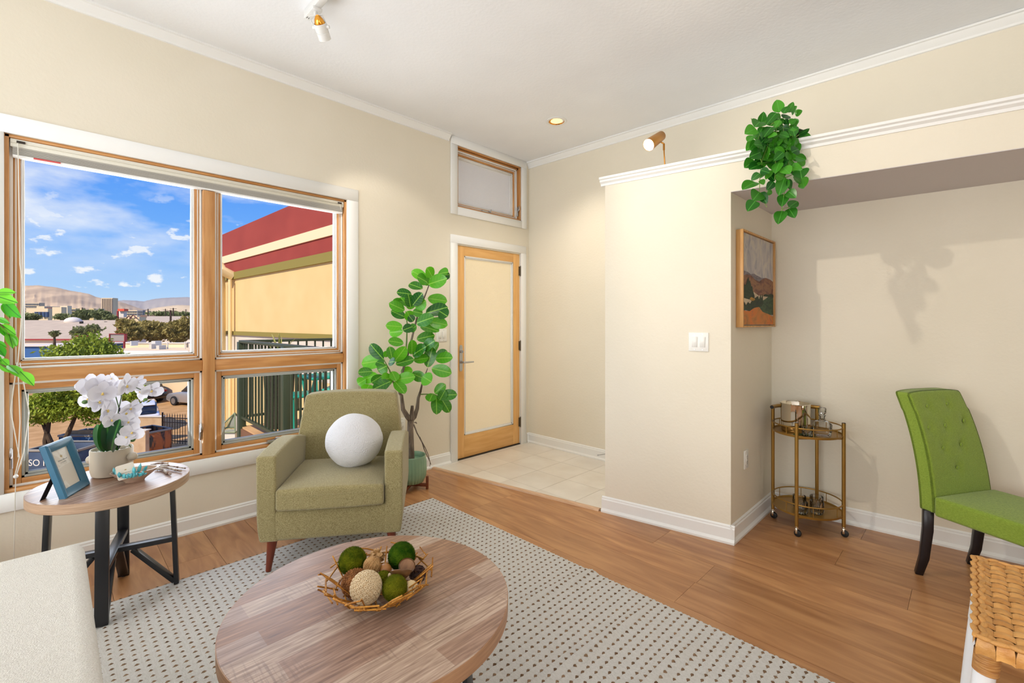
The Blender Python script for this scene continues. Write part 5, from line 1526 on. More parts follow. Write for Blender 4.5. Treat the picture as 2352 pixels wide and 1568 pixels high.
for k in range(22):
    px, py = rc_.uniform(272, 335), rc_.uniform(1088, 1097)
    crystal(at(px, py - (px - 300) * .12, rc_.uniform(2.07, 2.13)), (rc_.uniform(-1, 1), rc_.uniform(-1, 1), rc_.uniform(.2, 1)), rc_.uniform(.010, .018), .004)
# small square card standing in the bowl
pc = at(289, 1082, 2.09); tc_ = (Vector((X0, 0, H)) - pc).normalized()
MC = basis(Vector((-.10, -.16, .95)), tc_ + Vector((0, 0, .3)), pc)
cd = bpy.data.objects.new('name_card', None); cd.matrix_world = MC; link(cd); LOCM[cd.name] = MC
tag(cd, 'small square cream card with rounded corners propped among the teal crystals', 'card')
hs = .033; rr_ = .007; poly = []
for (qx, qy, a0) in ((hs - rr_, hs - rr_, 0), (-hs + rr_, hs - rr_, 90), (-hs + rr_, -hs + rr_, 180), (hs - rr_, -hs + rr_, 270)):
    for k in range(5):
        a_ = R(a0 + 90 * k / 4); poly.append((qx + rr_ * math.cos(a_), qy + rr_ * math.sin(a_)))
build(G().prism(poly, -.001, .001), 'card_sheet', CARD, cd)
motif(cd, (0, .006), .007, .0011)
g = G()
for j, (w_, yv) in enumerate(((.036, -.006), (.022, -.014))):
    x_ = -w_ / 2
    while x_ < w_ / 2:
        s_ = rx.uniform(.001, .003); g.box((x_, yv, .0011), (x_ + s_, yv + .0018, .0014)); x_ += s_ + .0008
build(g, 'printed_lettering', INK, cd)
# driftwood twigs lying together
TWG = mt('peeling_driftwood', (226, 218, 206), (120, 76, 48), scale=24, stretch=(1, 1, 1), rough=.75, lo=.42, hi=.58, bump=.6, bscale=120)
def tpx(a, b, z=.566): return onz(240 + a / 10.69, 1030 + b / 10.69, z)
def twig(name, lab, pts, rs):
    P_ = [tpx(a, b, ZS + z_) for a, b, z_ in pts]
    t = thing(name, lab, 'twig', tuple(P_[0] - Vector((0, 0, .004))), group='twigs on the side table')
    build(G().tube(P_, rs, 8), 'twig_stem', TWG, t, world=True, smooth=True)
    for k in (1, len(P_) - 2):
        build(G().ball(tuple(P_[k]), rs[k] * 1.35, 8, 6), 'knot', TWG, t, world=True, smooth=True)
twig('twig', 'short peeling driftwood twig, nearest of the bundle on the side table', [(1255, 480, .010), (1380, 490, .010), (1450, 520, .009), (1530, 590, .007), (1620, 620, .008)], [.004, .005, .0055, .0055, .006])
twig('twig', 'middle peeling driftwood twig of the bundle on the side table', [(1360, 440, .010), (1480, 450, .012), (1560, 470, .010), (1740, 520, .008), (1880, 545, .008)], [.004, .005, .0055, .005, .006])
twig('twig', 'thin dark twig furthest from the camera on the side table', [(1380, 400, .010), (1560, 410, .010), (1640, 430, .010), (1800, 455, .008), (1985, 480, .007)], [.003, .0035, .004, .0035, .004])
twig('twig', 'long curved bark twig running behind the pearly bowl', [(1030, 450, .006), (1150, 400, .008), (1300, 365, .010), (1420, 355, .010), (1560, 360, .010)], [.003, .004, .0045, .0045, .005])
twig('twig', 'bark-brown stub at the near end of the twig bundle', [(1235, 515, .006), (1300, 505, .007), (1345, 500, .008), (1390, 495, .008)], [.004, .0045, .0045, .004])
# ================================================================== branch bowl and its decorative balls
GST = mt('gilded_branch', (206, 146, 60), (156, 100, 36), scale=30, rough=.32, metal=.55, rnd=.12, bump=.4, bscale=160)
bc = Vector((2.118, .719, ZT))
bb = thing('branch_bowl', 'open bowl of gilded twigs in the middle of the coffee table', 'bowl', tuple(bc))
rb = random.Random(17)
def rimz(a): return .068 + .012 * math.sin(3 * a + 1.0)
def stick(p, q, r_=.0026):
    P_, Q_ = Vector(p), Vector(q)
    mid = (P_ + Q_) / 2 + Vector((rb.uniform(-.002, .002), rb.uniform(-.002, .002), rb.uniform(-.001, .002)))
    build(G().tube([P_, mid, Q_], [r_, r_ * rb.uniform(.85, 1.1), r_ * .9], 6), 'stick', GST, bb, smooth=True)
def bp(a, r_, z): return (math.cos(a) * r_, math.sin(a) * r_, z)
for ring, (r_, z_, n_) in enumerate(((.060, .004, 9), (.098, .020, 11), (.134, .044, 12), (.160, .068, 13))):
    for k in range(n_):
        a0 = 2 * math.pi * (k + rb.uniform(-.12, .12)) / n_; a1 = a0 + 2 * math.pi / n_ * rb.uniform(1.05, 1.35)
        dz = rb.uniform(-.004, .008) if ring else 0
        stick(bp(a0, r_ * rb.uniform(.97, 1.05), z_ + dz), bp(a1, r_ * rb.uniform(.95, 1.04), max(.004, z_ - dz * .6)), .0028 if ring > 1 else .0024)
for k in range(26):
    a0 = 2 * math.pi * (k + rb.uniform(-.2, .2)) / 26
    r0 = rb.choice((.055, .095, .12)); z0 = {.055: .005, .095: .020, .12: .036}[r0]
    r1 = rb.uniform(.158, .180); z1 = rb.uniform(.066, .104)
    a1 = a0 + rb.uniform(-.22, .22)
    stick(bp(a0, r0, z0), bp(a1, r1, z1), .0025)
for k in range(10):
    a0 = 2 * math.pi * k / 10 + .2
    stick(bp(a0, .166, .062 + rb.uniform(0, .03)), bp(a0 + rb.uniform(.22, .34), .172, .078 + rb.uniform(-.01, .025)), .0025)
for k in range(5):
    a0 = rb.uniform(0, 3.1); stick(bp(a0, .066, .0045), bp(a0 + 2.8, .066, .0045), .0024)
MOSS = mt('dark_green_moss', (70, 86, 14), (112, 118, 22), scale=40, rough=.95, bump=1, bscale=200, spec=.05)
MOSS2 = mt('yellow_green_moss', (96, 104, 20), (124, 124, 28), scale=40, rough=.95, bump=1, bscale=200, spec=.05)
MOSS3 = mt('deep_green_moss', (38, 76, 12), (78, 106, 20), scale=40, rough=.95, bump=1, bscale=200, spec=.05)
def fib(n):
    for i in range(n):
        z = 1 - 2 * (i + .5) / n; r_ = math.sqrt(1 - z * z); a_ = i * 2.399963
        yield Vector((math.cos(a_) * r_, math.sin(a_) * r_, z))
def moss(name, lab, px, py, rp, D, mat):
    r_ = rp * D / F; c = at(px, py, D)
    t = thing(name, lab, 'decorative ball', tuple(c))
    build(G().ball((0, 0, 0), r_ * .965, 36, 24), 'core', mat, t, smooth=True)
    vs, fs = [], []
    q_ = random.Random(int(px))
    for n_ in fib(5200):
        a = n_.orthogonal().normalized(); a.rotate(Matrix.Rotation(q_.uniform(0, 6.28), 3, n_))
        p0 = n_ * r_ * .955; tip = (n_ + Vector((q_.uniform(-.5, .5), q_.uniform(-.5, .5), q_.uniform(-.5, .5))) * .09) * r_ * q_.uniform(.99, 1.045)
        st = len(vs); w = r_ * .014
        vs += [tuple(p0 + a * w), tuple(p0 - a * w), tuple(tip)]; fs.append((st, st + 1, st + 2))
    g = G(); g.v, g.f = vs, fs
    me = bpy.data.meshes.new('moss_fibres'); me.from_pydata(vs, [], fs)
    build(me, 'moss_fibres', mat, t, kind='stuff')
    return c, r_
moss('moss_ball', 'large olive moss ball at the left back of the branch bowl', 809.9, 1288, 31, 1.50, MOSS)
moss('moss_ball', 'deep green moss ball at the right back of the branch bowl', 922.6, 1276.4, 31, 1.53, MOSS3)
moss('moss_ball', 'yellow-green moss ball at the front of the branch bowl', 906.7, 1350, 28.5, 1.385, MOSS2)
moss('moss_ball', 'small moss ball half hidden in the middle of the branch bowl', 880, 1330, 19, 1.45, MOSS2)
def dball(name, lab, px, py, rp, D):
    t = thing(name, lab, 'decorative ball', tuple(at(px, py, D))); return t, rp * D / F
# cream ball of seed rings
t, r_ = dball('seed_ball', 'cream ball covered in little seed rings at the front of the branch bowl', 841, 1348.6, 36, 1.372)
CREAM = mt('cream_seed_pods', (228, 208, 174), (206, 180, 142), scale=30, rough=.7)
build(G().ball((0, 0, 0), r_ * .93, 24, 16), 'core', CREAM, t, smooth=True)
ringm = G().lathe([(.30, -.5), (.95, -.3), (.85, .5), (.5, .62), (.28, .45), (.26, -.1), (0, -.15)], 10).mesh('seed_ring', smooth=True); ringm.materials.append(CREAM)
for i, n_ in enumerate(fib(230)):
    rr2 = random.Random(i)
    s_ = r_ * .125 * rr2.uniform(.8, 1.15)
    w = pm_of(t)
    m = Matrix.Translation(n_ * r_ * .93) @ n_.to_track_quat('Z', 'Y').to_matrix().to_4x4() @ Matrix.Diagonal((s_, s_ * rr2.uniform(.7, 1), s_, 1))
    place(ringm, 'seed_ring', t, w @ m)
# brown bristly ball
t, r_ = dball('husk_ball', 'rough brown husk ball behind the cream seed ball', 816, 1338, 31, 1.45)
HUSK = mt('brown_husk', (176, 118, 68), (120, 74, 38), scale=60, rough=.9, bump=.6, bscale=120)
build(G().ball((0, 0, 0), r_ * .94, 24, 16), 'core', HUSK, t, smooth=True)
g = G()
for i, n_ in enumerate(fib(420)):
    m = Matrix.Translation(n_ * r_ * .93) @ n_.to_track_quat('Z', 'Y').to_matrix().to_4x4() @ Matrix.Rotation(i, 4, 'Z')
    g.lathe([(r_ * .07, 0), (r_ * .05, r_ * .06), (0, r_ * .10)], 5, sx=1.5, sy=.7, M=m)
build(g, 'husk_scales', HUSK, t, kind='stuff')
# twine ball
t, r_ = dball('twine_ball', 'ball wound with tan twine in the middle of the branch bowl', 854.7, 1298, 20, 1.475)
TWN = mt('tan_twine', (196, 156, 106), (164, 122, 74), scale=30, rough=.85)
build(G().ball((0, 0, 0), r_ * .93, 24, 16), 'core', TWN, t, smooth=True)
for k in range(16):
    ax = Vector((math.sin(k * 2.4), math.cos(k * 2.4), .8 * math.sin(k * 1.3))).normalized(); a = ax.orthogonal().normalized(); b = ax.cross(a)
    pts = [(a * math.cos(q * math.pi / 12) + b * math.sin(q * math.pi / 12)) * r_ * .96 for q in range(25)]
    build(G().tube(pts, r_ * .05, 5, cap=False), 'twine_loop', TWN, t, smooth=True)
# dark twig ball
t, r_ = dball('twig_ball', 'dark woven twig ball at the right side of the branch bowl', 960, 1318, 19, 1.50)
DTW = mt('dark_twig', (84, 50, 44), (54, 32, 28), scale=30, rough=.6)
for k in range(34):
    q_ = random.Random(k)
    ax = Vector((q_.uniform(-1, 1), q_.uniform(-1, 1), q_.uniform(-1, 1))).normalized(); a = ax.orthogonal().normalized(); b = ax.cross(a); rr3 = r_ * q_.uniform(.82, 1.02)
    pts = [(a * math.cos(q * math.pi / 10) + b * math.sin(q * math.pi / 10)) * rr3 + ax * r_ * q_.uniform(-.05, .05) for q in range(21)]
    build(G().tube(pts, r_ * .04, 5, cap=False), 'twig_loop', DTW, t, smooth=True)
# curled wood-shaving ball
t, r_ = dball('shaving_ball', 'pale ball of curled wood petals at the back of the branch bowl', 864.8, 1279, 18, 1.56)
SHV = mt('pale_wood_shaving', (220, 180, 126), (190, 144, 92), scale=30, rough=.7)
build(G().ball((0, 0, 0), r_ * .7, 16, 10), 'core', SHV, t, smooth=True)
curlm = leafmesh('curl', lambda q: .5 * math.sin(math.pi * min(.96, q * .9 + .08)), SHV, .5, .35, 5)
for i, n_ in enumerate(fib(40)):
    q_ = random.Random(i * 3)
    M_ = basis(n_ + Vector((q_.uniform(-.8, .8), q_.uniform(-.8, .8), q_.uniform(-.5, .5))), n_.cross(Vector((.3, .5, .8))), pm_of(t).translation + n_ * r_ * .55, r_ * .55, r_ * .55, r_ * .55)
    place(curlm, 'curl', t, M_)
# cracked cream ball
t, r_ = dball('cracked_ball', 'small cracked cream ball at the right front of the branch bowl', 944, 1348.6, 15.5, 1.405)
CRK = mt('cracked_cream', (226, 198, 152), (212, 184, 136), scale=6, rough=.7)
build(G().ball((0, 0, 0), r_, 24, 16), 'shell', CRK, t, smooth=True)
for k in range(4):
    q_ = random.Random(k + 50); ax = Vector((q_.uniform(-1, 1), q_.uniform(-1, 1), q_.uniform(-1, 1))).normalized(); a = ax.orthogonal().normalized(); b = ax.cross(a)
    pts = [((a * math.cos(q * .13) + b * math.sin(q * .13) + ax * .18 * math.sin(q * 1.7)).normalized()) * r_ * 1.0 for q in range(16)]
    build(G().tube(pts, r_ * .035, 4), 'crack', DTW, t)
# two brown seed-pod halves and a small nut
POD = mt('glossy_brown_pod', (120, 82, 46), (84, 54, 32), scale=12, stretch=(1, 1, 4), rough=.28, coat=.3)
def pod(lab, px, py, rp, D, tilt, yaw, seedcol=None):
    t, r_ = dball('seed_pod', lab, px, py, rp, D)
    tag(t, cat='seed pod')
    m = Euler((R(tilt), 0, R(yaw))).to_matrix().to_4x4()
    build(G().lathe([(0, -.62 * r_), (.45 * r_, -.52 * r_), (.85 * r_, -.25 * r_), (1.0 * r_, .05 * r_), (.97 * r_, .10 * r_), (.9 * r_, .06 * r_), (.55 * r_, -.2 * r_), (0, -.34 * r_)], 32, sx=1.0, sy=.82, M=m), 'pod_shell', POD, t, smooth=True)
    build(G().lathe([(0, .02 * r_), (.5 * r_, -.02 * r_), (.86 * r_, .02 * r_)], 24, sy=.82, M=m), 'pod_face', mt('ribbed_pod_face', (150, 108, 72), (104, 70, 44), scale=10, stretch=(8, 1, 1), rough=.6), t, smooth=True)
pod('brown half seed pod leaning at the back beside the deep green moss ball', 935, 1299, 20, 1.475, 62, 38)
pod('brown half seed pod lying domed side out in the front of the other pod', 921, 1313, 25, 1.44, -38, 52)
t, r_ = dball('nut', 'smooth tan nut between the twine ball and the seed pods', 885, 1307, 14, 1.48); tag(t, cat='nut')
build(G().ball((0, 0, 0), r_, 20, 12, (1.1, 1, .9)), 'nut_shell', mt('tan_nut', (178, 122, 66), (140, 88, 44), scale=12, rough=.4), t, smooth=True)
t, r_ = dball('white_seed', 'tiny white seed beside the front seed pod', 895, 1322, 5, 1.425); tag(t, cat='seed')
build(G().ball((0, 0, 0), r_, 12, 8, (1, .8, 1.3)), 'seed_shell', CREAM, t, smooth=True)
# sprig on the cart tray
sp_ = thing('herb_sprig', 'fine green sprig lying along the front of the upper cart tray', 'sprig', (2.70, 3.27, bz))
for k in range(60):
    q_ = random.Random(k)
    x_ = .10 * (k / 59) ** 1 - .05
    a = Vector((x_ * 1.0, x_ * .35 + q_.uniform(-.012, .012), .004))
    build(G().tube([a, a + Vector((q_.uniform(-.012, .012), q_.uniform(-.014, .014), q_.uniform(.0, .012)))], .0016, 4), 'needle', mt('herb_green', (56, 92, 40), rough=.7), sp_)
# ================================================================== OUTSIDE
GZ = -4.8
FWD, RGT = Vector((-S2, C2, 0)), Vector((S2, C2, 0))
ASPH = mt('tan_asphalt', (204, 162, 112), (182, 142, 94), scale=1.5, rough=.95, spec=.1)  # tan is the asphalt's own tone
CITY = mt('distant_city_ground', (150, 140, 112), (120, 118, 88), scale=.02, rough=1, spec=0)
EXTM = Matrix((RGT, FWD, Vector((0, 0, 1)))).transposed().to_4x4()
# ground, in front of the house and far beyond
build(G().box((-140, -80, GZ - .5), (-.3, 110, GZ)), 'parking_lot', ASPH, kind='structure')
g = G(); g.box((-9000, -600, GZ - 2.0), (-140, 14000, GZ - 1.0)); build(g, 'city_ground', CITY, kind='structure')
def vdir(px, D, z): 
    u = (px - CX) / F
    return Vector((X0 + D * (-S2 + u * C2), D * (C2 + u * S2), z))
def zpx_(py, D): return H + D * (CY - py) / F
def block(parent, name, mat, x0, x1, yt, yb, D, dep, bevel=0, zbot=None):
    """a block whose near face stands D ahead; edges found from where they are seen"""
    a, b = vdir(x0, D, 0), vdir(x1, D, 0)
    z1 = zpx_(yt, D); z0 = zpx_(yb, D) if zbot is None else zbot
    M = EXTM.copy(); M.translation = a
    w = (b - a).length
    g = G(); g.box((0, 0, z0), (w, dep, z1), M)
    return build(g, name, mat, parent, world=True, bevel=bevel)
def bthing(name, label, cat, x, D, group=None, z=GZ):
    return thing(name, label, cat, tuple(vdir(x, D, z)), group=group)
# ---- neighbouring building: yellow wall with a red parapet
nb = thing('neighbour_building', 'yellow stucco building with a red and cream banded parapet right beside the balcony', 'building', (-8, 5.5, GZ))
YEL = mt('yellow_stucco', (230, 200, 142), (224, 193, 134), scale=1.2, rough=.9, bump=.15, bscale=30)
REDS = mt('brick_red_stucco', (160, 66, 56), (148, 58, 50), scale=1.0, rough=.9, bump=.15, bscale=30)
CRMS = mt('cream_stucco_band', (238, 218, 178), rough=.9)
OLVS = mt('olive_trim_band', (142, 130, 62), rough=.8)
GRYS = mt('pale_grey_stucco', (222, 214, 200), (212, 204, 190), scale=1, rough=.9)
yn = lambda x: 4.6 + .059 * x
def yfac(z0, z1, out, mat, name, x0=-13.33, x1=-.25):
    g = G(); g.prism([(x0, yn(x0) - out), (x1, yn(x1) - out), (x1, yn(x1) + 7), (x0, yn(x0) + 7)], z0, z1); build(g, name, mat, nb, world=True)
yfac(GZ, .0, 0, YEL, 'lower_wall'); yfac(.0, .95, .004, GRYS, 'white_wall_course'); yfac(.95, 1.06, .06, OLVS, 'sill_band', -13.4)
yfac(1.06, 2.62, 0, YEL, 'wall'); yfac(2.62, 2.83, .05, OLVS, 'cornice_band', -13.55); yfac(2.83, 3.17, .02, REDS, 'lower_parapet'); yfac(3.17, 3.39, .05, CRMS, 'cream_band', -13.4)
g = G(); n0 = len(g.v)
xs_ = [(-13.33, 4.10), (-8.19, 4.17), (-6.0, 3.62), (-.25, 3.55)]
vs = [(x, yn(x) - .02, 3.39) for x, z in xs_] + [(x, yn(x) - .02, z) for x, z in xs_] + [(x, yn(x) + 7, 3.39) for x, z in xs_] + [(x, yn(x) + 7, z) for x, z in xs_]
fs = []
for i in range(3):
    fs += [(i, i + 1, i + 5, i + 4), (i + 8, i + 12, i + 13, i + 9), (i + 4, i + 5, i + 13, i + 12), (i, i + 8, i + 9, i + 1)]
fs += [(0, 4, 12, 8), (3, 11, 15, 7)]
g.add(vs, fs); build(g, 'upper_parapet', REDS, nb, world=True)
# rain pipe
px0 = -12.55
PIPE = mt('cream_painted_pipe', (238, 214, 158), rough=.6)
P_ = [(px0 + .25, yn(px0) - .02, 2.72), (px0 + .25, yn(px0) - .30, 2.86), (px0 + .12, yn(px0) - .34, 3.0), (px0 - .03, yn(px0) - .34, 2.95), (px0 - .08, yn(px0) - .30, 2.75), (px0 - .08, yn(px0) - .28, 2.4), (px0 - .08, yn(px0) - .26, GZ + .1)]
build(G().tube(P_, .14, 16), 'rain_pipe', PIPE, nb, world=True, smooth=True)
build(G().tube([(px0 + .35, yn(px0) - .12, 2.6), (px0 + .35, yn(px0) - .12, GZ + .1)], .05, 10), 'small_pipe', PIPE, nb, world=True, smooth=True)
# ---- balcony with railing
bal = thing('balcony', 'small balcony with dark green metal railing outside the right-hand window', 'balcony', (-1.7, 3.0, -.1))
GRNM = mt('dark_green_paint', (54, 66, 48), rough=.45)
DECK = mt('tan_deck', (214, 172, 122), (190, 146, 100), scale=3, rough=.8)
BX0, BX1, BY0, BY1 = -3.22, -.17, 1.72, 4.30
build(G().box((BX0, BY0, -.13), (BX1, BY1, -.03)), 'deck', DECK, bal, world=True)
build(G().box((BX0 - .02, BY0 - .02, -.35), (BX1, BY0 + .02, -.05)).box((BX0 - .02, BY0, -.35), (BX0 + .02, BY1, -.05)), 'fascia', mt('brown_fascia', (120, 84, 60), rough=.7), bal, world=True)
for a, b in (((BX0, BY0), (BX1, BY0)), ((BX0, BY0), (BX0, BY1))):
    A_, B_ = Vector((a[0], a[1], 0)), Vector((b[0], b[1], 0))
    build(G().frame_bar(A_ + Vector((0, 0, 1.065)), B_ + Vector((0, 0, 1.065)), .065, .035), 'top_rail', GRNM, bal, world=True, bevel=.003)
    build(G().frame_bar(A_ + Vector((0, 0, .095)), B_ + Vector((0, 0, .095)), .035, .030), 'bottom_rail', GRNM, bal, world=True)
    n_ = int((B_ - A_).length / .115)
    bm_ = G().box((-.0095, -.0095, .1), (.0095, .0095, 1.05)).mesh('baluster'); bm_.materials.append(GRNM)
    for k in range(1, n_):
        p = A_ + (B_ - A_) * (k / n_)
        if abs(p.x + 1.62) < .05 and a != (BX0, BY1) and b[1] == BY0: continue
        place(bm_, 'baluster', bal, Matrix.Translation(p))
for x_, y_, w in ((BX0, BY0, .085), (-1.62, BY0, .085), (BX0, BY1, .07), (BX0, 3.0, .06)):
    zb = GZ if (x_ == BX0 and y_ == BY0) else -.05
    build(G().box((x_ - w / 2, y_ - w / 2, zb), (x_ + w / 2, y_ + w / 2, 1.06)), 'post', GRNM, bal, world=True, bevel=.003)
# tall dark planter with a spiky plant
pl = thing('tall_planter', 'tall dark textured planter with a spiky yucca behind the balcony railing', 'planter', (-2.86, 2.06, -.03))
build(G().lathe([(0, 0), (.15, 0), (.19, .86), (.21, .88), (.19, .90), (.17, .86), (0, .84)], 14), 'planter_body', mt('dark_wicker', (52, 44, 34), (24, 20, 16), scale=60, rough=.8, bump=1, bscale=90), pl, smooth=True, angle=20)
YUC = leaf_material('yucca_green', (90, 116, 50), (170, 178, 88), (200, 196, 120), .5, 0.01, .2)
yucm = leafmesh('leaf', lambda t: .055 * (1 - t) ** .6 * (1 if t > .1 else .7), YUC, .3, -.25, 8)
ry = random.Random(8)
for k in range(34):
    th = ry.uniform(0, 6.28); el = ry.uniform(.35, 1.45)
    d = Vector((math.cos(th) * math.cos(el), math.sin(th) * math.cos(el), math.sin(el)))
    L_ = ry.uniform(.22, .42) * (1.25 if el > 1.2 else 1)
    place(yucm, 'leaf', pl, basis(d, (0, 0, 1) if el < 1.3 else (1, 0, 0), (-2.86, 2.06, .83), L_, L_, L_))
# teal bistro set
TEAL = mt('teal_painted_metal', (30, 168, 148), (26, 156, 138), scale=3, rough=.4)
bt = thing('bistro_table', 'teal metal bistro table with crossed legs on the balcony', 'table', (-1.86, 2.22, -.03))
build(G().cbox((0, 0, .72), (.46, .46, .03)), 'tabletop', TEAL, bt, bevel=.01)
for s_ in (-1, 1):
    for y_ in (-.18, .18):
        build(G().frame_bar((-.18 * s_, y_, .70), (.20 * s_, y_, .0), .035, .02, (0, 1, 0)), 'leg', TEAL, bt)
def bistro(loc, rz, lab):
    t = thing('bistro_chair', lab, 'chair', loc, rz)
    build(G().cbox((0, 0, .45), (.42, .42, .03)), 'seat', TEAL, t, bevel=.01)
    build(G().cbox((0, .21, .82), (.40, .022, .16), (R(-8), 0, 0)), 'backrest', TEAL, t, bevel=.008)
    for x_ in (-.19, .19):
        build(G().tube([(x_, .23, .90), (x_, .18, .45), (x_, .10, .25), (x_, .22, 0)], .017, 8), 'leg', TEAL, t, smooth=True)
        build(G().tube([(x_, -.18, .44), (x_, -.20, .2), (x_, -.24, 0)], .017, 8), 'leg', TEAL, t, smooth=True)
bistro((-2.42, 2.22, -.03), R(85), 'teal metal bistro chair nearest the planter on the balcony')
bistro((-2.62, 2.78, -.03), R(50), 'teal metal bistro chair on the far side of the bistro table')
# small pyramid skylight and lower roof beside the balcony
sk = thing('pyramid_skylight', 'small glass pyramid skylight with green frame below the balcony', 'skylight', (-4.6, 1.35, -2.2))
c = at(531, 985, 7.6); c.z = zpx_(987, 7.6)
b_ = [c + RGT * .17 * sx2 + FWD * .17 * sy2 for sx2, sy2 in ((-1, -1), (1, -1), (1, 1), (-1, 1))]; ap = c + Vector((0, 0, .28)) + RGT * .06
for q in range(4):
    build(G().tube([b_[q], ap], .012, 6), 'frame_bar', mt('sage_metal', (120, 130, 96), rough=.5), sk, world=True)
    build(G().tube([b_[q], b_[(q + 1) % 4]], .014, 6), 'frame_bar', mt('sage_metal', (120, 130, 96)), sk, world=True)
    g = G(); g.add([b_[q], b_[(q + 1) % 4], ap], [(0, 1, 2)]); build(g, 'pane', glass_material('skylight_glass', (.8, .84, .78), .1), sk, world=True)
build(G().tube([c - Vector((0, 0, .02)), c - Vector((0, 0, abs(c.z - GZ)))], .22, 4), 'shaft', GRYS, sk, world=True)
# ---- trees
def crown(name, mat, parent, blobs, n, size, seed, world=True):
    q = random.Random(seed); vs, fs = [], []
    tot = sum(b[1] * b[2] * b[3] for b in blobs)
    for (c, rx_, ry_, rz_) in blobs:
        k_ = int(n * (rx_ * ry_ * rz_) / tot)
        for _ in range(k_):
            d = Vector((q.gauss(0, 1), q.gauss(0, 1), q.gauss(0, 1))).normalized() * (q.random() ** .33)
            rr_ = .75 + .5 * noise.noise(d * 2.2 + Vector(c))
            p = Vector(c) + RGT * d.x * rx_ * rr_ + FWD * d.y * ry_ * rr_ + Vector((0, 0, d.z * rz_ * rr_))
            a = Vector((q.uniform(-1, 1), q.uniform(-1, 1), q.uniform(-1, 1))).normalized(); b = a.orthogonal().normalized()
            s_ = size * q.uniform(.6, 1.4); st = len(vs)
            vs += [tuple(p - a * s_), tuple(p + b * s_ * .45), tuple(p + a * s_), tuple(p - b * s_ * .45)]
            fs.append((st, st + 1, st + 2, st + 3))
    if parent is not None:
        inv = pm_of(parent).inverted(); vs = [tuple(inv @ Vector(v)) for v in vs]
    me = bpy.data.meshes.new(name); me.from_pydata(vs, [], fs)
    return build(me, name, mat, parent, kind='stuff' if parent is not None else None)
def foliage(name, c1, c2):
    m = bpy.data.materials.new(name); m.use_nodes = True
    t = m.node_tree; b = t.nodes['Principled BSDF']; b.inputs['Roughness'].default_value = .7; b.inputs['Specular IOR Level'].default_value = .2
    tcn = N(t, 'ShaderNodeTexCoord'); no = N(t, 'ShaderNodeTexNoise'); no.inputs['Scale'].default_value = 2.5
    t.links.new(tcn.outputs['Object'], no.inputs[0]); r_ = ramp(t, [(.4, lin(c1)), (.6, lin(c2))]); t.links.new(no.outputs[0], r_.inputs[0]); t.links.new(r_.outputs[0], b.inputs[0])
    tr_ = N(t, 'ShaderNodeBsdfTranslucent'); t.links.new(r_.outputs[0], tr_.inputs[0]); ms = N(t, 'ShaderNodeMixShader'); ms.inputs[0].default_value = .3
    t.links.new(b.outputs[0], ms.inputs[1]); t.links.new(tr_.outputs[0], ms.inputs[2]); t.links.new(ms.outputs[0], t.nodes['Material Output'].inputs[0])
    return m
FG1 = foliage('fresh_green_foliage', (112, 134, 40), (164, 182, 66))
FG2 = foliage('olive_green_foliage', (146, 134, 74), (174, 158, 94))
FG3 = foliage('hazed_green_foliage', (116, 126, 82), (142, 148, 100))  # green lightened and greyed, distance haze put into the leaf colour
TRK = mt('grey_tree_bark', (92, 74, 56), (60, 46, 34), scale=3, rough=.9)
def tree(name, lab, cat, x, D, yb, blobs, mat, n, size, seed, group=None, zb=GZ, tr=.14, multi=1):
    t = bthing(name, lab, cat, x, D, group, zb)
    base = vdir(x, D, zb)
    for k in range(multi):
        top = at(*blobs[k % len(blobs)][:2], D); off = RGT * (k - (multi - 1) / 2) * .25
        build(G().tube([base + off * .6, base + off + (top - base) * .45, top], [tr, tr * .7, tr * .3], 8), 'trunk', TRK, t, world=True, smooth=True)
    bl_ = [(at(bx, by, D), rx_ * D / F, rx_ * D / F * .9, rz_ * D / F) for (bx, by, rx_, rz_) in blobs]
    crown('crown', mat, t, bl_, n, size, seed)
    return t
tree('tree', 'leafy green tree with dark trunk close to the house, behind the orchid', 'tree', 118, 19.0, 1010, [(120, 925, 72, 55), (185, 930, 70, 45), (90, 950, 45, 40), (230, 905, 70, 35), (205, 800, 62, 48), (150, 815, 62, 32), (250, 815, 45, 34), (200, 860, 110, 50), (300, 905, 50, 30), (230, 960, 40, 25)], FG1, 15000, .085, 1, multi=3)
def trees_row(lst, group):
    for i, (lab, x, D, blobs, mat, n, size) in enumerate(lst):
        tree('tree', lab, 'tree', x, D, 0, blobs, mat, n, size, 30 + i, group, tr=.25)
trees_row([
 ('olive-brown tree behind the cream flat-roofed building, left of its pair', 305, 49, [(300, 765, 32, 22), (290, 745, 25, 15)], FG2, 3500, .22),
 ('wide olive-brown tree behind the cream flat-roofed building', 350, 57, [(350, 762, 42, 26), (335, 748, 30, 15)], FG2, 5000, .22),
 ('olive-brown tree nearest the window mullion', 410, 53, [(410, 758, 38, 30), (425, 745, 25, 22)], FG2, 4500, .22),
 ('small dark round tree at the far left above the pitched roof', 70, 150, [(68, 727, 22, 9)], FG3, 1200, .6),
 ('far green tree left of the striped tower', 200, 160, [(195, 722, 22, 14), (180, 728, 20, 8)], FG3, 1500, .6),
 ('far green tree in front of the striped tower', 232, 155, [(232, 722, 22, 13), (250, 728, 18, 7)], FG3, 1400, .6),
 ('low far trees to the left of the cream tower block row', 150, 165, [(145, 727, 18, 8)], FG3, 800, .6),
 ('thin tree poking over the white pitched roof', 125, 44, [(125, 766, 12, 8)], FG3, 500, .12),
 ('small green tree behind the dark billboard', 190, 46, [(190, 765, 26, 18), (215, 755, 20, 12)], FG3, 1500, .18),
 ('distant dark tree strip right of the signboard tower', 370, 260, [(375, 720, 40, 5), (420, 722, 30, 7)], FG3, 900, 1.0),
 ('green tree in the gap beside the yellow building', 508, 40, [(508, 770, 9, 30)], FG3, 900, .15),
], 'trees over the rooftops')
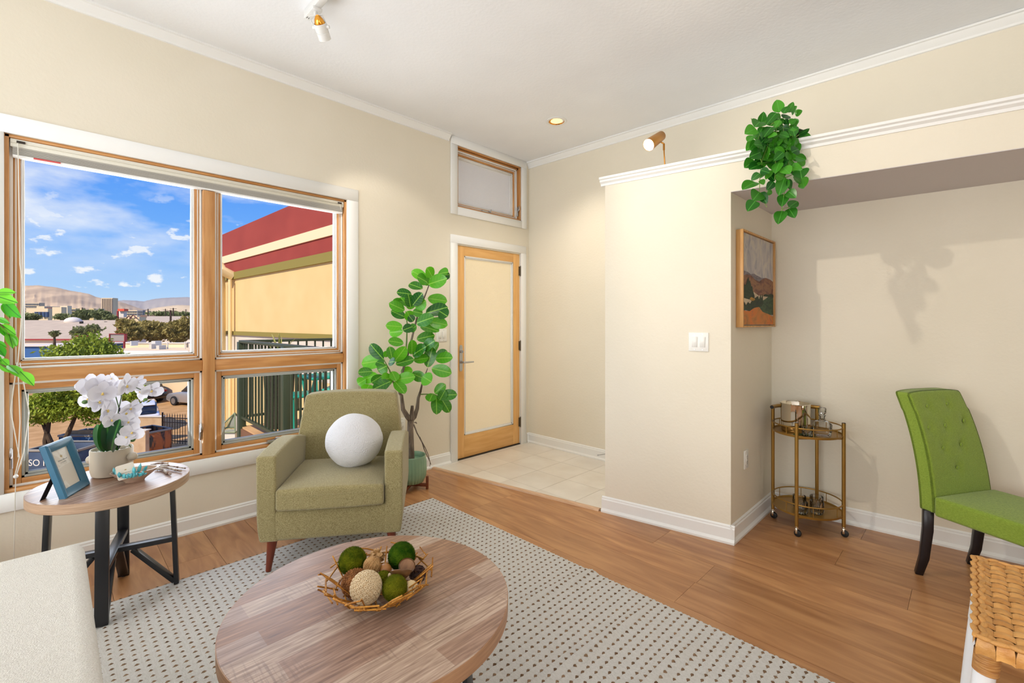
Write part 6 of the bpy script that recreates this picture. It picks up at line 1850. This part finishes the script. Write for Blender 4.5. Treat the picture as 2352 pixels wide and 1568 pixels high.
# ---- vehicles
CARG = mt('dark_car_glass', (30, 34, 40), rough=.08, spec=.8)
TYRE = mt('tyre_rubber', (24, 24, 25), rough=.8)
TAIL = mt('red_tail_lamp', (150, 24, 30), rough=.2)
RIMM = mt('alloy_wheel', (150, 152, 156), rough=.3, metal=.8)
def car(lab, px, D, rz, paint, zl=1.66):
    loc = vdir(px, D, GZ)
    t = thing('car', lab, 'car', tuple(loc), rz)
    # nose towards +x, 4.7 m long
    prof = [(-2.34, .35), (-2.36, .62), (-2.30, .98), (-2.12, 1.06), (-1.2, 1.07), (.85, 1.03), (1.05, 1.0), (2.05, .86), (2.32, .66), (2.34, .36), (1.95, .24), (-1.95, .24)]
    M = Matrix(((1, 0, 0, 0), (0, 0, 1, 0), (0, 1, 0, 0), (0, 0, 0, 1)))
    build(G().prism(prof, -.93, .93, M), 'body', paint, t, bevel=.07, seg=3)
    cab = [(-2.20, 1.02), (-1.90, 1.50), (-1.62, 1.60), (-.35, 1.62), (.25, 1.52), (1.0, 1.02)]
    build(G().prism(cab, -.80, .80, M), 'cabin_glass', CARG, t, bevel=.08, seg=3)
    build(G().prism([(-1.98, 1.52), (-1.66, 1.625), (-.35, 1.645), (.22, 1.55), (.20, 1.50), (-1.9, 1.48)], -.74, .74, M), 'roof', paint, t, bevel=.03, seg=2)
    for x_ in (-1.45, 1.40):
        for y_ in (-.90, .90):
            w = build(G().tube([(x_, y_ - .11, .345), (x_, y_ + .11, .345)], .345, 24), 'wheel', TYRE, t, bevel=.03, smooth=True)
            build(G().tube([(x_, y_ * 1.0 - .118, .345), (x_, y_ + .118, .345)], .22, 16), 'rim', RIMM, w)
    for y_ in (-.72, .72):
        build(G().cbox((-2.31, y_, .90), (.10, .36, .14)), 'tail_light', TAIL, t, bevel=.02)
    build(G().box((-2.375, -.26, .58), (-2.355, .26, .70)), 'number_plate', mt('blank_plate', (220, 220, 214)), t)
    for y_ in (-.83, .83):
        build(G().prism([(-1.75, 1.50), (-1.1, 1.54), (-.2, 1.54), (.55, 1.10), (-1.95, 1.10)], -.004, .004, Matrix.Translation((0, y_ * .975, 0)) @ M), 'side_window', CARG, t)
    return t
SILV = mt('silver_car_paint', (168, 168, 170), rough=.25, metal=.5, coat=.6)
BLKP = mt('black_car_paint', (40, 42, 46), rough=.2, metal=.3, coat=.8)
WHTP = mt('white_car_paint', (230, 230, 232), rough=.25, coat=.6)
REDP = mt('dark_red_car_paint', (110, 34, 34), rough=.25, coat=.6)
car('silver estate car parked in the lot, seen beside the window mullion', 459, 34.5, R(205), SILV)
car('black car parked left of the silver car, behind the orchid', 309, 35.6, R(205), BLKP)
car('dark red car showing at the edge of the right lower window', 545, 46, R(190), REDP)
car('white car just behind the block wall by the iron fence', 318, 26.9, R(174), WHTP)
# ---- yard: block walls, skips, cardboard boxes, iron fence
BLOCK = mt('tan_block_wall', (206, 178, 144), (190, 160, 126), scale=3, rough=.9)
def yard_wall(lab, x0, x1, yt, D, dep=.2, yb=None):
    t = bthing('block_wall', lab, 'wall', (x0 + x1) / 2, D)
    block(t, 'wall_face', BLOCK, x0, x1, yt, 0, D, dep, zbot=GZ)
    block(t, 'coping', GRYS, x0 - 1, x1 + 1, yt - 2, yt, D - .04, dep + .08)
yard_wall('tan block wall behind the rusty skip, left of the iron fence', 300, 371, 958, 23.6)
yard_wall('low tan block wall in front of the rusty skip', 268, 334, 990, 18.5)
fz = bthing('iron_fence', 'black iron picket fence with spear tops in the car park', 'fence', 405, 23.4)
A_, B_ = vdir(372, 23.2, GZ), vdir(505, 22.6, GZ)
for zz in (.20, 1.12, 1.34): build(G().frame_bar(A_ + Vector((0, 0, zz)), B_ + Vector((0, 0, zz)), .04, .04), 'rail', BLACK, fz, world=True)
n_ = 22
pk = G().box((-.012, -.012, .05), (.012, .012, 1.48)); pk.lathe([(.022, 1.46), (.012, 1.5), (0, 1.6)], 4)
pkm = pk.mesh('picket'); pkm.materials.append(BLACK)
for k in range(n_ + 1): place(pkm, 'picket', fz, Matrix.Translation(A_ + (B_ - A_) * (k / n_)))
for k in (0, n_ // 2, n_): build(G().box((-.035, -.035, 0), (.035, .035, 1.6), Matrix.Translation(A_ + (B_ - A_) * (k / n_) + RGT * .03)), 'post', BLACK, fz, world=True)
def skip(lab, px, D, w, dep, h, rz, mat, inner):
    loc = vdir(px, D, GZ); t = thing('skip', lab, 'dumpster', tuple(loc), rz)
    for a, b in (((-w / 2, -dep / 2, 0), (w / 2, -dep / 2 + .05, h)), ((-w / 2, dep / 2 - .05, 0), (w / 2, dep / 2, h)), ((-w / 2, -dep / 2, 0), (-w / 2 + .05, dep / 2, h)), ((w / 2 - .05, -dep / 2, 0), (w / 2, dep / 2, h))):
        build(G().box(a, b), 'side_panel', mat, t, bevel=.008, seg=1)
    build(G().box((-w / 2, -dep / 2, .05), (w / 2, dep / 2, .10)), 'floor_panel', inner, t)
    for a, b in (((-w / 2 - .03, -dep / 2 - .03, h - .06), (w / 2 + .03, -dep / 2 + .05, h + .02)), ((-w / 2 - .03, dep / 2 - .05, h - .06), (w / 2 + .03, dep / 2 + .03, h + .02)), ((-w / 2 - .03, -dep / 2, h - .06), (-w / 2 + .05, dep / 2, h + .02)), ((w / 2 - .05, -dep / 2, h - .06), (w / 2 + .03, dep / 2, h + .02))):
        build(G().box(a, b), 'rim_bar', mt('worn_steel_rim', (150, 146, 138), rough=.5), t, bevel=.006, seg=1)
    return t
RUSTM = mt('rusty_orange_steel', (58, 54, 50), (190, 110, 56), scale=2.2, stretch=(2, 2, .6), rough=.7, lo=.45, hi=.55)
skip('open dark steel skip with rust-orange patches behind the orchid', 335, 20.5, 1.5, 1.3, 1.35, R(20), RUSTM, DARKM)
BLUS = mt('faded_blue_steel', (64, 82, 108), (52, 68, 94), scale=2, rough=.6)
sb = skip('faded blue skip with white painted letters below the picture frame', 158, 17.6, 1.9, 1.3, 1.42, R(45), BLUS, DARKM)
fc = bpy.data.curves.new('lettering', 'FONT'); fc.body = 'SO H'; fc.size = .34; fc.extrude = .004; fc.align_x = 'LEFT'
_tmp = bpy.data.objects.new('lettering_source', fc); fme = bpy.data.meshes.new_from_object(_tmp); fme.name = 'lettering'; bpy.data.objects.remove(_tmp)
fo = bpy.data.objects.new('lettering', fme); fme.materials.append(mt('white_stencil_paint', (226, 224, 216), rough=.7)); link(fo, sb); fo.location = (-.86, -.656, .84); fo.rotation_euler = (R(90), 0, 0)
sb2 = skip('blue skip holding flattened cardboard boxes behind the orchid pot', 212, 20.3, 1.7, 1.3, 1.30, R(45), mt('bright_blue_steel', (40, 110, 170), (46, 84, 130), scale=2, rough=.6), DARKM)
CBD = mt('cardboard', (206, 164, 122), (190, 148, 106), scale=4, rough=.85)
for k, (px, py, w, lab) in enumerate(((210, 1018, .62, 'large cardboard box standing in the blue skip'), (178, 1020, .38, 'cardboard box leaning at the left of the blue skip'), (240, 1020, .44, 'cardboard box at the right end of the blue skip'))):
    p = at(px, py, 20.3)
    t = thing('cardboard_box', lab, 'box', (p.x, p.y, p.z), R(45 + 5 * k))
    build(G().box((-w / 2, -w / 2.4, 0), (w / 2, w / 2.4, .5)), 'carton', CBD, t, bevel=.006, seg=1)
    build(G().cbox((0, -w / 2.2, .56), (w, .01, .2), (R(-28), 0, 0)), 'flap', CBD, t)
# ---- middle distance buildings
ROOFG = mt('pale_grey_roof', (206, 186, 158), (194, 174, 148), scale=1, rough=.9)
WHTW = mt('white_painted_wall', (226, 216, 204), rough=.9)
def pitched(name, lab, x0, x1, yridge, yeave, D0, D1, wallm, fasc, roofm=ROOFG, x0r=None, x1r=None):
    t = bthing(name, lab, 'building', (x0 + x1) / 2, D0)
    a0, b0 = vdir(x0, D0, zpx_(yeave, D0)), vdir(x1, D0, zpx_(yeave, D0))
    a1, b1 = vdir(x0r or x0, D1, zpx_(yridge, D1)), vdir(x1r or x1, D1, zpx_(yridge, D1))
    dn = Vector((0, 0, -.25))
    build(G().add([a0, b0, b1, a1, a0 + dn, b0 + dn, b1 + dn, a1 + dn], [(0, 1, 2, 3), (7, 6, 5, 4), (0, 4, 5, 1), (1, 5, 6, 2), (2, 6, 7, 3), (3, 7, 4, 0)]), 'roof', roofm, t, world=True)
    back = (a1 - a0); back.z = 0
    build(G().add([a1, b1, b1 + back * .9 + Vector((0, 0, -(a1.z - a0.z))), a1 + back * .9 + Vector((0, 0, -(a1.z - a0.z)))], [(0, 1, 2, 3)]), 'rear_roof', roofm, t, world=True)
    block(t, 'fascia', fasc, x0, x1, yeave, yeave + 3, D0 - .05, .2)
    block(t, 'wall', wallm, x0 + 1, x1 - 2, yeave + 2, 0, D0 + .3, 5, zbot=GZ)
    return t
REDF = mt('red_fascia', (158, 44, 46), rough=.6)
pr1 = pitched('warehouse', 'long building with a big pale grey pitched roof and red fascia line', -40, 268, 735, 778, 60, 78, WHTW, REDF, x1r=266)
vp = at(168, 738, 76); 
build(G().ball(tuple(vp), .9, 14, 8, (1.3, 1.3, .8)), 'roof_vent', WHTW, pr1, world=True, smooth=True)
build(G().tube([at(187, 744, 74), at(187, 738, 74)], .25, 8), 'roof_pipe', DARKM, pr1, world=True)
build(G().tube([at(243, 743, 76), at(243, 738, 76)], .2, 8), 'roof_pipe', DARKM, pr1, world=True)
pitched('roofed_building', 'lower building with pale roof behind the olive trees', 332, 500, 726, 742, 104, 128, WHTW, GRYS, x0r=338)
bb2 = bthing('blue_building', 'flat-roofed building with a bright blue side wall at the left', 'building', 90, 46)
block(bb2, 'wall', mt('bright_blue_wall', (52, 100, 160), rough=.8), 20, 152, 795, 0, 46, 8, zbot=GZ)
block(bb2, 'parapet', WHTW, 19, 153, 793, 795.5, 45.8, 8.4)
fb = bthing('flat_roof_building', 'low cream building with a flat white roof below the olive trees', 'building', 330, 40)
CRW = mt('cream_parapet_wall', (240, 212, 168), rough=.9)
WRF = mt('white_membrane_roof', (240, 236, 228), rough=.8)
block(fb, 'wall', CRW, 285, 428, 788, 0, 46, .3, zbot=GZ)
block(fb, 'parapet_cap', GRYS, 284, 429, 786.5, 788.5, 45.9, .5)
a, b, c_, d_ = vdir(165, 36, zpx_(806, 36)), vdir(432, 36, zpx_(806, 36)), vdir(428, 46, zpx_(801, 46)), vdir(230, 46, zpx_(801, 46))
dn = Vector((0, 0, -.3))
build(G().add([a, b, c_, d_, a + dn, b + dn, c_ + dn, d_ + dn], [(0, 1, 2, 3), (7, 6, 5, 4), (0, 4, 5, 1), (1, 5, 6, 2), (2, 6, 7, 3), (3, 7, 4, 0)]), 'roof', WRF, fb, world=True)
block(fb, 'front_wall', CRW, 166, 431, 807, 0, 36.3, 6, zbot=GZ)
for x_, y_, w, D_ in ((352, 790, 9, 44), (345, 797, 6, 40), (362, 800, 7, 39), (300, 790, 3, 44)):
    block(fb, 'roof_unit', mt('grey_roof_unit', (206, 200, 188), rough=.6), x_ - w / 2, x_ + w / 2, y_ - 7, y_ + 4, D_, .8)
for x_, y0_, y1_ in ((385, 786, 803), (425, 784, 803)):
    build(G().tube([at(x_, y1_, 40), at(x_, y0_, 40)], .05, 6), 'vent_pipe', GRYS, fb, world=True)
# billboards and signs
def board(lab, x0, x1, y0, y1, D, frame, face):
    t = bthing('billboard', lab, 'sign', (x0 + x1) / 2, D)
    block(t, 'face', face, x0 + 1, x1 - 1, y0 + 1, y1 - 1, D, .1)
    for r4 in ((x0, x1, y0, y0 + 1.2), (x0, x1, y1 - 1.2, y1), (x0, x0 + 1.2, y0, y1), (x1 - 1.2, x1, y0, y1)):
        block(t, 'frame_bar', frame, *r4, D - .1, .3)
    for x_ in (x0 + 3, x1 - 3): block(t, 'pole', frame, x_, x_ + 1.2, y1, 0, D, .2, zbot=GZ)
board('dark billboard with red frame among the trees, left one', 173, 200, 771, 786, 43, REDF, mt('dark_board', (52, 46, 48), rough=.7))
board('grey billboard with red frame among the trees, right one', 250, 286, 766, 785, 44, REDF, mt('grey_board', (150, 140, 132), rough=.7))
ss = bthing('sign_tower', 'tall sign with an orange-red cap on a white mast beyond the rooftops', 'sign', 277, 180)
block(ss, 'cap', mt('orange_red_sign', (232, 92, 60), rough=.5), 270, 285, 709, 714, 180, 2); block(ss, 'panel', WHTW, 273, 284, 714, 728, 181, 1.5); block(ss, 'mast', REDF, 268, 270.5, 714, 0, 182, .6, zbot=GZ)
# ---- town in the distance
TAN1 = mt('distant_tan_concrete', (206, 186, 158), rough=.95); TAN2 = mt('distant_cream_concrete', (232, 208, 170), rough=.95); BRN = mt('distant_brown_brick', (126, 84, 78), rough=.95)
WIN = mt('distant_window_glass', (110, 112, 118), rough=.3); WIN2 = mt('distant_blue_glass', (62, 78, 112), rough=.3)
def far(lab, x0, x1, yt, D, mat, rows=0, cols=0, wm=WIN, vert=False, dep=None, base=737):
    t = bthing('office_building', lab, 'building', (x0 + x1) / 2, D, z=GZ - 1.0)
    block(t, 'wall', mat, x0, x1, yt, base, D, dep or min(12, (x1 - x0) * D / F * .6), zbot=GZ - 1.0)
    if vert:
        w = (x1 - x0) / cols
        for k in range(cols): block(t, 'window_strip', wm, x0 + (k + .35) * w, x0 + (k + .65) * w, yt + 1.6, 733, D - 1, 1.5)
    else:
        for r_ in range(rows):
            for k in range(cols):
                w, h = (x1 - x0) / cols, (728 - yt) / rows if rows > 3 else 7.0
                block(t, 'window', wm, x0 + (k + .2) * w, x0 + (k + .8) * w, yt + 1.4 + (r_ + .15) * h * .8, yt + 1.4 + (r_ + .7) * h * .8, D - 1, 1.5)
    return t
far('striped dark and white office tower standing highest over the town', 233, 259, 684, 900, TAN2, vert=True, cols=7, wm=mt('distant_dark_strip', (130, 112, 106)))
far('tan slab office building with a window grid, furthest left', 57, 90, 695, 1000, TAN1, 5, 9)
h1 = far('cream civic building with tall blue windows at the left', 60, 110, 708, 500, TAN2, 0, 0)
for x_ in (79, 87, 96, 103): block(h1, 'window', WIN2, x_, x_ + 5.5, 716, 728, 498, 2)
block(h1, 'penthouse', TAN2, 84, 102, 703, 709, 520, 20)
far('dark brown block between the civic building and the cream block', 107, 120, 706, 520, BRN)
far('tall blank cream block left of centre of the town', 120, 141, 705, 450, TAN2); far('lower wing of cream blocks beside the tall blank block', 138, 155, 702, 480, mt('distant_white_block', (236, 216, 182)))
far('tan block with two window rows, left of the dark tree', 158, 174, 708, 600, mt('distant_yellow_block', (222, 196, 140)), 2, 4)
far('pale block right of the dark tree', 180, 190, 707, 720, TAN2); far('pale yellow low block beside the tower', 205, 215, 708, 640, mt('distant_yellow_block', (222, 196, 140)))
far('grey low block just left of the striped tower', 216, 232, 709, 800, mt('distant_grey_block', (142, 138, 140)), 1, 4)
far('long low cream building with small windows right of the tower', 287, 315, 712, 650, TAN2, 2, 7); far('grey glass low building at the end of the long cream building', 315, 328, 712, 600, mt('distant_grey_block', (142, 138, 140)), 2, 4)
far('low cream building nearest the mullion in the far town', 328, 340, 714, 660, TAN2, 1, 4)
gb = far('cream gabled roadside building with dark roof trim', 288, 320, 728, 230, TAN2, base=745)
for x_, s_ in ((296, 6), (306, 8)):
    A2, B2, C2_ = at(x_ - s_, 731, 229), at(x_, 731 - s_, 229), at(x_ + s_, 731, 229)
    build(G().tube([A2, B2, C2_], .35, 4), 'gable_trim', BRN, gb, world=True)
far('low dark-roofed shed right of the gabled building', 322, 440, 723, 330, mt('distant_brown_roof', (128, 104, 92)), base=730)
for k, (x_, yt, D_, lab) in enumerate(((340, 709, 190, 'wooden utility pole right of the long cream building'), (380, 709, 210, 'thin far utility pole over the dark shed'), (392, 712, 88, 'short dark utility pole over the olive trees'), (398, 707, 150, 'tallest utility pole over the olive trees'), (427, 710, 230, 'utility pole nearest the mullion'), (189, 706, 170, 'dark pole above the left far trees'))):
    t = bthing('utility_pole', lab, 'pole', x_, D_)
    PW_ = mt('dark_pole_wood', (74, 58, 48), rough=.9)
    build(G().tube([vdir(x_, D_, GZ), vdir(x_, D_, zpx_(yt, D_))], .17, 6), 'pole', PW_, t, world=True)
    build(G().frame_bar(vdir(x_, D_, zpx_(yt + 2, D_)) - RGT * 1.1, vdir(x_, D_, zpx_(yt + 2, D_)) + RGT * 1.1, .12, .12), 'cross_arm', PW_, t, world=True)
# ---- mountains: real ridges far away
def ridge(name, pts, D, dep, mat, yb=738, seed=0):
    vs, fs = [], []
    P2 = []
    for (xa, ya_), (xb, yb_) in zip(pts, pts[1:]):
        n_ = max(2, int(abs(xb - xa) / 4))
        for k in range(n_): P2.append((xa + (xb - xa) * k / n_, ya_ + (yb_ - ya_) * k / n_))
    P2.append(pts[-1])
    R_ = 14
    for i, (x_, y_) in enumerate(P2):
        zt = zpx_(y_, D) + 6 * noise.noise(Vector((x_ * .3, seed, 0)))
        zb_ = -30.0
        for j in range(R_ + 1):
            f = j / R_
            Dj = D - dep * (1 - f)
            z = zb_ + (zt - zb_) * f ** 1.3 + (1 - f) * f * 4 * 26 * (D / 8000) * noise.noise(Vector((x_ * .11, f * 5, seed))) + (1 - f) * f * 50 * (D / 8000) * noise.noise(Vector((x_ * .35, f * 9, seed + 5)))
            vs.append(tuple(vdir(x_, Dj, z) if j < R_ else vdir(x_, D, zt)))
    for i in range(len(P2) - 1):
        for j in range(R_):
            a = i * (R_ + 1) + j; fs.append((a, a + R_ + 1, a + R_ + 2, a + 1))
    g = G(); g.v, g.f = vs, fs
    n0 = len(vs)
    # back side so the ridge has a body
    for i, (x_, y_) in enumerate(P2): g.v.append(tuple(vdir(x_, D + dep, -30.0)))
    for i in range(len(P2) - 1): g.f.append((i * (R_ + 1) + R_, (i + 1) * (R_ + 1) + R_, n0 + i + 1, n0 + i))
    build(g, name, mat, kind='structure', smooth=True, angle=60)
MTN = mt('hazy_brown_mountain', (204, 180, 150), (176, 156, 134), scale=.0022, rough=1, spec=0, detail=10, lo=.4, hi=.6)  # haze is mixed into the pale colours of all three ridges
MTN2 = mt('hazy_blue_mountain', (168, 162, 156), (158, 154, 152), scale=.001, rough=1, spec=0, detail=8)
MTN3 = mt('pale_foothill', (206, 188, 160), (194, 176, 150), scale=.004, rough=1, spec=0)
ridge('mountain_near', [(-150, 690), (-60, 670), (0, 662), (40, 657), (70, 655.5), (88, 655), (105, 657), (130, 660), (160, 667), (185, 671), (205, 675), (222, 682), (240, 686), (265, 690), (290, 697), (315, 706), (345, 714), (380, 719), (420, 722)], 8000, 2500, MTN, seed=1)
ridge('mountain_far', [(180, 696), (230, 692), (262, 691), (285, 689), (310, 690), (330, 692), (350, 687), (375, 684), (400, 683), (430, 682), (460, 684), (500, 681), (520, 683), (560, 690), (620, 686), (700, 692)], 12000, 2500, MTN2, seed=2)
ridge('foothills', [(300, 716), (330, 712), (360, 706), (390, 702), (410, 700), (440, 701), (470, 704), (500, 699), (540, 706), (640, 704)], 9500, 900, MTN3, seed=3)
